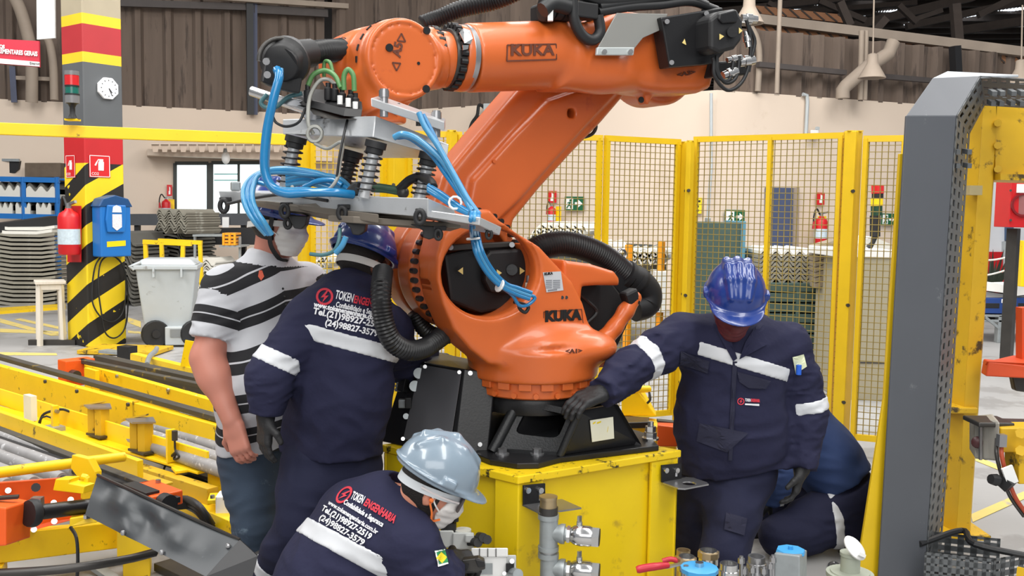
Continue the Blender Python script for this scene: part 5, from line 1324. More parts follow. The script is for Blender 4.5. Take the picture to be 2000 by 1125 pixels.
def bolt_ring(name, c, r, n, o0, o1, br, m, par=rob, ph=0.0, nn=8):
    first = None
    for i in range(n):
        a = 2 * PI * i / n + ph; s, z = c[0] + r * math.cos(a), c[1] + r * math.sin(a); q = LW(s, o0, z)
        if first is None: first = MB().cyl(q, LW(s, o1, z), br, n=nn).build(name, m, par, 40); q0 = q
        else:
            o = first.copy(); COL.objects.link(o); o.location = q - q0
# ---- carousel: plate with the big round window, flaring into the turntable
FO = .15
win = RP(962, 533, FO); wr_ = (abs(RP(1052, 533, FO)[0] - RP(868, 533, FO)[0]) / 2, abs(RP(962, 446, FO)[1] - RP(962, 620, FO)[1]) / 2)
outl = poly_px([(977, 430), (1020, 458), (1056, 482), (1084, 512), (1120, 551), (1141, 593), (1153, 636), (1158, 668), (1156, 700)], FO) + poly_px([(915, 700), (880, 672), (848, 636), (826, 585), (815, 540), (815, 498), (826, 456), (848, 428), (880, 411), (915, 408)], -.03)
c = SDF((-.62, -.5, .72), (.72, .36, 1.78), .0075)
c.poly(outl, 1, -.03, FO, .016)
c.cyl((0, 0, .93), (0, 0, 1.05), .262, .012, .05); c.cyl((0, 0, 1.03), (0, -.02, 1.12), .25, .02, .06, r2=.16)
c.ell((.13, .12, 1.05), (.17, .15, .075), .04)                    # boss over the A1 drive
we = lambda k: [(win[0] + wr_[0] * k * math.cos(t * PI / 24), win[1] + wr_[1] * k * math.sin(t * PI / 24)) for t in range(48)]
for k, lo, hi in ((1.0, -.3, .4), (1.05, FO - .016, .4)): c.poly(we(k), 1, lo, hi, .002, .012, 's')
c.poly(we(1.1), 1, -.3, .075, .01, .01, 's'); c.half((0, 0, .925), (0, 0, -1))
cast(c, 'carousel')
# toothed turntable flange
dr = MB(); dr.lathe([(.228, .868), (.236, .874), (.236, .93), (.252, .932), (.252, .958), (.245, .962)], RO, UP, 64); dr.build('turntable_flange', M_ORA, rob, 35)
NT = 18
for i in range(NT):
    mb = MB()
    a = 2 * PI * (i + .1) / NT
    def q(r, da, z): return RO + V((math.cos(a + da) * r, math.sin(a + da) * r, z))
    mb.hexa([q(.23, -.10, .905), q(.252, -.10, .905), q(.252, .10, .905), q(.23, .10, .905), q(.23, -.10, .935), q(.252, -.10, .935), q(.252, .10, .935), q(.23, .10, .935)])
    mb.build('flange_tooth', M_ORA, rob, bevel=.003)
for i in range(NT):
    a = 2 * PI * (i + .6) / NT; p = RO + V((math.cos(a) * .228, math.sin(a) * .228, .885)); d = V((math.cos(a), math.sin(a), 0)); MB().cyl(p, p + d * .022, .011, n=10).build('flange_bolt', M_ORA, rob, 40)
st_ = SDF((.1, -.3, .9), (.5, .4, 1.1), .008)                    # stop lug on the right
st_.box((.285, .06, .985), (.045, .05, .03), None, .008)
cast(st_, 'stop_lug')
# right-hand prongs carrying the counterpart motor
pr = SDF((.1, -.42, .95), (.86, .3, 1.6), .0075)
pr.poly(poly_px([(1070, 500), (1096, 508), (1140, 514), (1186, 528), (1196, 542), (1196, 556), (1150, 556), (1124, 558), (1120, 600), (1080, 600)], .0), 1, -.1, .06, .02)
pr.chain([(R3(x, y, 0), r) for x, y, r in ((1150, 690, .055), (1176, 668, .042), (1200, 640, .034), (1222, 608, .034), (1240, 582, .03))], .02)
cast(pr, 'side_prongs')
# ---- A2 gear and link arm hub discs
A2 = win
g = SDF((A2[0] - .34, -.5, A2[1] - .34), (A2[0] + .34, .1, A2[1] + .34), .0075)
g.cyl((A2[0], -.19, A2[1]), (A2[0], -.06, A2[1]), .245, .015)
g.cyl((A2[0], -.36, A2[1]), (A2[0], -.215, A2[1]), .24, .02)
g.cyl((A2[0], -.22, A2[1]), (A2[0], -.18, A2[1]), .228, .003)
g.box((A2[0] - .235, -.30, A2[1] + .03), (.035, .035, .03), None, .012, .02)
g.cyl((A2[0], .02, A2[1]), (A2[0], -.32, A2[1]), .2, .01, .005, 's')
cast(g, 'shoulder_gear')
bolt_ring('gear_bolt', A2, .236, 40, -.062, -.03, .0115, M_BLK)
MB().cyl(LW(A2[0], -.315, A2[1]), LW(A2[0], -.21, A2[1]), .199, n=40).build('dark_window_back', M_BLK, rob, 40)  # black disc puts the darkness inside the window into its colour
bolt_ring('window_bolt', A2, .165, 26, -.21, -.18, .012, M_ORA)
# ---- link arm
lo_, hi_ = -.34, -.15
arm_px = [(868, 345), (905, 300), (960, 235), (1020, 165), (1060, 130), (1300, 20), (1345, 90), (1240, 168), (1180, 238), (1120, 300), (1060, 366), (1008, 430), (990, 500), (860, 470), (850, 400)]
arm = poly_px(arm_px, hi_)
l = SDF((min(a for a, b in arm) - .08, -.42, 1.2), (max(a for a, b in arm) + .1, .0, 2.35), .009)
l.poly(arm, 1, lo_, hi_, .035)
rec = poly_px([(918, 352), (1000, 262), (1066, 196), (1200, 150), (1215, 168), (1150, 236), (1075, 318), (1010, 392), (960, 440), (905, 420)], hi_)
l.poly(rec, 1, hi_ - .03, hi_ + .03, .02, .02)                  # raised main web
l.cyl((A2[0], lo_, A2[1]), (A2[0], hi_ - .03, A2[1]), .23, .03, .06)
hp = RP(1109, 222, hi_); l.cyl((hp[0], hi_ - .1, hp[1]), (hp[0], hi_ + .08, hp[1]), .021, .002, .003, 's')
ELB = RP(1345, 105, 0)
l.cyl((ELB[0] - .02, lo_, ELB[1] - .02), (ELB[0] - .02, hi_ + .02, ELB[1] - .02), .19, .03, .05)
cast(l, 'link_arm')
MB().cyl(LW(hp[0], hi_ - .085, hp[1]), LW(hp[0], hi_ - .08, hp[1]), .022, n=20).build('arm_hole_plug', M_BLKM, rob)
p = RP(958, 316, hi_); MB().cyl(LW(p[0], hi_, p[1]), LW(p[0], hi_ + .036, p[1]), .008, n=10).build('grease_nipple', M_ORA, rob)
MB().tube(spline([LW(*R3(x, y, -.24)) for x, y in ((1146, 236), (1158, 236), (1164, 248), (1156, 262), (1138, 268), (1124, 264))], 5), .008, 8).build('lifting_strap', M_DST, rob, 60)
# ---- forearm: tube from the wrist flange to the elbow
def midr(px, y0, y1):
    a, b = RP(px, y0, 0), RP(px, y1, 0); return (a[0], (a[1] + b[1]) / 2), (a[1] - b[1]) / 2
f1, r1 = midr(912, 44, 183); f2_, r2_ = midr(1100, 40, 174)
fa = SDF((f1[0] - .06, -.25, 1.9), (ELB[0] + .28, .25, 2.4), .008)
fa.cyl((f1[0], 0, f1[1]), (f2_[0], 0, f2_[1]), r1 * .97, .006, 0, r2=r2_ * 1.0)
fa.cyl((f2_[0] - .03, 0, f2_[1]), (f2_[0] + .02, 0, f2_[1]), r2_ * 1.03, .02)
el_px = [(1096, 42), (1160, 40), (1230, 8), (1300, -26), (1390, -30), (1402, 60), (1400, 140), (1392, 172), (1370, 181), (1300, 182), (1220, 172), (1096, 172)]
fa.poly(poly_px(el_px, .1), 1, -.13, .11, .05, .03)
fa.poly(poly_px([(1150, 178), (1236, 176), (1250, 188), (1258, 208), (1268, 190), (1290, 178), (1300, 160), (1200, 150)], 0), 1, -.04, .03, .01, .01)
fa.ell((RP(1180, 118, .1)[0], .06, RP(1180, 130, .1)[1]), (.18, .09, .10), .05)
cast(fa, 'forearm')
p = RP(1252, 195, .03); MB().cyl(LW(p[0], .028, p[1]), LW(p[0], .034, p[1]), .013, n=16).build('lug_hole', M_BLKM, rob)
# shiny worn band near the flange and dark joint rings
for px, k, w, m in ((906, .99, .012, M_STEEL), (898, 1.0, .02, M_ORA), (884, .93, .03, M_DST), (862, .93, .025, M_ORA), (846, .86, .02, M_ORA)):
    q_, rr = midr(px, 46 + (912 - px) * .22, 181 - (912 - px) * .12); MB().lathe([(rr * k * .98, -w), (rr * k, -w * .8), (rr * k, w * .8), (rr * k * .98, w)], LW(q_[0], 0, q_[1]), RT, 40).build('wrist_flange', m, rob, 40)
for px, k in ((896, 1.0), (858, .9)):
    q_, rr = midr(px, 48, 178)
    for i in range(24):
        a = 2 * PI * i / 24; d = RN * math.cos(a) + UP * math.sin(a); c_ = LW(q_[0], 0, q_[1]) + d * rr * k * .93; MB().cyl(c_ - RT * .02, c_ - RT * .045, .012, n=8).build('wrist_bolt', M_BLK, rob, 40)
# ---- wrist
W5 = RP(788, 116, .12); wr5 = .145
w = SDF((W5[0] - .36, -.36, W5[1] - .36), (W5[0] + .3, .2, W5[1] + .22), .0065)
w.cyl((W5[0], -.10, W5[1]), (W5[0], .09, W5[1]), wr5 * 1.03, .02)
w.cyl((W5[0], .06, W5[1]), (W5[0], .13, W5[1]), wr5, .018)
wb_ = RP(700, 128, -.14)
w.cyl((wb_[0], -.26, wb_[1]), (wb_[0], -.06, wb_[1]), .125, .04, .03)
n0 = RP(846, 112, 0); w.cyl((W5[0], 0, W5[1]), (n0[0] + .02, 0, n0[1]), .115, .02, .04)
nb_ = R3(738, 222, .03)
w.cyl((W5[0] - .1, .0, W5[1] - .05), nb_, .085, .012, .05)
w.cyl((W5[0] - .02, .02, W5[1] - .13), (W5[0] - .02, .02, W5[1] - .22), .07, .012, .03)
w.cyl((W5[0], .119, W5[1]), (W5[0], .2, W5[1]), wr5 * .86, .004, .004, 's'); w.cyl((W5[0], .08, W5[1]), (W5[0], .127, W5[1]), wr5 * .85, .01)
cast(w, 'wrist')
for i in range(9):
    a = math.radians(118 + i * 16); q_ = LW(W5[0] + math.cos(a) * wr5 * 1.02, .055, W5[1] + math.sin(a) * wr5 * 1.02); d = RT * math.cos(a) + UP * math.sin(a); tt = RT * -math.sin(a) + UP * math.cos(a)
    MB().rod(q_ - tt * .011, q_ + tt * .011, .010, .012, up=d).build('wrist_slot', M_BLK, rob)
for dx, dz in ((-.058, .034), (.085, -.098), (.085, .108)):
    MB().cyl(LW(W5[0] + dx, .126, W5[1] + dz), LW(W5[0] + dx, .133, W5[1] + dz), .014, n=14).build('drain_plug', M_BLK, rob, 40)
MB().cyl(LW(W5[0] + .055, .126, W5[1] - .01), LW(W5[0] + .055, .129, W5[1] - .01), .006, n=10).build('drain_plug', M_BLK, rob)
def tri_mark(cs, cz, o, r, ang, par):
    p = [LW(cs + r * math.cos(ang + i * 2 * PI / 3), o, cz + r * math.sin(ang + i * 2 * PI / 3)) for i in range(3)]; mb = MB()
    for i in range(3): mb.rod(p[i], p[(i + 1) % 3], r * .28, .0015, up=RN)
    return mb.build('arrow_mark', M_DGO, par)
M_DGO = mat('engraved_shadow_orange', (96, 48, 30), .6)
tri_mark(W5[0] - .012, W5[1] + .07, .129, .018, PI / 2, rob); tri_mark(W5[0] - .030, W5[1] - .025, .129, .018, -PI / 2, rob)
text_on('A5', LW(W5[0] - .008, .128, W5[1] + .002), UP + RT * .2, -RT + UP * .2, .044, M_DGO, rob, bold=.0015)
# lettering on arm, carousel
def rtext(txt, px, py, o, px2, py2, h, m, bold=.0, par=rob):
    a, b = RW(px, py, o), RW(px2, py2, o); ex = b - a
    return text_on(txt, a, ex, UP, h, m, par, bold=bold, width=ex.length, name='lettering')
rad = r1 * 1.005
rtext('KUKA', 996, 114, rad, 1083, 113, .058, M_DGO, .002)
mb = MB(); q = [RW(x, y, rad - .002) for x, y in ((990, 119), (1087, 116), (1086, 86), (991, 88))]
for i in range(4): mb.rod(q[i], q[(i + 1) % 4], .005, .003, up=RN)
mb.build('nameplate_edge', M_DGO, rob)
M_INK = mat('black_ink', (14, 13, 13), .5)
rtext('KUKA', 1064, 633, FO + .005, 1136, 629, .056, M_INK, .0035)
mb = MB(); q = [RW(x, y, FO + .001) for x, y in ((1061, 636), (1139, 632), (1136, 604), (1062, 609))]
for i in range(4): mb.rod(q[i], q[(i + 1) % 4], .003, .002, up=RN)
mb.build('nameplate_edge', M_DGO, rob)
ap = RW(1106, 693, .2); rtext('<A1>', 1104, 692, .262, 1137, 691, .022, M_DGO, .001)
rtext('<A3>', 1322, 152, .113, 1358, 146, .022, M_DGO, .001)
for x in (1098, 1106): MB().cyl(RW(x, 581, FO), RW(x, 581, FO + .002), .007, n=14).build('plug_hole', M_BLKM, rob)
# rating plate
q = [RW(x, y, FO + .001) for x, y in ((1067, 571), (1100, 567), (1095, 530), (1060, 532))]
pl_ = MB().prism(q, RN * .002).build('rating_plate', mat('plate_silver', (200, 202, 206), .4, .2, var=.05), rob)
text_on('KUKA', RW(1063, 539, FO + .004), q[1] - q[0], UP, .014, M_INK, pl_, bold=.0005)
mb = MB()
for i in range(5):
    for (xa, xb) in ((1066, 1078), (1080, 1094)): mb.prism([RW(xa, 547 + i * 3.6, FO + .0035), RW(xb, 546.6 + i * 3.6, FO + .0035), RW(xb, 548.4 + i * 3.6, FO + .0035), RW(xa, 548.8 + i * 3.6, FO + .0035)], RN * .0005)
mb.prism([RW(1070, 569, FO + .0035), RW(1088, 567, FO + .0035), RW(1088, 564, FO + .0035), RW(1070, 566, FO + .0035)], RN * .0005); mb.build('plate_print', mat('plate_print', (120, 124, 130), .6), pl_)
# ---- black A2 motor inside the window, warning triangles
mo = -.02
MB().prism([RW(x, y, -.02) for x, y in ((868, 498), (935, 480), (1036, 476), (1046, 510), (1042, 560), (1020, 602), (940, 612), (880, 590))], RN * -.12).build('motor_body', M_BLK, rob, bevel=.012)
MB().prism([RW(x, y, .02) for x, y in ((948, 500), (958, 490), (1020, 486), (1034, 505), (1034, 552), (1016, 575), (960, 572), (948, 548))], RN * -.05).build('motor_cap', M_BLKM, rob, bevel=.012)
MB().cyl(RW(1000, 527, .02), RW(1000, 527, .035), .022, n=18).build('motor_plug', M_BLK, rob, 40)
MB().prism([RW(x, y, .0) for x, y in ((878, 478), (1002, 472), (1006, 482), (878, 490))], RN * -.04).build('motor_plate', M_DST, rob, bevel=.004)
M_WTRI = mat('warning_triangle', (226, 204, 130), .5)
for x, y, o, s in ((899, 529, .002, -1), (975, 533, .024, 1), (1020, 529, .024, 1), (1342 - 4, 82, 0, 0),):
    if s: MB().prism([RW(x - 5 * s, y - 7, o), RW(x - 5 * s, y + 7, o), RW(x + 5 * s, y, o)], RN * .0015).build('warning_triangle', M_WTRI, rob)
for x, y in ((880, 483), (944, 500), (1000, 478)): MB().cyl(RW(x, y, .01), RW(x, y, .03), .011, n=10).build('motor_bolt', M_STEEL, rob, 40)
MB().cyl(RW(1033, 538, .06), RW(1031, 606, .06), .011, n=12).build('motor_connector', M_STEEL, rob, 40); MB().cyl(RW(1033, 552, .06), RW(1032, 584, .06), .015, n=12).build('connector_sleeve', M_LAB, rob, 40)
# motor behind the prongs
MB().prism([RW(x, y, -.09) for x, y in ((1118, 556), (1196, 552), (1222, 586), (1206, 640), (1160, 676), (1130, 640))], RN * -.12).build('counter_motor', M_BLKM, rob, bevel=.01)
MB().prism([RW(x, y, -.12) for x, y in ((1165, 668), (1228, 606), (1236, 612), (1206, 676), (1190, 676))], RN * -.05).build('motor_guard', M_BLK, rob, bevel=.004)
MB().cyl(RW(1196, 654, -.115), RW(1196, 654, -.10), .016, n=12).build('guard_bolt', M_STEEL, rob, 40)
MB().tube(spline([RW(1128, 570, -.07), RW(1150, 590, -.06), RW(1165, 610, -.06), RW(1140, 636, -.06)], 5), .008, 6).build('motor_cable', M_RUB, rob)
# ---- elbow motor and its boxes
def pbox(par, name, pts, o, th, m, bevel=.006): return MB().prism([RW(x, y, o) for x, y in pts], RN * -th).build(name, m, par, bevel=bevel)
pbox(rob, 'elbow_motor_plate', ((1290, 34), (1412, 14), (1418, 100), (1396, 124), (1308, 132), (1296, 60)), .20, .07, M_BLK)
pbox(rob, 'elbow_motor', ((1388, 36), (1406, 22), (1440, 16), (1452, 40), (1450, 78), (1436, 96), (1404, 104), (1388, 96)), .29, .12, M_BLKM, .014)
pbox(rob, 'elbow_motor_cap', ((1406, 26), (1438, 18), (1444, 34), (1440, 44), (1412, 46), (1404, 38)), .30, .02, M_BLK, .006)
MB().cyl(RW(1431, 62, .29), RW(1431, 62, .315), .022, n=18).build('motor_plug', M_BLK, rob, 40)
for pts, o in ((((1332, 84), (1340, 88), (1337, 76)), .203), (((1405, 78), (1405, 66), (1414, 71)), .293), (((1443, 66), (1443, 54), (1450, 60)), .293)):
    MB().prism([RW(x, y, o) for x, y in pts], RN * .0015).build('warning_triangle', M_WTRI, rob)
for x, y in ((1303, 42), (1380, 26), (1312, 122), (1372, 46)): MB().cyl(RW(x, y, .2), RW(x, y, .215), .010, n=10).build('motor_bolt', M_STEEL, rob, 40)
for x0, y0, x1, y1, r in ((1412, 148, 1448, 136, .018), (1444, 122, 1472, 118, .02), (1448, 36, 1474, 38, .018), (1456, 62, 1463, 100, .014), (1420, 118, 1456, 110, .012)):
    MB().lathe([(r, 0), (r, .02), (r * 1.25, .022), (r * 1.25, .045), (r, .047), (r * .9, .07)], RW(x0, y0, .22), RW(x1, y1, .24) - RW(x0, y0, .22), 14).build('cable_connector', M_CHR, rob, 40)
for pts in (((1400, 108), (1402, 140), (1418, 162), (1438, 150), (1444, 110)), ((1394, 120), (1396, 150), (1420, 176), (1446, 164), (1462, 130), (1466, 80), (1458, 40)), ((1392, 112), (1404, 150), (1424, 156), (1432, 120)), ((1462, 50), (1474, 80), (1468, 110), (1462, 140))):
    MB().tube(spline([RW(x, y, .24) for x, y in pts], 6), .008, 8).build('motor_cable', M_RUB, rob, 60)
pbox(rob, 'connector_block', ((1396, 150), (1462, 146), (1464, 116), (1404, 120)), .18, .08, M_BLKM, .008)
# grey bracket plate on the elbow with its rounded foot strip
M_GPLT = mat('grey_bracket_plate', (146, 146, 142), .4, .25, var=.06)
pbox(rob, 'bracket_plate', ((1167, 94), (1205, 25), (1304, 27), (1296, 56), (1256, 74), (1240, 94)), .175, .006, M_GPLT, .002)
pbox(rob, 'bracket_foot', ((1165, 108), (1167, 92), (1240, 92), (1238, 108)), .185, .014, mat('pale_bracket', (188, 194, 194), .4, .3), .004)
for x in (1181, 1232): MB().cyl(RW(x, 101, .185), RW(x, 101, .196), .010, n=12).cyl(RW(x, 101, .196), RW(x, 101, .2), .006, n=8).build('bracket_bolt', M_CHR, rob, 40)
# cable dress pack on top of the elbow
for pts, r in ((((1118, 0), (1122, 40), (1138, 70), (1158, 78), (1172, 62), (1168, 30)), .022), (((1060, 20), (1080, 8), (1110, 14)), .03), (((1168, 24), (1230, 14), (1290, 10), (1350, 4), (1400, 20)), .018), (((1170, 14), (1240, 4), (1330, -6), (1380, 10)), .018), (((1090, -5), (1130, -10), (1180, 2), (1260, -2)), .02)):
    MB().tube(spline([RW(x, y, .16) for x, y in pts], 6), r, 10).build('dress_pack_cable', M_RUB, rob, 60)
for x, r in ((1068, .052), (1088, .045), (1104, .05), (1145, .045)): MB().lathe([(r * .8, -.02), (r, -.015), (r, .015), (r * .8, .02)], RW(x, 16, .1), RT, 20).build('cable_clamp', M_BLKM, rob, 40)
MB().box(RW(1075, 28, .17), (.02, .02, .05)).build('clamp_tag', M_WHT, rob); MB().box(RW(1140, 22, .15), (.1, .06, .06), PH).build('clamp_block', M_BLKM, rob, bevel=.006)
pbox(rob, 'clamp_plate', ((1060, 40), (1230, 30), (1220, 0), (1060, 4)), .08, .1, M_BLKM, .01)
# ---- corrugated black hoses
corr(spline([RW(x, y, o) for x, y, o in ((824, 48, -.18), (862, 34, -.17), (900, 18, -.14), (960, 4, -.08), (1010, -16, 0), (1060, -40, .05))], 10), .036).build('upper_hose', M_HOSE, rob, 60)
corr(spline([RW(x, y, -.16) for x, y in ((1040, 492), (1062, 482), (1100, 476), (1140, 484), (1180, 502), (1216, 530), (1236, 548))], 10), .056).build('elbow_hose', M_HOSE, rob, 60)
MB().tube(spline([RW(x, y, -.16) for x, y in ((1226, 540), (1250, 552), (1266, 572), (1262, 596), (1238, 604))], 8), [.066] * 8 + [.062] * 16 + [.058] * 9, 18).build('hose_elbow', M_BLKM, rob, 60)
for x, y, dx, dy in ((1222, 537, 1, .7), (1240, 549, 1, .8)):
    a, b = RW(x, y, -.16), RW(x + dx * 10, y + dy * 10, -.16); MB().lathe([(.06, -.014), (.068, -.012), (.068, .012), (.06, .014)], a, b - a, 24).build('hose_clamp', M_BLKM, rob, 40)
MB().tube([RW(1214, 497, -.16) + (RT * math.cos(a) + UP * math.sin(a)) * .024 for a in [i * PI / 8 for i in range(16)]], .006, 6, True).build('hose_ring', M_STEEL, rob, 60)
pbox(rob, 'prong_bracket', ((1222, 574), (1246, 562), (1254, 594), (1232, 602)), .03, .06, M_BLKM, .012)
pbox(rob, 'hose_bracket', ((1186, 545), (1210, 520), (1240, 552), (1222, 585), (1196, 560)), -.12, .05, M_BLK, .008)
corr(spline([RW(x, y, o) for x, y, o in ((748, 528, .0), (744, 570, .08), (748, 620, .1), (764, 664, .1), (795, 684, .08), (828, 680, .04), (856, 662, 0), (884, 640, -.08))], 10), .039).build('shoulder_hose', M_HOSE, rob, 60)
corr(spline([RW(x, y, -.18) for x, y in ((808, 610), (826, 640), (850, 655), (890, 655))], 8), .034).build('shoulder_hose', M_HOSE, rob, 60)
# wrist hose with its black clamp ring on a plate
corr(spline([RW(x, y, o) for x, y, o in ((680, 92, -.1), (660, 98, -.08), (630, 100, -.04), (592, 106, .0))], 8), .042).build('wrist_hose', M_HOSE, rob, 60)
MB().tube(spline([RW(x, y, o) for x, y, o in ((606, 104, .0), (580, 108, .03), (556, 122, .07))], 6), .05, 18).build('hose_end', M_BLKM, rob, 60)
cd = (RN * .8 - RT * .5 - UP * .25).normalized()
cc = RW(556, 120, .03)
MB().lathe([(.06, -.06), (.076, -.05), (.084, -.03), (.084, .01), (.072, .02), (.066, .03), (.062, .05), (.056, .055), (.02, .056)], cc, cd, 30).build('hose_clamp_ring', M_BLKM, rob, 40)
MB().prism([RW(x, y, .06) for x, y in ((512, 160), (520, 112), (588, 112), (592, 150), (586, 182), (548, 174))], RN * -.03).build('clamp_plate', M_BLK, rob, bevel=.004)
MB().tube([cc + cd * .03 + (UP * math.sin(a) + RT * math.cos(a)) * .08 for a in [i * PI / 14 - .2 for i in range(16)]], .008, 8).build('clamp_band', M_DST, rob, 60)
for x, y in ((520, 120), (522, 146)): MB().cyl(RW(x, y, .11), RW(x, y, .13), .012, n=10).build('clamp_bolt', M_STEEL, rob, 40)

# worn silver patches on the forearm beside the flange
for pts in (((902, 62), (914, 52), (926, 56), (926, 74), (920, 86), (908, 84)), ((904, 88), (916, 88), (914, 96), (904, 98))):
    ps = []
    for x, y in pts:
        s0, z0 = RP(x, y, r1); ps.append((s0, z0))
    MB().prism([LW(a, math.sqrt(max(.0001, (r1 * .985) ** 2 - (b - f1[1]) ** 2)), b) for a, b in ps], RN * .003).build('silver_tape', M_CHR, rob)
# ================================================================== GRIPPER hanging on the robot wrist
gr = thing('gripper', 'aluminium plate gripper with four sprung posts hanging from the robot wrist', 'gripper', P(700, 460, 3.4))
def hx(par, name, bot, top, m, bevel=.003):
    return MB().hexa([P(*q) for q in bot] + [P(*q) for q in top]).build(name, m, par, bevel=bevel)
hx(gr, 'upper_plate', ((552, 262, 3.58), (728, 268, 3.22), (874, 309, 3.42), (724, 309, 3.85)), ((552, 233, 3.60), (733, 226, 3.24), (877, 282, 3.44), (690, 236, 3.87)), M_ALU)
hx(gr, 'lower_plate', ((432, 393, 3.72), (836, 424, 3.10), (892, 436, 3.22), (560, 400, 3.9)), ((426, 373, 3.72), (836, 387, 3.10), (888, 410, 3.22), (520, 372, 3.9)), M_ALU)
hx(gr, 'side_bar', ((836, 424, 3.12), (936, 440, 3.06), (976, 460, 3.16), (870, 440, 3.36)), ((836, 410, 3.12), (938, 424, 3.06), (980, 444, 3.16), (876, 412, 3.36)), M_ALU)
M_UND = mat('brownish_underside', (112, 104, 94), .5, .3, var=.3, scale=7)  # cross arms darker and browner than the plates
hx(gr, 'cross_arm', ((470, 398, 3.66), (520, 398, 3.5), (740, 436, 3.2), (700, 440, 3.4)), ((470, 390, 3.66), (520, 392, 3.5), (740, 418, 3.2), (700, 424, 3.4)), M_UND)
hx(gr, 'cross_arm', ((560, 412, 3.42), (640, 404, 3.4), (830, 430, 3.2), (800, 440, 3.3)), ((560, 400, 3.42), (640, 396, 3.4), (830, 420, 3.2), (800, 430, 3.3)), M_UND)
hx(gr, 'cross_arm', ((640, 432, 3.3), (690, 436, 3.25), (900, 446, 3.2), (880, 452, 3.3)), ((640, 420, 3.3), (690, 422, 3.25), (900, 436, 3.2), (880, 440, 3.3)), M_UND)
# clamp eyes
def eye(x, y, d, k=1.0):
    s = S(d) * k * 1.05
    c = P(x, y, d); ring = MB()
    ring.tube([c + V((math.cos(a) * 7 * s, 0, math.sin(a) * 11 * s)) for a in [i * PI / 8 for i in range(16)]], 4.6 * s, 8, True)
    o = ring.build('clamp_eye', M_BLKM, gr, 60)
    MB().hexa([P(x + a, y + b, d + e) for b in (-8, -17) for a, e in ((-9, 0), (16, .02), (16, .08), (-9, .08))]).build('clamp_block', M_BLKM, gr, bevel=.003)
for x, y, d, k in ((437, 402, 3.66, 1), (556, 412, 3.42, 1), (562, 436, 3.5, .8), (668, 416, 3.28, 1), (820, 424, 3.1, 1.1), (704, 440, 3.3, .9), (856, 458, 3.15, .8), (955, 458, 3.12, .7)): eye(x, y, d, k)
for pts, d in ((((668, 428), (715, 434), (712, 452), (700, 460), (688, 458), (684, 446)), 3.28), (((800, 438), (862, 444), (858, 462), (838, 468), (826, 464), (826, 450)), 3.18), (((562, 420), (600, 422), (596, 440), (588, 448), (574, 446)), 3.45)):
    MB().prism([P(x, y, d) for x, y in pts], (0, .06, 0)).build('clamp_body', M_BLKM, gr, bevel=.004)
# sprung posts
def post(x0, y0, x1, y1, d, dark=False):
    a, b = P(x0, y0, d), P(x1, y1, d + .0); k = S(d); ax = (b - a).normalized(); L = (b - a).length
    p = MB().cyl(a, b, 11.5 * k, n=18).build('guide_post', M_DST if dark else M_ALU, gr, 50)
    MB().lathe([(21 * k, -.01), (21 * k, .012), (17 * k, .014), (17 * k, .03), (12 * k, .034)], a, ax, 20).build('post_cap', M_BLKM, p, 40)
    u = ax.orthogonal().normalized(); w = ax.cross(u); n = 110; turns = 6.5; pts = []
    for i in range(n + 1):
        t = i / n; g = t * turns * 2 * PI; pts.append(a + ax * (.03 + (L - .045) * t) + (u * math.cos(g) + w * math.sin(g)) * 18 * k)
    MB().tube(pts, 1.7 * k, 6).build('coil_spring', M_BLK, p, 60)
post(578, 272, 556, 370, 3.5); post(688, 300, 668, 378, 3.6, True); post(734, 282, 710, 386, 3.25); post(839, 306, 818, 392, 3.36)
# clamp bar above the upper plate
hx(gr, 'clamp_bar', ((725, 208, 3.18), (868, 256, 3.32), (870, 250, 3.42), (740, 200, 3.28)), ((724, 191, 3.18), (868, 238, 3.32), (870, 232, 3.42), (742, 186, 3.28)), M_ALU)
for x, y0, y1, d in ((750, 180, 228, 3.22), (852, 222, 268, 3.36)):
    MB().lathe([(8 * S(d), 0), (8 * S(d), .09)], P(x, y1, d), UP, 16).lathe([(10 * S(d), 0), (10 * S(d), .022)], P(x, y0 + 10, d), UP, 16).build('clamp_bolt', M_STEEL, gr, 40)
for x, y in ((776, 214), (818, 236)): MB().cyl(P(x, y + 10, 3.3), P(x, y - 12, 3.3), .01, n=10).build('clamp_stud', M_DST, gr, 40)
MB().cyl(P(735, 226, 3.55), P(742, 200, 3.57), .085, n=28).build('flange_adapter', M_ORA, gr, 40)
# tool changer plate, tube and cables
MB().prism([P(x, y, d) for x, y, d in ((576, 196, 3.46), (590, 206, 3.42), (671, 227, 3.30), (706, 229, 3.32), (704, 212, 3.36), (632, 188, 3.5), (600, 186, 3.52))], (.0, .03, .028)).build('tool_changer', M_BLKM, gr, bevel=.004)
MB().prism([P(x, y, d) for x, y, d in ((603, 212, 3.4), (612, 224, 3.36), (646, 233, 3.30), (702, 233, 3.30), (704, 226, 3.36), (640, 206, 3.44))], (.0, .05, .014)).build('changer_base', M_DST, gr, bevel=.003)
MB().cyl(P(491, 178, 3.5), P(600, 214, 3.45), 9.5 * S(3.5), n=18).build('steel_tube', M_CHR, gr, 50)
MB().cyl(P(489, 177, 3.5), P(491, 178, 3.5), 7 * S(3.5), n=18).build('tube_bore', M_BLKM, gr, 50)
MB().hexa([P(x, y, d) for x, y, d in ((518, 196, 3.44), (590, 212, 3.44), (590, 212, 3.54), (518, 196, 3.54), (520, 182, 3.44), (592, 196, 3.44), (592, 196, 3.54), (520, 182, 3.54))]).build('tube_clamp', M_STEEL, gr, bevel=.003)
MB().prism([P(x, y, 3.46) for x, y in ((580, 214), (612, 208), (640, 222), (622, 236), (596, 234))], (0, .08, 0)).build('valve_block', M_STEEL, gr, bevel=.004)
for x, y in ((601, 186), (641, 182), (654, 184), (668, 192), (685, 196), (694, 202)): MB().lathe([(.012, 0), (.014, .005), (.014, .04), (.009, .045), (.009, .06)], P(x, y + 14, 3.42), UP, 12).build('plug', M_BLKM, gr, 40)
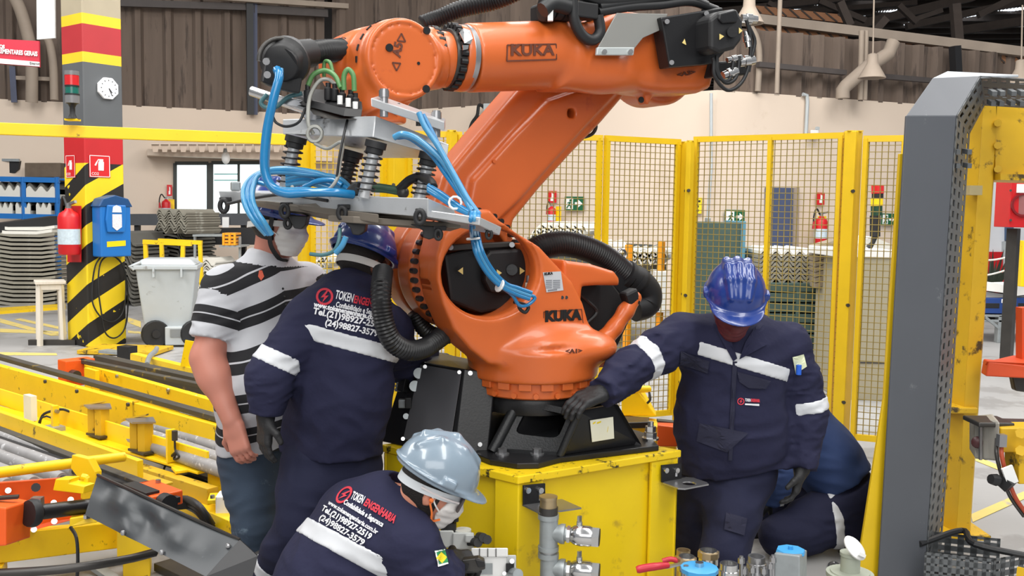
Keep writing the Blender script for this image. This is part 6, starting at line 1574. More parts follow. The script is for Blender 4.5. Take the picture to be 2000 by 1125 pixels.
for x, y in ((664, 200), (680, 205), (694, 212)): MB().lathe([(.009, 0), (.009, .03)], P(x, y + 4, 3.36), UP, 10).build('plug_sleeve', M_WHT, gr, 40)
def cable(name, pts, r, m, par=gr, n=7): return MB().tube(spline([P(*q) for q in pts], n), r, 8).build(name, m, par, 60)
M_CGRN = mat('green_cable', (86, 132, 78), .4); M_CGRY = mat('grey_cable', (150, 150, 144), .4); M_CTEA = mat('teal_cable', (70, 112, 118), .4)
cable('green_cable', ((601, 168, 3.42), (612, 146, 3.42), (634, 138, 3.42), (654, 148, 3.4), (666, 172, 3.38)), .009, M_CGRN)
cable('green_cable', ((672, 176, 3.38), (672, 148, 3.38), (680, 136, 3.38), (690, 148, 3.38), (692, 178, 3.38)), .009, M_CGRN)
cable('green_cable', ((633, 150, 3.46), (634, 122, 3.46), (644, 122, 3.45), (650, 140, 3.44)), .007, M_CGRN)
cable('grey_cable', ((655, 165, 3.42), (640, 155, 3.42), (622, 160, 3.42), (605, 190, 3.4), (602, 240, 3.36), (612, 262, 3.36)), .007, M_CGRY)
MB().tube([P(615 + 14 * math.cos(a), 262 + 15 * math.sin(a), 3.34) for a in [i * PI / 9 for i in range(18)]], .007, 6, True).build('cable_loop', M_CGRY, gr, 60)
cable('grey_cable', ((614, 280, 3.34), (640, 290, 3.34), (668, 278, 3.3), (664, 320, 3.3), (658, 350, 3.28), (640, 372, 3.28), (610, 384, 3.3), (580, 376, 3.3), (570, 364, 3.32)), .006, M_CGRY)
cable('teal_cable', ((590, 182, 3.42), (562, 190, 3.42), (540, 208, 3.42), (520, 210, 3.42), (510, 200, 3.42), (522, 184, 3.42)), .008, M_CTEA)
cable('black_cable', ((597, 210, 3.4), (584, 238, 3.38), (560, 247, 3.4), (540, 240, 3.42), (532, 226, 3.42)), .005, M_RUB)
cable('black_cable', ((679, 232, 3.34), (672, 262, 3.3), (664, 300, 3.28), (658, 345, 3.28)), .0045, M_RUB)
cable('black_cable', ((445, 398, 3.6), (500, 386, 3.5), (560, 380, 3.4), (640, 392, 3.3)), .006, M_RUB)
# blue air hoses
bh = thing('blue_air_hose', 'bundle of blue air hoses looped over the gripper and down to the robot window', 'hose', P(700, 470, 3.3))
def bc(pts, r=.011, m=None): return cable('hose', pts, r, m or M_BLUH, bh)
bc(((541, 136, 3.28), (545, 150, 3.25), (536, 185, 3.24), (522, 250, 3.24), (516, 310, 3.24), (520, 345, 3.24), (534, 368, 3.24), (562, 378, 3.24), (600, 376, 3.26), (650, 376, 3.26), (690, 380, 3.3)), .015)
bc(((549, 134, 3.28), (548, 156, 3.27), (534, 210, 3.26), (524, 280, 3.27), (524, 340, 3.27), (545, 368, 3.28), (600, 370, 3.3), (660, 378, 3.3)), .008, M_BLUL)
for i, dx in enumerate((0, 9, 17)):
    bc(((690, 374, 3.4), (660, 352 - i * 2, 3.38), (600, 334 + i * 3, 3.36), (540, 330 + i * 3, 3.36), (500 + dx * .3, 342, 3.34), (478 + dx, 364, 3.3), (476 + dx, 388, 3.26), (484 + dx, 412, 3.24), (500 + dx, 436, 3.24), (520 + dx * .6, 458, 3.26)), .0095, M_BLUH if i == 1 else M_BLUL)
for i in range(4):
    bc(((560, 344 + 6 * i, 3.42), (600, 336 + 7 * i, 3.4), (640, 346 + 7 * i, 3.38), (672, 366 + 4 * i, 3.36), (700, 378 + 2 * i, 3.36)), .010, M_BLUL if i % 2 else M_BLUH)
bc(((480, 360, 3.34), (500, 356, 3.33), (530, 364, 3.32), (548, 372, 3.32)), .009)
bc(((594, 366, 3.36), (620, 354, 3.34), (650, 352, 3.33), (668, 362, 3.32)), .010)
bc(((770, 268, 3.18), (786, 262, 3.17), (812, 270, 3.17), (846, 296, 3.17), (872, 324, 3.17), (900, 372, 3.15), (922, 412, 3.12)), .011, M_BLUL)
bc(((818, 220, 3.18), (830, 248, 3.17), (856, 286, 3.16), (884, 336, 3.15), (912, 386, 3.13), (936, 420, 3.12)), .0095, M_BLUL)
bc(((826, 224, 3.2), (846, 262, 3.19), (868, 306, 3.18), (900, 362, 3.16), (926, 410, 3.14)), .008)
bc(((776, 268, 3.2), (800, 270, 3.2), (840, 300, 3.2), (870, 340, 3.18), (905, 390, 3.15)), .008)
for i in range(3):
    bc(((836, 362 + i * 5, 3.2), (862, 378 + i * 5, 3.18), (890, 398 + i * 4, 3.14), (916, 414 + i * 2, 3.12)), .0085, M_BLUL if i % 2 else M_BLUH)
for i in range(3):
    o = .24 - i * .01
    q = [P(922 + i * 6, 414, 3.1), P(920 + i * 7, 436, 3.1)] + [RW(x + i * (6 if k < 4 else 2), y - i * (2 if k < 4 else 6), .23) for k, (x, y) in enumerate(((922, 462), (930, 496), (950, 532), (976, 558), (1006, 574), (1034, 584)))]
    MB().tube(spline(q, 7), .0085, 8).build('hose', M_BLUL if i % 2 else M_BLUH, bh, 60)
MB().tube(spline([RW(x, y, .22) for x, y in ((978, 560), (1000, 576), (1014, 596), (1030, 596), (1044, 584), (1040, 578), (1020, 576))], 6), .007, 8).build('hose', M_BLUH, bh, 60)
MB().tube(spline([RW(x, y, .2) for x, y in ((1012, 592), (1016, 604), (1026, 610), (1032, 600), (1022, 594), (1004, 590))], 6), .007, 8).build('black_cable_end', M_RUB, bh, 60)
for x, y, d in ((889, 396, 3.13), (1004, 0, 0)):
    if d: MB().tube([P(x, y, d) + V((math.cos(a), 0, math.sin(a))) * .02 for a in [i * PI / 5 for i in range(10)]], .004, 6, True).build('cable_tie', M_WHT, bh)
MB().lathe([(.024, -.004), (.026, 0), (.024, .004)], RW(976, 558, .23), RW(1006, 574, .23) - RW(976, 558, .23), 14).build('cable_tie', M_WHT, bh); MB().lathe([(.024, -.004), (.026, 0), (.024, .004)], RW(924, 466, .23), (.1, 0, -1), 14).build('cable_tie', M_WHT, bh)
cable('black_sleeve', ((780, 370, 3.42), (800, 352, 3.4), (822, 346, 3.36), (840, 354, 3.24), (846, 366, 3.2)), .016, M_RUB, bh)
cable('green_sleeve', ((726, 364, 3.45), (750, 366, 3.44), (785, 372, 3.42)), .012, mat('dark_green_cable', (64, 92, 72), .5), bh)
cable('green_sleeve', ((726, 370, 3.45), (756, 372, 3.44), (788, 378, 3.42)), .010, mat('dark_green_cable', (64, 92, 72), .5), bh)
MB().ball(P(787, 376, 3.42), .022, 12, 7).build('sleeve_tie', M_DST, bh, 179)
cable('blue_tail', ((664, 446, 3.3), (662, 470, 3.28), (652, 490, 3.28), (630, 498, 3.3), (606, 496, 3.32)), .007, M_CTEA, bh)
cable('blue_tail', ((676, 462, 3.26), (668, 480, 3.26), (656, 494, 3.27)), .010, M_BLUL, bh)
MB().prism([P(x, y, 3.3) for x, y in ((668, 378), (690, 354), (702, 356), (704, 380), (696, 386))], (0, .05, 0)).build('sleeve_boot', M_BLKM, gr, bevel=.008)
MB().box(P(460, 364, 3.68), (.035, .04, .035), .4).build('end_fitting', M_GALV, gr, bevel=.006)
# ================================================================== PEOPLE
M_SKIN = mat('skin', (196, 132, 108), .5, var=.08, scale=12)
M_SKIN2 = mat('skin_red', (190, 124, 106), .5, var=.08, scale=12)
M_SKIN3 = mat('dark_skin', (122, 76, 58), .5, var=.08, scale=12)
M_HAIR = mat('dark_hair', (32, 26, 24), .7, var=.3, scale=60, bump=.3, bscale=200)
M_NAVY = mat('navy_workwear', (35, 36, 60), .85, var=.14, scale=7, bump=.75, bscale=13, spec=.25)
M_NAVT = mat('navy_trousers', (32, 34, 56), .85, var=.14, scale=7, bump=.75, bscale=11, spec=.25)
M_REFL = mat('reflective_band', (204, 206, 210), .5, var=.06, scale=18)
M_GLOV = mat('black_glove', (28, 28, 30), .6, var=.25, bump=.25, bscale=70)
M_HELB = mat('blue_helmet', (20, 50, 122), .28, var=.05, coat=.4)
M_HELG = mat('grey_helmet', (128, 144, 158), .25, var=.05, coat=.5)
M_BAND = mat('headband_white', (206, 204, 200), .5)
M_MASK = mat('white_mask', (226, 222, 218), .7, var=.06, bump=.2, bscale=40)
M_JEAN = mat('dark_jeans', (52, 66, 84), .85, var=.2, scale=8, bump=.2, bscale=30, wear=((96, 112, 126), .14, 7))
M_TEE = mat('blue_tshirt', (34, 54, 96), .85, var=.1, scale=6, bump=.2, bscale=16)
M_BOOT = mat('black_boot', (34, 32, 30), .55, var=.25, bump=.1)
M_EYE = mat('eye_white', (230, 226, 220), .3)
def nv(*a): return V(a).normalized()
def frame(f, up=(0, 0, 1)):
    f = V(f).normalized(); r = f.cross(V(up)).normalized(); u = r.cross(f); return r, f, u
def bounds(pts, m): a = np.array([tuple(p) for p in pts]); return a.min(0) - m, a.max(0) + m
class Head:
    def __init__(s, c, f, up=(0, 0, 1), k=1.0): s.c = V(c); s.r, s.f, s.u = frame(f, up); s.k = k; s.R = np.array([tuple(s.r), tuple(s.f), tuple(s.u)]).T
    def p(s, r, f, u): return s.c + (s.r * r + s.f * f + s.u * u) * s.k
    def put(s, d, add=0.0, ears=True):
        k = s.k; E = lambda c, r, b=.02: d.ell(s.p(*c), [(x + add) * k for x in r], b, R=s.R)
        E((0, -.008, .022), (.076, .097, .098), 0); E((0, .022, -.045), (.060, .076, .080), .03); E((0, .066, -.098), (.030, .026, .022), .03)
        E((0, .082, .022), (.056, .016, .014), .015)
        d.cone(s.p(0, .094, .004), s.p(0, .112, -.034), .010 + add, .014 + add, .012)
        for x in (-1, 1):
            E((x * .038, .066, -.028), (.024, .022, .02), .02); E((x * .03, .090, .004), (.014, .010, .010), .012)
            if ears: d.ell(s.p(x * .077, -.008, -.016), (.010, .022, .034), .006, R=s.R); d.ell(s.p(x * .084, -.004, -.014), (.005, .010, .018), .003, 's', R=s.R)
        E((0, .088, -.066), (.024, .012, .007), .008); E((0, .086, -.078), (.020, .012, .007), .008)
        return d
def sdf_for(pts, m, h): lo, hi = bounds(pts, m); return SDF(lo, hi, h)
def wrinkle(s, amp, f, seed, warp=(1, 1, 1)):
    g = s.grid() * np.array(warp, F32); near = np.abs(s.D) < .05
    n = np.zeros(s.D.shape, F32); a = noise3(g[near], f, seed); b = noise3(g[near] * np.array((1, 1, 1.8), F32), f * 2.0, seed + 5); n[near] = a * amp * .8 + (np.abs(b) - .4) * amp * 1.3 + noise3(g[near], f * 4, seed + 9) * amp * .2
    s.D = s.D + n; return s
def emit_sdf(s, name, m, par, smooth=1, **kw):
    vs, fs = s.mesh(smooth); return mesh_obj(name, vs, fs, m, par, 179)
def band(s, p0, nrm, w, name, par, m=None, off=.004, keep=None):
    """reflective band: the garment's own surface, a little proud, between two parallel planes"""
    c = s.copy(); g = c.grid(); nn = np.array(tuple(V(nrm).normalized()), F32); d = np.abs((g - A3(p0)) @ nn) - w / 2
    c.D = np.maximum(c.D - off, d)
    if keep is not None: c.D = np.maximum(c.D, keep(g))
    return emit_sdf(c, name, m or M_REFL, par, 0)
def imgn(a, b):                                  # normal of the plane holding a, b and the line of sight
    return (V(b) - V(a)).cross(((V(a) + V(b)) / 2 - V((0, 0, HEYE)))).normalized()
def snap(s, pts, dirv, off=.0045, back=.25):
    p = np.array([tuple(q) for q in pts], F32); d = np.array(tuple(V(dirv).normalized()), F32); p = p - d * back
    t = np.zeros(len(p), F32); hit = np.zeros(len(p), bool)
    for _ in range(90):
        v = s.sample(p + d * t[:, None]); hit |= v < .002; t = np.where(hit, t, t + np.clip(v * .8, .003, .03)); 
    return [V(q) for q in (p + d * (t - off)[:, None])]
def text_snap(s, txt, a, b, h, m, par, bold=.0, name='lettering'):
    a, b = V(a), V(b); ex = (b - a); L = ex.length; ex.normalize(); vw = ((a + b) / 2 - V((0, 0, HEYE))).normalized()
    ey = vw.cross(ex) * -1; ey = ey if ey.z > 0 or abs(ey.z) > .2 else -ey; ey.normalize()
    if ey.z < 0: ey = -ey
    vs, fs = text_mesh(txt, h, 0, bold); x1 = max(v.x for v in vs)
    pts = [a + ex * (v.x * L / x1) + ey * v.y for v in vs]
    return MB().add(snap(s, pts, vw), fs).build(name, m, par)
def poly_snap(s, px, d, m, par, name, off=.004, n=6):
    """flat patch given by photo pixels, laid on the garment"""
    q = [P(x, y, d) for x, y in px]; c = sum(q, V((0, 0, 0))) / len(q); vw = (c - V((0, 0, HEYE))).normalized()
    pts = []; 
    for i in range(len(q)):
        for k in range(n): pts.append(q[i].lerp(q[(i + 1) % len(q)], k / n))
    N = len(pts); allp = [c + (p - c) * f for f in (1, .75, .5, .25) for p in pts]
    sp = snap(s, allp + [c], vw, off)
    return MB().add(sp, [(k * N + i, k * N + (i + 1) % N, (k + 1) * N + (i + 1) % N, (k + 1) * N + i) for k in range(3) for i in range(N)] + [(3 * N + i, 3 * N + (i + 1) % N, 4 * N) for i in range(N)]).build(name, m, par)
def helmet(h, m, par, ridge=True, brim=.052, tiltf=0.0, lift=.045):
    """hard hat shell in the head's own frame"""
    s = SDF((-.15, -.18, -.06), (.15, .24, .18), .0042)
    s.ell((0, 0, 0), (.118, .142, .132)); 
    if ridge:
        for x in (-.042, 0, .042): s.chain([((x * .8, .125, .055), .010), ((x, .07, .104 + (x == 0) * .006), .015), ((x, 0, .119 + (x == 0) * .007), .016), ((x, -.07, .104 + (x == 0) * .006), .015), ((x * .8, -.125, .055), .010)], .014)
    else:
        for x in (-.05, .05): s.chain([((x, .09, .07), .012), ((x * .9, .03, .104), .013), ((x * .9, -.05, .104), .012), ((x, -.11, .062), .009)], .014)
        s.chain([((0, .10, .09), .012), ((0, 0, .128), .013), ((0, -.1, .095), .012)], .016)
    s.ell((0, 0, -.002), (.128, .152, .013), .006)                    # rim lip
    s.ell((0, .085, -.012), (.108, .078 + brim, .009), .010)            # peak
    for x in (-1, 1): s.box((x * .118, .02, .012), (.012, .022, .012), None, .005, .008)
    s.D = np.maximum(s.D, -(s.grid()[..., 2] + .020))
    s.ell((0, -.002, -.008), (.110, .134, .124), 0, 's')
    vs, fs = s.mesh(1); c = h.p(0, -.004, lift); ft = (h.f * math.cos(tiltf) + h.u * math.sin(tiltf)).normalized(); ut = h.r.cross(ft).normalized()
    R = np.array([tuple(h.r), tuple(ft), tuple(ut)])
    o = mesh_obj('helmet', vs @ R + np.array(c), fs, m, par, 179)
    return o
def headband(h, m, par, u0=.02, w=.011, tilt=-.25, rx=.088, ry=.108):
    mb = MB(); pts = []; N = 40
    vs = []; fs = []
    for i in range(N):
        a = 2 * PI * i / N; x, y = rx * math.cos(a), ry * math.sin(a); z = u0 + tilt * -y * (1 if y < 0 else .3)
        for du, dr in ((-w, 0), (w, 0), (w, .004), (-w, .004)): vs.append(h.p(x + dr * math.cos(a), y + dr * math.sin(a), z + du))
    for i in range(N):
        j = (i + 1) % N
        for k in range(4): fs.append((i * 4 + k, j * 4 + k, j * 4 + (k + 1) % 4, i * 4 + (k + 1) % 4))
    return mb.add(vs, fs).build('helmet_headband', m, par, 60)
def hair(h, par, m=M_HAIR, umin=-.07, fmax=.03):
    s = sdf_for([h.c], .17, .005); h.put(s, .006, False); g = (s.grid() - A3(h.c)) @ h.R.astype(F32)
    s.D = np.maximum(s.D, np.maximum(g[..., 1] - fmax - np.clip(g[..., 2], 0, .1) * .6, umin - g[..., 2])); s.D = s.D + noise3(g, 90, 3) * .001
    return emit_sdf(s, 'hair', m, par)
def mask(h, par, m=M_MASK, u1=.0, u0=-.125, fmin=.015):
    s = sdf_for([h.c], .18, .0045); h.put(s, .009, False); s.ell(h.p(0, .085, -.05), (.034, .04, .045), .03, R=h.R)
    g = (s.grid() - A3(h.c)) @ h.R.astype(F32)
    s.D = s.D + np.sin(g[..., 2] * 260).astype(F32) * .0012
    s.D = np.maximum(s.D, np.maximum(np.maximum(fmin - g[..., 1] + np.abs(g[..., 2] + .06) * .35, g[..., 2] - u1), u0 - g[..., 2])); return emit_sdf(s, 'face_mask', m, par)
def eyes(h, par):
    for x in (-1, 1):
        e = MB().ball(h.p(x * .030, .086, .002), .012, 12, 8).build('eye', M_EYE, par, 179); MB().ball(h.p(x * .030, .0945, .001), .0055, 8, 6).build('iris', M_BLK, e, 179)
def hand(s, w, d, pn, side, k=1.0, curl=.5, spread=.10, thumb=1.0, add=0.0, curls=None):
    """palm, four jointed fingers of unequal length and a thumb leaving the side of the palm"""
    w = V(w); d = V(d).normalized(); pn = V(pn); pn = (pn - d * pn.dot(d)).normalized(); sd = d.cross(pn) * side
    R = np.array([tuple(sd), tuple(d), tuple(pn)]).T
    s.cone(w - d * .02 * k, w + d * .02 * k, .027 * k + add, .03 * k + add, .02, flat=(pn, .75))
    s.box(w + d * .052 * k, (.040 * k + add, .050 * k, .014 * k + add), R, .012, .02)
    for i, (o, L) in enumerate(((.031, .072), (.0105, .080), (-.0105, .075), (-.030, .058))):
        b = w + d * .096 * k + sd * o * k; a0 = (curls[i] if curls else curl); dd = (d + sd * o * spread * 28 * .5).normalized(); p = b; ang = 0; r = (.0098 - .0007 * (i == 3)) * k + add
        s.cone(w + d * .05 * k + sd * o * .8 * k, b, .011 * k + add, r + .001, .008)
        for j, (f, da) in enumerate(((.45, .55), (.30, .75), (.25, .5))):
            ang += a0 * da; q = p + (dd * math.cos(ang) + pn * math.sin(ang)) * (L * f * k); s.cone(p, q, r, r * .9, .004); p = q; r *= .9
    b = w + d * .030 * k + sd * .030 * k; e = b + (sd * .75 + d * .55 + pn * .35).normalized() * .045 * k; f = e + (sd * .25 + d * .9 + pn * (.2 + .5 * curl)).normalized() * .034 * k * thumb
    s.cone(b, e, .015 * k + add, .0115 * k + add, .015); s.cone(e, f, .0112 * k + add, .009 * k + add, .005); return s
def glove(par, w, d, pn, side, back, **kw):
    w = V(w); s = sdf_for([w, w + V(d).normalized() * .2], .10, .0034); hand(s, w, d, pn, side, add=.0018, **kw)
    s.cone(w, V(back), .034, .040, .012); c = emit_sdf(s, 'glove', M_GLOV, par); return c
def boot(par, ankle, toe, m=M_BOOT, name='boot', up=None):
    a, t = V(ankle), V(toe); f = (t - a); up = V((0, 0, 1)) if up is None else V(up); f = (f - up * f.dot(up)).normalized(); sd = f.cross(up)
    s = sdf_for([a, t, a + up * .1, a - f * .06], .10, .006); R = np.array([tuple(sd), tuple(f), tuple(up)]).T
    s.cone(a + up * .10, a - up * .02, .052, .05); s.ell(a + f * .06 - up * .045, (.046, .12, .048), .03, R=R); s.ell(a + f * .13 - up * .055, (.046, .06, .036), .03, R=R); s.box(a + f * .05 - up * .084, (.046, .135, .014), R, .012, .01)
    s.half(a - up * .098, -up); return emit_sdf(s, name, m, par)
class Person:
    def __init__(s, label, base, J, f, sc=1.0, skin=None): s.J = J; s.f = V(f).normalized(); s.skin = skin or M_SKIN; s.ar = (.054, .043, .032); s.t = thing('person', label, 'person', base)
    def torso(s, d, add=0.0, w=(.165, .16, .175), q=.68, belly=0.0, k=.07):
        J = s.J; fl = (s.f, q)
        d.chain([(J['pel'], w[0] + add), (J['wai'], w[1] + add), (J['che'], w[2] + add)], k, flat=fl)
        if belly: d.ell(V(J['wai']) + s.f * belly * .55, (.17 + add, .17 + add, .20), .08)
        up = (V(J['nec']) - V(J['che'])).normalized()
        d.cone(V(J['shl']), V(J['shr']), .072 + add, .072 + add, .08); d.cone(V(J['che']) + up * .05, V(J['nec']) - up * .02, .115 + add, .07 + add, .09); return d
    def arm(s, d, side, add=0.0, k=.05, upto='wr', r=None):
        J = s.J; r = r or getattr(s, 'ar', (.054, .043, .032)); sh, el, wr = V(J['sh' + side]), V(J['el' + side]), V(J['wr' + side])
        pts = [(sh, r[0] + add), (sh.lerp(el, .5), r[0] * .95 + add), (el, r[1] + add * 1.0)]
        if upto == 'wr': pts += [(el.lerp(wr, .3), r[1] * 1.02 + add), (wr, r[2] + add)]
        return d.chain(pts, k)
    def leg(s, d, side, add=0.0, k=.05):
        J = s.J; h, kn, an = V(J['hi' + side]), V(J['kn' + side]), V(J['an' + side])
        return d.chain([(h, .088 + add), (h.lerp(kn, .5), .078 + add), (kn, .060 + add), (kn.lerp(an, .35), .057 + add), (an, .042 + add)], k)
    def body(s, hd, h=.0075, hands=None, skinny=-.012):
        J = s.J; pts = [V(p) for p in J.values()] + [hd.c + hd.u * .14, hd.c - hd.u * .1]
        d = sdf_for(pts, .24, h); s.torso(d, skinny)
        for a in 'lr': s.arm(d, a, -.004); s.leg(d, a, -.006)
        d.cone(hd.p(0, -.022, -.05), V(J['nec']) - V((0, 0, .03)), .056, .066, .03); hd.put(d)
        if hands: hands(d)
        return emit_sdf(d, 'body', s.skin, s.t)
    def jacket(s, add=.022, h=.0075, hem=None, seed=1, amp=.005, collar=True, belly=0.0, cuff=.0, name='jacket', m=None, k=.07, w=(.165, .16, .175), q=.68):
        J = s.J; pts = [V(J[n]) for n in ('pel', 'wai', 'che', 'nec', 'shl', 'shr', 'ell', 'elr', 'wrl', 'wrr')]
        d = sdf_for(pts, .27, h); s.torso(d, add, w, q, belly, k)
        if hem is not None: d.half(hem[0], hem[1])
        s.tor = d.copy(); wrinkle(s.tor, amp, 14, seed); s.armf = {}
        for a in 'lr':
            e = SDF.__new__(SDF); e.lo, e.h, e.n, e.M = d.lo, d.h, d.n, d.M; e.D = np.full(d.n, .15, F32)
            s.arm(e, a, add * .95)
            wr = V(J['wr' + a]); e.half(wr - (wr - V(J['el' + a])).normalized() * cuff, wr - V(J['el' + a]))
            wrinkle(e, amp * 1.3, 20, seed + 11, (1, 1, 1.6)); s.armf[a] = e
        D = s.tor.D
        for a in 'lr':
            E = s.armf[a].D; kk = .045; hh = np.maximum(kk - np.abs(D - E), 0) / kk; D = np.minimum(D, E) - hh * hh * kk * .25
        d.D = D
        if collar:
            n = V(J['nec']); ax = (n - V(J['che'])).normalized(); r_ = ax.cross(s.f).normalized(); ff = r_.cross(ax)
            ring = [n + ax * .03 + (r_ * math.cos(t * PI / 8) * .068 + ff * math.sin(t * PI / 8) * .068) - ax * (.03 if ff.dot(s.f) * math.sin(t * PI / 8) > .5 else 0) for t in range(17)]
            d.chain([(p, .017) for p in ring], .012)
            d.cone(n + ax * .12, n + ax * .01, .056, .056, .004, 's')
        s.jk = d; o = emit_sdf(d, name, m or M_NAVY, s.t); return o
    def trousers(s, add=.016, h=.0075, top=None, seed=3, amp=.006, m=None, name='trousers', cuffs=.02, w=.165, q=.72):
        J = s.J; pts = [V(J[n]) for n in ('pel', 'hil', 'hir', 'knl', 'knr', 'anl', 'anr')]
        d = sdf_for(pts, .24, h); d.cone(J['pel'], V(J['hil']).lerp(V(J['hir']), .5), w + add, w * .95 + add, 0, flat=(s.f, q))
        if top is not None: d.half(top[0], top[1])
        s.legf = {}
        for a in 'lr':
            e = SDF.__new__(SDF); e.lo, e.h, e.n, e.M = d.lo, d.h, d.n, d.M; e.D = np.full(d.n, .15, F32); s.leg(e, a, add + .004); wrinkle(e, amp, 13, seed + 2, (1, 1, 1.4)); s.legf[a] = e
            hh = np.maximum(.06 - np.abs(d.D - e.D), 0) / .06; d.D = np.minimum(d.D, e.D) - hh * hh * .06 * .25
        s.tr = d; return emit_sdf(d, name, m or M_NAVT, s.t)
PX = lambda d_: {k: P(*v) for k, v in d_.items()}
# ---------------------------------------------------------------- man in the striped polo shirt
JA = PX({'nec': (522, 512, 4.0), 'che': (512, 612, 4.0), 'wai': (520, 745, 3.98), 'pel': (512, 872, 4.02), 'shr': (440, 566, 3.88), 'shl': (598, 556, 4.14),
         'elr': (404, 700, 3.80), 'wrr': (452, 818, 3.74), 'ell': (628, 690, 4.22), 'wrl': (660, 770, 4.12), 'hir': (484, 900, 3.98), 'hil': (546, 900, 4.1),
         'knr': (498, 1030, 3.92), 'knl': (552, 1030, 4.08), 'anr': (508, 1142, 3.98), 'anl': (552, 1136, 4.16)})
A = Person('heavy man in grey and black striped polo shirt, blue helmet and face mask', V((JA['pel'].x, JA['pel'].y, 0)), JA, (.75, -.65, 0), skin=M_SKIN2)
A.ar = (.074, .060, .042)
hA = Head(P(541, 434, 3.98), (.95, -.26, -.14), k=1.08)
dA = (P(470, 880, 3.72) - JA['wrr']).normalized()
A.body(hA, .0062, lambda d: hand(d, JA['wrr'] + dA * .02, dA, nv(.3, .95, 0), -1, k=1.12, curl=.8))
def stripe_mat():
    m = bpy.data.materials.new('striped_polo'); m.use_nodes = True; nt = m.node_tree; N = nt.nodes; L = nt.links; b = N['Principled BSDF']; b.inputs['Roughness'].default_value = .85
    at = N.new('ShaderNodeAttribute'); at.attribute_name = 'stripe'
    def mth(op, a, c=0.0, e=0.0):
        q = N.new('ShaderNodeMath'); q.operation = op
        for i, x in enumerate((a, c, e)):
            if isinstance(x, (int, float)): q.inputs[i].default_value = x
            else: L.new(x, q.inputs[i])
        return q.outputs[0]
    fr = mth('FRACT', at.outputs['Fac'])
    k = mth('ADD', mth('COMPARE', fr, .16, .115), mth('COMPARE', fr, .44, .125))
    mx = N.new('ShaderNodeMix'); mx.data_type = 'RGBA'; L.new(k, mx.inputs[0]); mx.inputs[6].default_value = lin((186, 187, 192)); mx.inputs[7].default_value = lin((26, 26, 30))
    L.new(mx.outputs[2], b.inputs['Base Color'])
    tc = N.new('ShaderNodeTexCoord'); n = N.new('ShaderNodeTexNoise'); n.inputs['Scale'].default_value = 20; L.new(tc.outputs['Object'], n.inputs[0]); bp = N.new('ShaderNodeBump'); bp.inputs['Strength'].default_value = .25; bp.inputs['Distance'].default_value = .01
    L.new(n.outputs['Fac'], bp.inputs['Height']); L.new(bp.outputs[0], b.inputs['Normal']); return m
JS = dict(JA); JS['elr'] = JA['shr'].lerp(JA['elr'], .70); JS['wrr'] = JA['shr'].lerp(JA['elr'], .72); JS['ell'] = JA['shl'].lerp(JA['ell'], .7); JS['wrl'] = JA['shl'].lerp(JA['ell'], .72)
A2_ = Person.__new__(Person); A2_.J = JS; A2_.f = A.f; A2_.t = A.t
def arm_sl(d, side, add=0.0, k=.05, upto='wr', r=None):
    sh, el = V(JS['sh' + side]), V(JS['wr' + side]); return d.chain([(sh, .070 + add), (sh.lerp(el, .5), .070 + add), (el + (el - sh).normalized() * .03, .068 + add)], k)
A2_.arm = arm_sl
po = A2_.jacket(.016, .0075, hem=(P(512, 872, 4.0), (0.1, 0, -1)), seed=2, amp=.004, collar=True, belly=.10, name='polo_shirt', m=stripe_mat(), w=(.185, .19, .185), q=.75)
me = po.data; nvx = len(me.vertices); co = np.empty(nvx * 3, F32); me.vertices.foreach_get('co', co); co = co.reshape(-1, 3) + np.array(ORG[po.name], F32)
li = np.empty(len(me.loops), np.int32); me.loops.foreach_get('vertex_index', li); fc = li.reshape(-1, 4); fcen = co[fc].mean(1)
dt = A2_.tor.sample(fcen); val = np.zeros((len(fc), 4), F32); x = co[fc]
rel = x - A3(JA['che']); rt = A.f.cross(V((0, 0, 1))); lat = rel @ A3(rt); fw = rel @ A3(A.f)
val[:] = (rel[..., 2] + .42 * np.maximum(lat, 0) + .05 * np.minimum(lat, 0) + .05 * fw) / -.158 + .75
for a in 'lr':
    da = A2_.armf[a].sample(fcen); ax = (V(JS['wr' + a]) - V(JS['sh' + a])).normalized(); m_ = da < dt + .004
    val[m_] = (((x[m_] - A3(JS['sh' + a])) @ A3(ax)) / .130 + .385)
col_ = ((fcen - A3(JA['nec'])) @ A3((JA['nec'] - JA['che']).normalized())) > -.005
val[col_] = .8
at = me.attributes.new('stripe', 'FLOAT', 'CORNER'); at.data.foreach_set('value', val.ravel())
A.trousers(.016, top=(P(512, 850, 4.0), (0, 0, 1)), m=M_JEAN, name='jeans')
helmet(hA, M_HELB, A.t, tiltf=-.08); headband(hA, M_BAND, A.t, u0=.0); hair(hA, A.t); mask(hA, A.t, fmin=.035); eyes(hA, A.t)
def straps(h, par, m, pts_, w=.010, name='chin_strap'):
    mb = MB(); p = spline([h.p(*q) for q in pts_], 5)
    for i in range(len(p) - 1): mb.rod(p[i], p[i + 1], w, .004, up=h.r)
    return mb.build(name, m, par)
straps(hA, A.t, M_BLKM, ((.094, .03, .04), (.090, .025, -.02), (.078, .028, -.08), (.04, .05, -.13), (0, .062, -.14)), .018)
straps(hA, A.t, M_MASK, ((.086, -.012, .012), (.084, .02, -.02), (.074, .05, -.04)), .004, 'mask_loop')
for a in 'rl': boot(A.t, JA['an' + a], JA['an' + a] + V((.16, -.14, -.05)))
poly_snap(A2_.jk, ((506, 528), (512, 528), (516, 540), (510, 548), (504, 540)), 3.86, mat('red_print', (214, 96, 70), .7), A.t, 'shirt_print')
for i in range(3): 
    q = snap(A2_.jk, [P(546 + i * 3, 566 + i * 16, 3.84)], (0, 1, 0), .001)[0]; MB().ball(q, .005, 8, 5).build('button', M_BLKM, A.t)
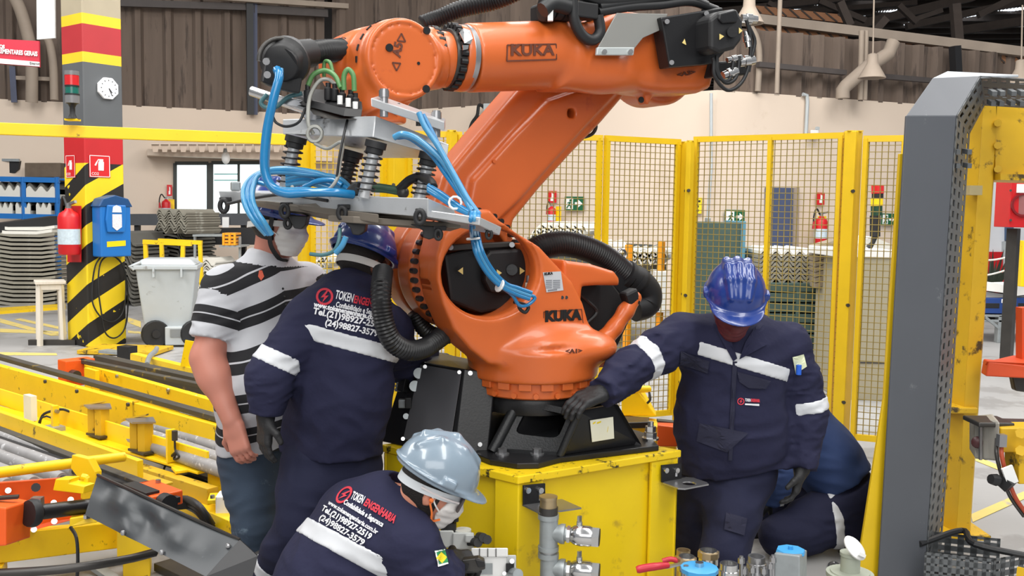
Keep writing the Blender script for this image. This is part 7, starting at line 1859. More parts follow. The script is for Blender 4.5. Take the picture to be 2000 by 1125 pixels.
# ---------------------------------------------------------------- worker seen from the back
JB = PX({'nec': (692, 576, 3.74), 'che': (672, 645, 3.66), 'wai': (660, 760, 3.66), 'pel': (645, 880, 3.70), 'shl': (604, 632, 3.62), 'shr': (756, 648, 3.76),
         'ell': (530, 726, 3.52), 'wrl': (519, 808, 3.50), 'elr': (786, 710, 3.94), 'wrr': (838, 700, 4.12), 'hil': (608, 912, 3.66), 'hir': (690, 912, 3.74),
         'knl': (588, 1020, 3.56), 'knr': (696, 1040, 3.74), 'anl': (512, 1150, 3.66), 'anr': (692, 1170, 3.88)})
B = Person('worker seen from the back in navy jacket with white lettering, bending by the robot hose', V((JB['pel'].x, JB['pel'].y, 0)), JB, (.42, .9, 0), skin=M_SKIN3)
hB = Head(P(708, 514, 3.80), (.55, .78, -.32), (.1, .2, 1))
B.body(hB); B.jacket(.028, hem=(P(640, 884, 3.68), (.02, 0, -1)), seed=7, amp=.0065, w=(.185, .17, .178), q=.72); B.trousers(.022, top=(P(640, 850, 3.68), (0, 0, 1)), seed=9)
helmet(hB, M_HELB, B.t, tiltf=-.1); headband(hB, M_BAND, B.t, u0=-.012, w=.014, tilt=.05); hair(hB, B.t)
b0, b1 = P(588, 644, 3.6), P(752, 688, 3.65)
band(B.tor, (b0 + b1) / 2, imgn(b0, b1), .058, 'reflective_band', B.t)
b0, b1 = P(516, 690, 3.5), P(574, 716, 3.5); band(B.armf['l'], (b0 + b1) / 2, imgn(b0, b1), .058, 'sleeve_band', B.t, keep=lambda g: (g - A3(P(585, 700, 3.5))) @ A3(nv(1, 0, 0)))
band(B.legf['l'], P(524, 1108, 3.62), (JB['anl'] - JB['knl']), .055, 'trouser_band', B.t)
M_TXW = mat('white_print', (226, 226, 230), .7, var=.03); M_TXR = mat('red_print2', (190, 40, 58), .7, var=.04)
def backprint(P_, jk, C0, dd):
    """logo disc and lettering printed on the jacket; C0(x, y) maps print coordinates (photo pixels of the plain view) to a point"""
    pass
dB = 3.62
pT = lambda x, y: P(x, y, dB)
text_snap(B.jk, 'TOKEN', pT(653, 587), pT(687, 595), .044, M_TXW, B.t, .0010)
text_snap(B.jk, 'ENGENHARIA', pT(690, 595), pT(757, 609), .038, M_TXR, B.t, .0014)
text_snap(B.jk, 'Confiabilidade e Seguranca', pT(656, 602), pT(748, 622), .027, M_TXW, B.t, .0007)
text_snap(B.jk, 'www.tokenengenharia.com.br', pT(614, 601), pT(748, 631), .024, M_TXW, B.t, .0012)
text_snap(B.jk, 'Tel.(21)98927-2519', pT(612, 616), pT(745, 645), .032, M_TXW, B.t, .0011)
text_snap(B.jk, '(24)98827-3579', pT(635, 638), pT(735, 660), .031, M_TXW, B.t, .0011)
def logo(jk, cx, cy, r, d, par, sx=1.0, rot=0.0):
    c = P(cx, cy, d); k = S(d); vw = (c - V((0, 0, HEYE))).normalized(); N = 28
    R = lambda a, q: (cx + r * q * sx * math.cos(a) * math.cos(rot) - r * q * math.sin(a) * math.sin(rot), cy + r * q * sx * math.cos(a) * math.sin(rot) + r * q * math.sin(a) * math.cos(rot))
    o = [P(*R(2 * PI * i / N, 1), d) for i in range(N)]; n = [P(*R(2 * PI * i / N, .74), d) for i in range(N)]
    sp = snap(jk, o + n, vw, .0035); MB().add(sp, [(i, (i + 1) % N, N + (i + 1) % N, N + i) for i in range(N)]).build('logo_ring', M_TXR, par)
    L = [(.25, -.7), (-.45, .12), (-.02, .08), (-.3, .72), (.48, -.12), (.05, -.08), (.4, -.62)]
    F = lambda x, y: (cx + r * (x * sx * math.cos(rot) - y * math.sin(rot)), cy + r * (x * sx * math.sin(rot) + y * math.cos(rot)))
    sp = snap(jk, [P(*F(x, y), d) for x, y in L], vw, .004); MB().add(sp, [tuple(range(len(L)))]).build('logo_bolt', M_TXR, par)
logo(B.jk, 634, 579, 16.5, dB, B.t)
dl = nv(-.02, 0, -1); glove(B.t, JB['wrl'] + dl * .01, dl + V((-.02, -.05, 0)), nv(.75, .6, 0), 1, JB['ell'].lerp(JB['wrl'], .6), curl=.42)
glove(B.t, JB['wrr'], (JB['wrr'] - JB['elr']), nv(0, 0, -1), -1, JB['elr'].lerp(JB['wrr'], .6), curl=.4)
MB().tube([JB['wrl'] + V((math.cos(a) * .052, math.sin(a) * .052, .012)) for a in [i * PI / 10 for i in range(20)]], .003, 6, True).build('cuff_cord', M_BLUH, B.t)
for a in 'lr': boot(B.t, JB['an' + a], JB['an' + a] + V((.08, .18, -.05)))
# ---------------------------------------------------------------- crouching worker with the grey helmet
JC = PX({'nec': (764, 980, 3.16), 'che': (722, 1040, 3.16), 'wai': (660, 1110, 3.16), 'pel': (585, 1210, 3.20), 'shl': (684, 1004, 3.30), 'shr': (796, 1060, 3.0),
         'ell': (770, 1120, 3.46), 'wrl': (858, 1096, 3.44), 'elr': (846, 1150, 2.96), 'wrr': (878, 1098, 3.10), 'hil': (560, 1220, 3.32), 'hir': (612, 1240, 3.10),
         'knl': (700, 1180, 3.50), 'knr': (756, 1230, 3.02), 'anl': (640, 1310, 3.44), 'anr': (640, 1360, 3.04)})
Cc = Person('crouching worker in navy jacket with grey helmet and safety glasses, holding a tool', V((JC['pel'].x, JC['pel'].y, 0)), JC, (.55, .45, -.70))
upC = nv(.42, .02, .9)
hC = Head(P(842, 948, 3.10), (.86, .22, -.46), upC)
Cc.body(hC); Cc.jacket(.026, hem=(JC['pel'], JC['pel'] - JC['wai']), seed=12, amp=.006, w=(.175, .17, .178), q=.72); Cc.trousers(.02, seed=5)
helmet(hC, M_HELG, Cc.t, ridge=False, brim=.034, tiltf=-.02, lift=.05); headband(hC, mat('grey_headband', (196, 200, 204), .5), Cc.t, u0=.006, w=.014, tilt=-.12); hair(hC, Cc.t, umin=-.125); mask(hC, Cc.t, fmin=.04); eyes(hC, Cc.t)
b0, b1 = P(604, 1030, 3.1), P(756, 1112, 3.0); band(Cc.tor, (b0 + b1) / 2 + V((0, 0, -.002)), imgn(b0, b1), .058, 'reflective_band', Cc.t)
dC = 3.02; pC = lambda x, y: P(x, y, dC)
text_snap(Cc.jk, 'TOKEN', pC(682, 977), pC(705, 988), .036, M_TXW, Cc.t, .0010); text_snap(Cc.jk, 'ENGENHARIA', pC(707, 989), pC(766, 1025), .033, M_TXR, Cc.t, .0014)
text_snap(Cc.jk, 'Confiabilidade e Seguranca', pC(668, 985), pC(744, 1031), .022, M_TXW, Cc.t, .0007)
text_snap(Cc.jk, 'www.tokenengenharia.com.br', pC(637, 985), pC(733, 1045), .020, M_TXW, Cc.t, .0006)
text_snap(Cc.jk, 'Tel.(21)98927-2519', pC(623, 997), pC(719, 1056), .026, M_TXW, Cc.t, .0009)
text_snap(Cc.jk, '(24)98827-3579', pC(619, 1015), pC(705, 1068), .026, M_TXW, Cc.t, .0009)
logo(Cc.jk, 672, 966, 21, dC, Cc.t, .55, .75)
dh = (P(920, 1096, 3.16) - JC['wrr']).normalized(); glove(Cc.t, JC['wrr'], dh, nv(-.1, .6, -.8), 1, JC['elr'].lerp(JC['wrr'], .55), curl=.95)
glove(Cc.t, JC['wrl'], nv(.8, .2, -.2), nv(0, -.3, -.9), -1, JC['ell'].lerp(JC['wrl'], .6), curl=.8)
# glasses, strap, ear plug cord
straps(hC, Cc.t, mat('clear_strap', (214, 206, 206), .3), ((.088, -.05, .006), (.090, .0, .004), (.086, .05, .004), (.070, .09, .004)), .006, 'glasses_temple')
MB().hexa([hC.p(x, f, u) for u in (-.03, .022) for x, f in ((-.066, .098), (.066, .098), (.06, .108), (-.06, .108))]).build('glasses_lens', mat('smoky_lens', (72, 60, 58), .12, coat=.5), Cc.t, bevel=.004)
straps(hC, Cc.t, mat('orange_cord', (236, 120, 50), .5), ((.086, .0, -.03), (.084, .02, -.055), (.08, .035, -.08), (.07, .06, -.07)), .006, 'ear_plug_cord'); MB().ball(hC.p(.085, .0, -.02), .008, 8, 6).build('ear_plug', mat('orange_cord', (0, 0, 0)), Cc.t)
straps(hC, Cc.t, M_MASK, ((.086, -.012, .0), (.082, .02, -.03), (.07, .05, -.05)), .005, 'mask_loop')
# flag patch on the sleeve
poly_snap(Cc.jk, ((849, 1076), (869, 1072), (876, 1100), (856, 1106)), 2.96, mat('flag_green', (40, 136, 80), .6), Cc.t, 'flag_patch', .0045)
poly_snap(Cc.jk, ((852, 1090), (862, 1078), (873, 1088), (864, 1100)), 2.96, M_SYEL, Cc.t, 'flag_lozenge', .006)
for q in (((849, 1076), (869, 1072), (870, 1074), (850, 1079)), ((849, 1076), (852, 1076), (859, 1106), (856, 1106)), ((855, 1103), (875, 1098), (876, 1101), (856, 1107))): poly_snap(Cc.jk, q, 2.96, M_WHT, Cc.t, 'flag_border', .0055, 3)
for a in 'lr': boot(Cc.t, JC['an' + a], JC['an' + a] + V((.18, .08, -.03)))
tl = thing('pliers', 'dark multi tool with shiny jaws held in the crouching man\'s black glove', 'tool', P(925, 1108, 3.12))
MB().prism([P(x, y, 3.10) for x, y in ((902, 1094), (934, 1090), (946, 1096), (948, 1112), (930, 1118), (908, 1116))], (0, .03, 0)).build('jaw', M_DST, tl, bevel=.003)
MB().prism([P(x, y, 3.10) for x, y in ((928, 1090), (946, 1094), (948, 1104), (934, 1106))], (0, -.012, 0)).build('pivot', M_BLKM, tl, bevel=.002); MB().rod(P(890, 1100, 3.10), P(915, 1106, 3.1), .02, .018).build('handle', M_BLKM, tl)
# ---------------------------------------------------------------- standing worker with the blue helmet
JD = PX({'nec': (1436, 634, 4.12), 'che': (1430, 724, 4.02), 'wai': (1428, 824, 4.03), 'pel': (1428, 912, 4.06), 'shr': (1330, 660, 3.98), 'shl': (1536, 676, 4.06),
         'elr': (1240, 712, 3.84), 'wrr': (1176, 766, 3.68), 'ell': (1574, 796, 4.04), 'wrl': (1566, 916, 3.96), 'hir': (1378, 936, 4.14), 'hil': (1446, 936, 4.02),
         'knr': (1356, 1066, 4.14), 'knl': (1412, 1082, 3.86), 'anr': (1366, 1046, 4.52), 'anl': (1424, 1060, 4.34)})
Dd = Person('worker in navy jacket and blue helmet leaning one gloved hand on the black robot base', V((JD['pel'].x, JD['pel'].y, 0)), JD, (-.18, -.98, 0), skin=M_SKIN3)
Dd.ar = (.064, .048, .035)
hD = Head(P(1434, 590, 3.88), (-.08, -.86, -.48), (0, -.4, 1), k=1.05)
Dd.body(hD); Dd.jacket(.026, hem=(P(1420, 922, 4.0), (.2, 0, -1)), seed=21, amp=.007, w=(.200, .188, .188), q=.74); Dd.trousers(.026, top=(P(1420, 890, 4.0), (0, 0, 1)), seed=23)
helmet(hD, M_HELB, Dd.t, lift=.04); headband(hD, M_BLKM, Dd.t, u0=-.005); hair(hD, Dd.t); eyes(hD, Dd.t)
mask(hD, Dd.t, mat('dark_red_mask', (96, 34, 40), .6, var=.3, scale=30), u1=.03, u0=-.13)
b0, b1 = P(1326, 668, 3.9), P(1510, 724, 3.9); band(Dd.tor, (b0 + b1) / 2, imgn(b0, b1), .056, 'reflective_band', Dd.t)
ax = JD['elr'] - JD['shr']; band(Dd.armf['r'], P(1258, 700, 3.86), ax, .06, 'sleeve_band', Dd.t, keep=lambda g: (g - A3(P(1295, 700, 3.9))) @ A3(nv(1, 0, -.3)))
band(Dd.armf['l'], P(1560, 796, 4.0), nv(-.18, 0, 1), .052, 'sleeve_band', Dd.t, keep=lambda g: (A3(P(1512, 790, 4.0)) - g) @ A3(nv(1, 0, 0)))
dr_ = (P(1116, 792, 3.60) - JD['wrr']).normalized(); glove(Dd.t, JD['wrr'], dr_, nv(-.1, .2, -1), -1, JD['elr'].lerp(JD['wrr'], .6), k=1.08, curl=.6, spread=.25)
glove(Dd.t, JD['wrl'], nv(-.25, -.1, -1), nv(-.8, .3, 0), -1, JD['ell'].lerp(JD['wrl'], .6), curl=.6)
M_POCK = mat('navy_pocket', (31, 32, 54), .85, var=.1, bump=.4, bscale=14)
def patch(jk, px, d, m, par, name, off=.008): return poly_snap(jk, px, d, m, par, name, off)
patch(Dd.jk, ((1330, 686), (1386, 706), (1382, 730), (1328, 712)), 3.85, M_POCK, Dd.t, 'pocket_flap'); patch(Dd.jk, ((1440, 726), (1506, 744), (1496, 760), (1462, 758), (1444, 746)), 3.85, M_POCK, Dd.t, 'pocket_flap')
patch(Dd.jk, ((1366, 826), (1462, 846), (1420, 884), (1360, 862)), 3.85, M_POCK, Dd.t, 'lower_pocket')
patch(Dd.jk, ((1392, 632), (1432, 706), (1440, 700), (1428, 664), (1414, 634)), 3.85, M_NAVY, Dd.t, 'lapel', .014); patch(Dd.jk, ((1444, 702), (1500, 672), (1494, 634), (1476, 636), (1456, 668)), 3.85, M_NAVY, Dd.t, 'lapel', .014)
patch(Dd.jk, ((1431, 706), (1440, 706), (1430, 900), (1422, 900)), 3.85, M_POCK, Dd.t, 'front_placket', .006)
text_snap(Dd.jk, 'TOKEN', P(1455, 785, 3.85), P(1466, 786, 3.85), .016, M_TXW, Dd.t, .0005); text_snap(Dd.jk, 'ENGENHARIA', P(1467, 786, 3.85), P(1484, 787, 3.85), .016, M_TXR, Dd.t, .0012)
poly_snap(Dd.jk, ((1455, 788), (1483, 789), (1483, 793), (1455, 791)), 3.85, M_TXW, Dd.t, 'chest_print', .004, 3); logo(Dd.jk, 1447, 784, 7, 3.85, Dd.t)
poly_snap(Dd.jk, ((1548, 698), (1570, 692), (1576, 716), (1554, 730)), 3.95, mat('badge_cream', (206, 212, 178), .6), Dd.t, 'sleeve_badge', .006)
q = snap(Dd.jk, [P(1558, 722, 3.95)], (0, 1, 0), .014)[0]; MB().cyl(q - UP * .018, q + UP * .022, .011, n=12).build('blue_pen_cap', mat('pen_blue', (30, 92, 200), .4), Dd.t, 50)
patch(Dd.tr, ((1418, 1000), (1460, 1012), (1454, 1046), (1414, 1034)), 3.75, M_POCK, Dd.t, 'thigh_pocket', .008)
for a in 'lr': boot(Dd.t, JD['an' + a], JD['an' + a] + V((0, .14, -.06)))
# ---------------------------------------------------------------- kneeling worker behind
JE = PX({'nec': (1530, 800, 4.72), 'che': (1564, 838, 4.68), 'wai': (1612, 896, 4.64), 'pel': (1646, 950, 4.62), 'shl': (1548, 850, 4.86), 'shr': (1560, 846, 4.52),
         'ell': (1500, 930, 4.9), 'wrl': (1470, 960, 4.8), 'elr': (1530, 930, 4.45), 'wrr': (1500, 980, 4.5), 'hil': (1630, 972, 4.74), 'hir': (1644, 982, 4.54),
         'knl': (1516, 938, 4.78), 'knr': (1524, 1046, 4.42), 'anl': (1497, 1026, 4.74), 'anr': (1660, 1040, 4.50)})
E = Person('kneeling worker in blue T-shirt and navy trousers behind the standing blue helmeted man', V((JE['pel'].x, JE['pel'].y, 0)), JE, (-.75, .1, -.62))
hE = Head(P(1498, 792, 4.74), (-.8, .2, -.5))
E.body(hE); 
E.jacket(.018, hem=(JE['wai'].lerp(JE['pel'], .80), JE['pel'] - JE['wai']), seed=31, amp=.005, name='t_shirt', m=M_TEE, collar=True, w=(.18, .175, .175), q=.8)
E.trousers(.022, top=(JE['wai'].lerp(JE['pel'], .98), JE['wai'] - JE['pel']), seed=33, w=.178)
helmet(hE, M_HELB, E.t); hair(hE, E.t)
band(E.legf['l'], P(1500, 972, 4.7), nv(.12, 0, 1), .055, 'trouser_band', E.t, keep=lambda g: (g - A3(P(1530, 970, 4.7))) @ A3(nv(1, 0, 0)))
band(E.legf['r'], P(1634, 1040, 4.46), nv(1, 0, .15), .05, 'trouser_band', E.t, keep=lambda g: (A3(P(1600, 1000, 4.5)) - g) @ A3(nv(1, 0, 0)))
for a, n_ in (('l', 1), ('r', -1)): glove(E.t, JE['wr' + a], (JE['wr' + a] - JE['el' + a]), nv(.2, 0, -1), n_, JE['el' + a].lerp(JE['wr' + a], .6), curl=.6)
boot(E.t, JE['anl'] + V((0, 0, .0)), JE['anl'] + V((-.2, -.05, -.03)))
boot(E.t, JE['anr'], JE['anr'] + V((.06, 0, -.2)), up=nv(-.85, 0, .45))
# ================================================================== RIGHT GANTRY: cable duct, steel column
GD = 4.12
def face_pt(px, py, d=GD): return P(px, py, d)
du = thing('cable_duct', 'tall dark grey cable duct bent over at the top beside the yellow column', 'duct', V((P(1760, 900, GD).x, GD, 0)))
# smooth front sheet: foot -> bend -> top, seen from its broad side
xl, xr = lambda z: 0, 0
B0, B1 = V((P(1712, 1140, GD).x, GD, 0)), None
def lv(pxl, pxr, py, dl=GD, dr=GD + .03):
    return P(pxl, py, dl), P(pxr, py, dr)
prof = [(1716, 1806, 1200), (1716, 1806, 1125), (1770, 1868, 226)]
a0, b0_ = lv(*prof[1]); a1, b1 = lv(*prof[2])
dn = V((0.0, .22, 0))                                 # sheet thickness direction (depth of the duct)
def sheet(q, name, m, th=.012):
    n = (q[1] - q[0]).cross(q[3] - q[0]).normalized()
    return MB().prism(q, -n * th if n.y < 0 else n * th).build(name, m, du, bevel=.003)
side = V((.06, .34, 0))                               # perforated flank goes back
t0, t1 = P(1820, 146, GD + .30), P(1912, 146, GD + .34)
a0.z = b0_.z = 0
sheet([a0, b0_, b1, a1], 'front_sheet', M_DUCT)
sheet([a1, b1, P(1914, 148, GD + .30), P(1822, 152, GD + .26)], 'bend_sheet', M_DUCT)
sheet([P(1822, 152, GD + .26), P(1914, 148, GD + .30), P(1990, 146, GD + .30), P(1850, 139, GD + .8)], 'top_sheet', mat('pale_duct_top', (178, 184, 190), .4, var=.05))
# perforated flank
def perforated(o, ex, ey, w, h, nx, ny, m, par, name='perforated_sheet', th=.004, slot=.5, sw=.36, frame=.0):
    """sheet of slots cut right through, built as webs between the slots"""
    mb = MB(); n = ex.cross(ey) * th
    cw, ch = w / nx, h / ny
    for i in range(nx + 1):
        x = i * cw; ww = cw * (1 - sw)
        xa, xb = max(0, x - ww / 2), min(w, x + ww / 2)
        mb.prism([o + ex * xa, o + ex * xb, o + ex * xb + ey * h, o + ex * xa + ey * h], n)
    for j in range(ny + 1):
        y = j * ch; hh = ch * (1 - slot); ya, yb = max(0, y - hh / 2), min(h, y + hh / 2)
        mb.prism([o + ey * ya, o + ex * w + ey * ya, o + ex * w + ey * yb, o + ey * yb], n)
    return mb.build(name, m, par)
def perf_quad(q, nx, ny, m, par, sw=.36, slot=.5, name='perforated_sheet', stag=False):
    """perforated sheet over a general quad (bl, br, tr, tl)"""
    L = lambda s, t: (q[0] * (1 - s) + q[1] * s) * (1 - t) + (q[3] * (1 - s) + q[2] * s) * t
    mb = MB(); n = (q[1] - q[0]).cross(q[3] - q[0]).normalized() * .004
    for i in range(nx + 1):
        a, b = max(0, (i - (1 - sw) / 2) / nx), min(1, (i + (1 - sw) / 2) / nx)
        mb.prism([L(a, 0), L(b, 0), L(b, 1), L(a, 1)], n)
    for j in range(ny + 1):
        a, b = max(0, (j - (1 - slot) / 2) / ny), min(1, (j + (1 - slot) / 2) / ny)
        mb.prism([L(0, a), L(1, a), L(1, b), L(0, b)], n)
    return mb.build(name, m, par)
fb0, fb1 = b0_.copy(), b1.copy()
fr0 = V((P(1838, 1060, GD + .45).x, GD + .45, 0)); fr1 = P(1893, 260, GD + .45)
perf_quad([fb0, fr0, fr1, fb1], 3, 42, M_DUCD, du, sw=.40, slot=.58)
perf_quad([fb1, fr1, P(1922, 205, GD + .5), P(1914, 148, GD + .30)], 3, 5, M_DUCD, du, sw=.4, slot=.58)
perf_quad([P(1922, 205, GD + .5), P(2040, 212, GD + .5), P(2040, 156, GD + .3), P(1914, 148, GD + .30)], 7, 4, M_DUCD, du, sw=.55, slot=.36)
# black sheets added behind the slots to darken them, and the duct back
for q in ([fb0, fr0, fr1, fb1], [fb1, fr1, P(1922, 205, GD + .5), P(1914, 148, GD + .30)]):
    MB().prism([p + V((.012, .05, 0)) for p in q], (.004, .008, 0)).build('slot_backing', M_BLKM, du)
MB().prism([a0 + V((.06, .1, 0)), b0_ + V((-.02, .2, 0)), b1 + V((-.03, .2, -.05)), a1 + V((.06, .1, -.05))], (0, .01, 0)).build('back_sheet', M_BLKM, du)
for y in (295, 322):
    for x0 in (1862, 1884): MB().rod(P(x0, y, GD + .1), P(x0 + 10, y + 2, GD + .05), .018, .02).build('tab', M_DUCD, du)
for x in (1934, 1950, 1972, 1990):
    MB().rod(P(x, 178, GD + .28), P(x + 9, 183, GD + .2), .02, .02).build('tab', M_DUCD, du)
    MB().rod(P(x - 2, 198, GD + .34), P(x + 7, 203, GD + .26), .02, .02).build('tab', M_DUCD, du)
# yellow steel column behind the duct
CD = 4.75
col = thing('steel_column', 'yellow steel column standing behind the perforated cable duct', 'column', V((P(1875, 1060, CD).x, CD, 0)))
cz = P(1930, 204, CD).z
f = lambda px, py, d=CD: P(px, py, d)
L0, R0 = f(1866, 1064), f(1892, 1064); L1, R1 = f(1920, 204), f(1949, 204)
for q in (L0, R0): q.z = 0
MB().prism([L0, R0, R1, L1], (.02, .03, 0)).build('front_flange', M_YELD, col, bevel=.004)
MB().prism([L0, L0 + V((-.07, .3, 0)), L1 + V((-.07, .3, 0)), L1], (.015, .012, 0)).build('web', M_YELD, col)
MB().prism([L0 + V((-.2, .32, 0)), R0 + V((-.06, .32, 0)), R1 + V((-.06, .32, 0)), L1 + V((-.2, .32, 0))], (0, .02, 0)).build('rear_flange', M_YELD, col)
wj = f(1876, 800, CD); MB().box(wj + V((0, .1, 0)), (.15, .26, .03)).build('splice_plate', M_YELD, col, bevel=.006)
MB().box(f(1897, 372, CD - .02), (.06, .1, .045)).build('clamp', mat('tan_clamp', (176, 162, 120), .6), col)
MB().box(V((L0.x, CD + .15, .012)), (.3, .4, .024)).build('base_plate', M_YELD, col)
hb = f(1966, 275, CD)
MB().prism([f(1944, 352), f(2080, 356), f(2080, 196), f(1944, 206)], (0, .25, 0)).build('crossbeam', M_YELD, col, bevel=.004)
MB().prism([f(1944, 352), f(2080, 356), f(2080, 344), f(1944, 340)], (0, -.05, 0)).build('crossbeam_flange', M_YELD, col)
for y in (240, 284, 330): MB().cyl(f(1949, y), f(1949, y, CD - .03), .018, n=8).build('bolt', M_YELD, col)
# yellow gusset at the foot of the duct
gs = MB().prism([V((P(1672, 1125, 4.16).x, 4.16, 0)), V((P(1728, 1125, 4.16).x, 4.16, 0)), P(1766, 300, 4.16), P(1757, 300, 4.16), P(1726, 780, 4.16)], (0, .02, 0)).build('yellow_gusset', M_YELF, bevel=.003)
tag(gs, 'yellow tapering steel gusset along the left edge of the grey cable duct', 'gusset')
# horizontal perforated tray at the foot
tr_ = thing('cable_tray', 'perforated grey cable tray lying at the foot of the cable duct', 'tray', G(1900, 1120, 0))
TZ = .17
def tq(px, py, z): return G(px, py, z)
pa_, pb_, pc_ = G(1806, 1078, TZ), G(1940, 1092, TZ), G(2030, 1076, TZ)
D0 = lambda p: V((p.x, p.y, .0))
perf_quad([D0(pa_), D0(pb_), pb_, pa_], 8, 5, M_DUCD, tr_, sw=.5, slot=.32); perf_quad([D0(pb_), D0(pc_), pc_, pb_], 5, 5, M_DUCD, tr_, sw=.5, slot=.32)
pe_, pf_ = pa_ + V((.06, .3, 0)), pb_ + V((.16, .26, 0))
perf_quad([D0(pe_), D0(pf_), pf_, pe_], 7, 5, M_DUCD, tr_, sw=.5, slot=.32)
MB().prism([D0(pa_), D0(pb_), D0(pf_), D0(pe_)], (0, 0, .01)).build('bottom_sheet', M_BLKM, tr_)
MB().tube(spline([pa_ + V((.02, .1, .0)), pa_ + V((.25, .2, .03)), pb_ + V((-.02, .12, .02)), pb_ + V((.2, .02, .0))], 6), .014, 8).build('cable', M_RUB, tr_)
MB().rod(pb_ + V((.1, -.04, -.02)), D0(pb_) + V((.08, -.06, 0)), .03, .02).build('paint_splash', M_YELD, tr_)
# orange lifting frame and yellow machine at the right edge
of = thing('orange_lifter', 'orange steel lifting arm at the right edge in front of the floor', 'lifter', P(1965, 735, 4.6))
MB().prism([P(1925, 735, 4.6), P(1930, 706, 4.6), P(2060, 720, 4.5), P(2060, 742, 4.5)], (.02, .09, 0)).build('arm', mat('frame_orange', (214, 76, 30), .5, var=.12), of, bevel=.006)
MB().prism([P(1928, 706, 4.6), P(1980, 694, 4.8), P(2060, 700, 4.8), P(2060, 712, 4.5)], (0, .02, -.02)).build('arm_top', mat('frame_orange', (0, 0, 0)), of)
MB().rod(P(2002, 600, 4.7), P(2002, 715, 4.7), .06).build('post', mat('frame_orange', (0, 0, 0)), of)
MB().prism([P(1978, 734, 4.65), P(2040, 738, 4.65), P(2040, 772, 4.65), P(1984, 764, 4.65)], (0, .05, 0)).build('hanger', M_DST, of, bevel=.01)
ym = thing('yellow_actuator', 'yellow machine arm with a silver cylinder and hanging cables at the right edge', 'machine', P(1960, 900, 4.0))
MB().prism([P(1904, 898, 4.1), P(1953, 903, 3.95), P(1953, 822, 3.95), P(1904, 826, 4.1)], (.05, .16, 0)).build('cylinder_body', mat('brushed_aluminium', (186, 182, 172), .4, .3, var=.12, stretch=(30, 30, 1)), ym, bevel=.012)
for x in (1915, 1925, 1934): MB().rod(P(x, 898, 4.05), P(x, 826, 4.05), .012, .01).build('groove', M_STEEL, ym)
MB().box(P(1930, 823, 4.05), (.15, .15, .02)).build('end_cap', M_DST, ym, bevel=.006)
MB().lathe([(.022, 0), (.026, .02), (.014, .03)], P(1908, 862, 4.08), (-.3, -1, 0), 14).build('port', mat('maroon_cap', (72, 34, 36), .4), ym, 50)
MB().prism([P(1955, 884, 3.95), P(2060, 884, 3.9), P(2060, 836, 3.9), P(1955, 836, 3.95)], (0, .12, 0)).build('arm', M_YELD, ym, bevel=.005)
MB().prism([P(1990, 946, 3.9), P(2060, 946, 3.9), P(2060, 884, 3.9), P(1990, 884, 3.9)], (0, .12, 0)).build('lug', M_YELD, ym, bevel=.005)
MB().prism([P(1960, 836, 4.0), P(2060, 842, 4.0), P(2060, 824, 4.1), P(1970, 822, 4.1)], (0, .05, 0)).build('chain_guide', M_DST, ym)
for x, y in ((1994, 846), (1994, 880)): MB().cyl(P(x, y, 3.89), P(x, y, 3.86), .022, n=6).build('bolt', M_YELD, ym)
pts = [P(1957, 858, 3.93), P(1956, 885, 3.9), P(1962, 915, 3.9), P(1972, 945, 3.9), P(1985, 975, 3.9), P(2010, 1010, 3.9)]
MB().tube(spline(pts, 6), .009, 8).build('cable', mat('rust_red_cable', (172, 72, 44), .5), ym)
MB().tube(spline([p + V((-.016, .01, 0)) for p in pts], 6), .008, 8).build('cable', M_DST, ym)
MB().box(P(1956, 860, 3.9), (.03, .03, .05)).build('connector', M_STEEL, ym)
MB().rod(P(1958, 950, 3.9), P(1972, 935, 3.88), .05, .05).build('clip', M_BLKM, ym); MB().rod(P(1966, 912, 3.87), P(1978, 944, 3.87), .045, .012, up=(0, -1, 0)).build('tag', M_WHT, ym)
MB().lathe([(.02, 0), (.025, .01), (.02, .04)], P(1950, 938, 3.88), (-1, -.3, .2), 10).build('clip_knob', M_BLKM, ym)
# ================================================================== PIPE, AIR UNITS, VALVES (bottom foreground)
PD_ = 3.36
pq = lambda x, y: P(x, y, PD_)
t = thing('pipe_assembly', 'galvanised vertical pipe with brass coupling, tees and two ball valves at the pedestal front', 'pipe', V((pq(1072, 1100).x, PD_, 0)))
def vcyl(par, name, x, y0, y1, r, m, n=24):
    a, b = pq(x, y1), pq(x, y0); b.x = a.x; return MB().cyl(a, b, r * S(PD_), n=n).build(name, m, par, 40)
vcyl(t, 'brass_coupling', 1071, 972, 992, 17, M_BRS); vcyl(t, 'coupling_rim', 1071, 969, 974, 18.5, M_BRS)
vcyl(t, 'nipple', 1071, 990, 1006, 19, M_DST)
vcyl(t, 'tee_collar', 1071, 1004, 1013, 21, M_GALV); vcyl(t, 'tee', 1071, 1008, 1072, 18.5, M_GALV); vcyl(t, 'tee_collar', 1071, 1066, 1074, 21, M_GALV)
vcyl(t, 'nipple', 1071, 1072, 1080, 17, M_STEEL); vcyl(t, 'tee_collar', 1071, 1079, 1088, 21, M_GALV); vcyl(t, 'tee', 1071, 1084, 1200, 18.5, M_GALV)
a = pq(1071, 1160); MB().cyl(V((a.x, a.y, 0)), a, 17 * S(PD_), n=20).build('riser', M_GALV, t, 40)
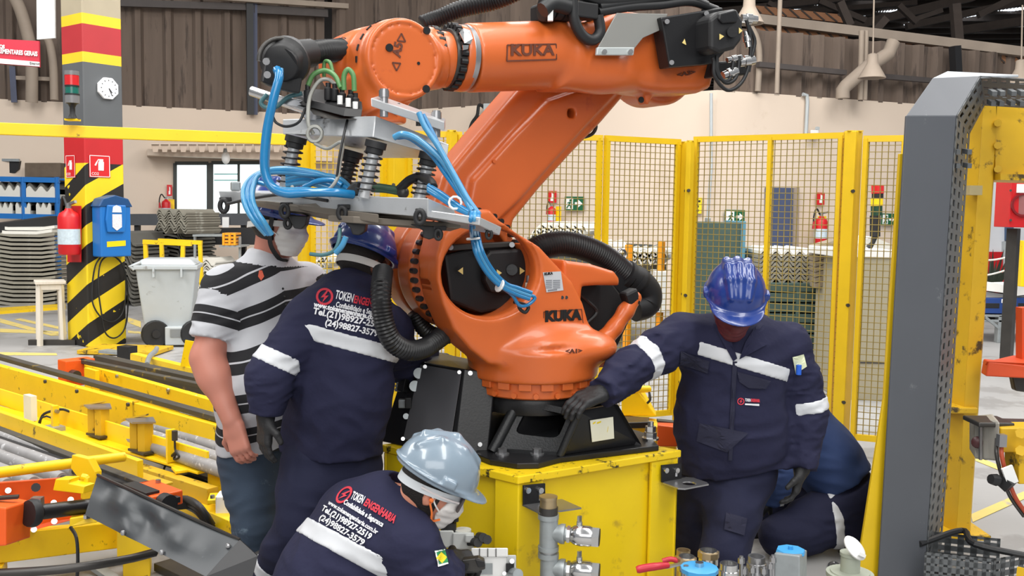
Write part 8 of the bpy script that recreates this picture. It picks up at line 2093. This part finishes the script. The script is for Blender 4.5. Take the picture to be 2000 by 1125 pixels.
def branch(y, k, x0=1071):
    kx = S(PD_); d = V((.98, -.18, -.02)).normalized(); a = pq(x0, y)
    MB().lathe([(15 * kx, 0), (17 * kx, 20 * kx), (20 * kx, 26 * kx), (20 * kx, 33 * kx), (14 * kx, 34 * kx), (14 * kx, 38 * kx)], a, d, 22).build('branch', M_GALV, t, 40)
    MB().lathe([(18 * kx, 0), (18 * kx, 6 * kx)], a + d * (38 * kx), d, 8).lathe([(14 * kx, 6 * kx), (19 * kx, 14 * kx), (21 * kx, 22 * kx), (21 * kx, 44 * kx), (18 * kx, 52 * kx)], a + d * (38 * kx), d, 24).build('ball_valve', M_CHR, t, 35)
    MB().lathe([(21 * kx, 0), (21 * kx, 14 * kx)], a + d * (88 * kx), d, 6).build('valve_nut', M_CHR, t, 30)
    MB().lathe([(17 * kx, 0), (17 * kx, 2 * kx)], a + d * (101 * kx), d, 20).build('valve_bore', M_BLKM, t)
    c = a + d * (62 * kx) + UP * (20 * kx); MB().cyl(c, c + UP * (8 * kx), 6 * kx, n=12).rod(c + UP * (8 * kx), c + UP * (20 * kx), 8 * kx, 5 * kx).build('valve_stem', M_CHR, t, 40)
branch(1040, 1); branch(1108, 1)
# pneumatic service unit and valve block left of the pedestal front
sv = thing('air_service_unit', 'grey plastic air service unit bolted to the pedestal behind the grey helmeted man', 'air unit', P(905, 1060, 3.42))
M_LGRY = mat('light_grey_plastic', (196, 198, 196), .4, var=.05)
def pb(par, name, x0, y0, x1, y1, d, dep, m, bevel=.005): return MB().hexa([P(x, y, d + e) for y in (y1, y0) for x, e in ((x0, 0), (x1, 0), (x1, dep), (x0, dep))]).build(name, m, par, bevel=bevel)
pb(sv, 'regulator_body', 850, 1036, 886, 1070, 3.40, .08, M_LGRY); pb(sv, 'filter_body', 884, 1040, 926, 1074, 3.38, .09, M_LGRY)
for x, y, r, h, m in ((876, 1020, 16, 22, M_BLKM), (876, 1008, 11, 14, M_BLKM), (904, 1034, 17, 12, M_LGRY), (904, 1040, 18, 4, M_DST)):
    k = S(3.42); MB().cyl(P(x, y + h, 3.44), P(x, y, 3.44), r * k, n=20).build('knob' if m is M_BLKM else 'cap', m, sv, 40)
pb(sv, 'knob_handle', 886, 1004, 896, 1020, 3.42, .02, M_BLKM); pb(sv, 'outlet_block', 912, 1046, 936, 1066, 3.36, .06, M_BLKM); pb(sv, 'gauge', 908, 1044, 926, 1060, 3.35, .03, M_LGRY)
for x, y in ((926, 1058), (944, 1052), (936, 1048)): MB().cyl(P(x, y, 3.36), P(x + 8, y + 2, 3.3), .016, n=12).build('fitting', M_BLKM, sv, 40)
pb(sv, 'mounting_rail', 860, 1056, 950, 1062, 3.46, .05, M_DST)
MB().tube(spline([P(852, 1050, 3.4), P(845, 1075, 3.38), P(860, 1100, 3.4), P(880, 1140, 3.45)], 5), .012, 8).build('hose', M_RUB, sv)
vb = thing('valve_terminal', 'off white pneumatic valve terminal in front of the pedestal beside the gloved hand', 'valve block', P(965, 1140, 3.2))
pb(vb, 'housing', 922, 1086, 990, 1180, 3.2, .12, M_WHT, .004); pb(vb, 'top_cover', 920, 1070, 992, 1088, 3.19, .14, M_WHT, .004); pb(vb, 'side_module', 988, 1084, 1008, 1150, 3.2, .10, M_LGRY, .003)
for x in (936, 952, 968): pb(vb, 'module_seam', x, 1071, x + 1.5, 1088, 3.186, .004, M_DST, 0)
pb(vb, 'black_port', 988, 1100, 1004, 1118, 3.185, .02, M_BLKM, .002); pb(vb, 'label', 936, 1100, 962, 1122, 3.195, .006, M_GALV, 0)
MB().cyl(P(1000, 1096, 3.2), P(1000, 1096, 3.18), 5 * S(3.2), n=14).build('screw', M_STEEL, vb); MB().cyl(P(985, 1120, 3.19), P(985, 1120, 3.17), 4 * S(3.2), n=14).build('screw', M_STEEL, vb)
MB().cyl(P(1000, 1118, 3.2), P(1012, 1122, 3.14), .018, n=14).build('coupling', M_GALV, vb, 40)
b = P(965, 1180, 3.25); MB().box(V((b.x, b.y, b.z / 2)), (.12, .08, b.z)).build('stand', M_DST, vb)
# manifold of valves bottom right
VD = 3.3; k = S(VD)
vq = lambda x, y, d=VD: P(x, y, d)
mf = thing('valve_manifold', 'cluster of steel flanged pipe ends with brass nuts and bolts at the bottom edge', 'valve', V((vq(1420, 1125).x, VD, 0)))
base = vq(1440, 1190); MB().box(V((base.x - .02, VD + .1, base.z / 2)), (.5, .16, base.z)).build('support_box', M_DST, mf)
def pipe_end(x, y, r, d, m, nut=True, name='pipe_end'):
    kk = S(d); c = P(x, y, d)
    MB().lathe([(r * kk * .9, -130 * kk), (r * kk * .9, -30 * kk), (r * kk * 1.15, -29 * kk), (r * kk * 1.15, -14 * kk), (r * kk, -13 * kk), (r * kk, 0), (r * kk * .8, .0), (r * kk * .78, -16 * kk), (.001, -17 * kk)], c, UP, 26, False).build(name, m, mf, 35)
    if nut: MB().lathe([(r * kk * 1.0, -16 * kk), (r * kk * 1.28, -15 * kk), (r * kk * 1.28, -3 * kk), (r * kk * 1.02, -1 * kk)], c, UP, 8, False).build('nut', M_BRS, mf, 25)
pipe_end(1384, 1074, 17, 3.5, M_CHR); pipe_end(1341, 1086, 16, 3.4, M_CHR); pipe_end(1424, 1100, 18, 3.25, M_CHR, False); pipe_end(1478, 1086, 17, 3.35, M_STEEL, False); pipe_end(1335, 1074, 14, 3.65, M_BRS, False)
for x, y in ((1448, 1086), (1505, 1096), (1454, 1106), (1510, 1084), (1470, 1104), (1492, 1106)):
    MB().cyl(vq(x, y + 40, 3.3), vq(x, y, 3.3), 4 * k, n=10).cyl(vq(x, y + 14, 3.3), vq(x, y + 4, 3.3), 7 * k, n=6).build('stud', M_STEEL, mf, 40)
MB().lathe([(36 * k, -60 * k), (36 * k, -30 * k), (20 * k, -28 * k)], vq(1478, 1090, 3.33), UP, 26).build('flange', M_STEEL, mf, 40)
MB().hexa([P(x, y, d) for x, y, d in ((1512, 1180, 3.3), (1562, 1180, 3.25), (1576, 1176, 3.4), (1526, 1176, 3.45), (1512, 1080, 3.3), (1562, 1086, 3.25), (1576, 1074, 3.4), (1526, 1070, 3.45))]).build('steel_housing', M_GALV, mf, bevel=.004)
M_BLUC = mat('blue_cap', (62, 150, 206), .4, var=.06)
MB().lathe([(26 * k, 0), (30 * k, 4 * k), (28 * k, 10 * k)], vq(1544, 1082, 3.34), UP, 8).cyl(vq(1544, 1074, 3.34), vq(1544, 1066, 3.34), 5 * k, n=8).build('blue_cover', M_BLUC, mf, 30)
MB().lathe([(10 * k, -60 * k), (10 * k, -12 * k), (36 * k, -10 * k), (36 * k, -2 * k), (30 * k, 0)], vq(1366, 1106, 3.15), UP, 12).build('blue_cap', M_BLUC, mf, 30)
MB().cyl(vq(1366, 1106, 3.15), vq(1366, 1098, 3.15), 8 * k, n=12).build('cap_bolt', M_CHR, mf, 40)
for x, y in ((1392, 1112), (1340, 1104)): MB().cyl(vq(x, y + 30, 3.15), vq(x, y, 3.15), 5 * k, n=8).build('stud', M_STEEL, mf, 40)
lv = MB().rod(vq(1300, 1108, 3.3), vq(1345, 1098, 3.3), .018, .006); lv.build('lever_arm', M_STEEL, mf)
MB().tube(spline([vq(1243, 1113, 3.28), vq(1262, 1109, 3.28), vq(1284, 1106, 3.28), vq(1306, 1104, 3.29)], 4), [.011, .014, .014, .014, .014, .014, .014, .014, .013, .013, .012, .011, .010], 10).build('red_lever', mat('red_grip', (182, 34, 52), .4), mf, 50)
MB().tube(spline([vq(1294, 1096, 3.4), vq(1310, 1092, 3.4), vq(1325, 1096, 3.4)], 4), .010, 8).build('red_lever', mat('red_grip', (0, 0, 0)), mf, 50)
# capped pale pipe stub
ps = P(1660, 1118, 3.6); kk = S(3.6)
cp = thing('capped_stub', 'pale green pipe stub with a tilted white cap on a flange at the bottom right', 'pipe', V((ps.x, ps.y, 0)))
M_PGRN = mat('pale_green_paint', (166, 172, 158), .5, var=.07)
MB().lathe([(46 * kk, 0), (46 * kk, -8 * kk), (40 * kk, -8 * kk), (38 * kk, 3 * kk), (30 * kk, 3 * kk)], ps, UP, 30).build('flange', M_PGRN, cp, 40)
MB().lathe([(19 * kk, 0), (19 * kk, 34 * kk), (21 * kk, 35 * kk), (21 * kk, 42 * kk)], ps, UP, 24).build('stub', M_PGRN, cp, 40)
MB().cyl(V((ps.x, ps.y, 0)), ps - UP * (8 * kk), 30 * kk, n=24).build('riser', M_PGRN, cp, 40)
Rc = Matrix.Rotation(.65, 3, 'Y') @ Matrix.Rotation(.5, 3, 'X')
q = P(1670, 1070, 3.56); MB().lathe([(26 * kk, -3 * kk), (27 * kk, 0), (24 * kk, 3 * kk), (8 * kk, 5 * kk)], q, Rc @ UP, 26).build('cap', M_WHT, cp, 40)
MB().hexa([P(x, y, 3.55) for x, y in ((1676, 1084), (1690, 1090), (1692, 1084), (1680, 1078))] + [P(x, y, 3.5) for x, y in ((1676, 1084), (1690, 1090), (1692, 1084), (1680, 1078))]).build('cap_tab', M_WHT, cp)
tag(MB().tube([G(1628 + 8 * math.cos(a), 1104 + 5 * math.sin(a), .009) for a in [i * PI / 8 for i in range(16)]], .008, 8, True).build('steel_ring', M_STEEL, smooth=60), 'small steel ring lying on the floor left of the capped pipe stub', 'ring')
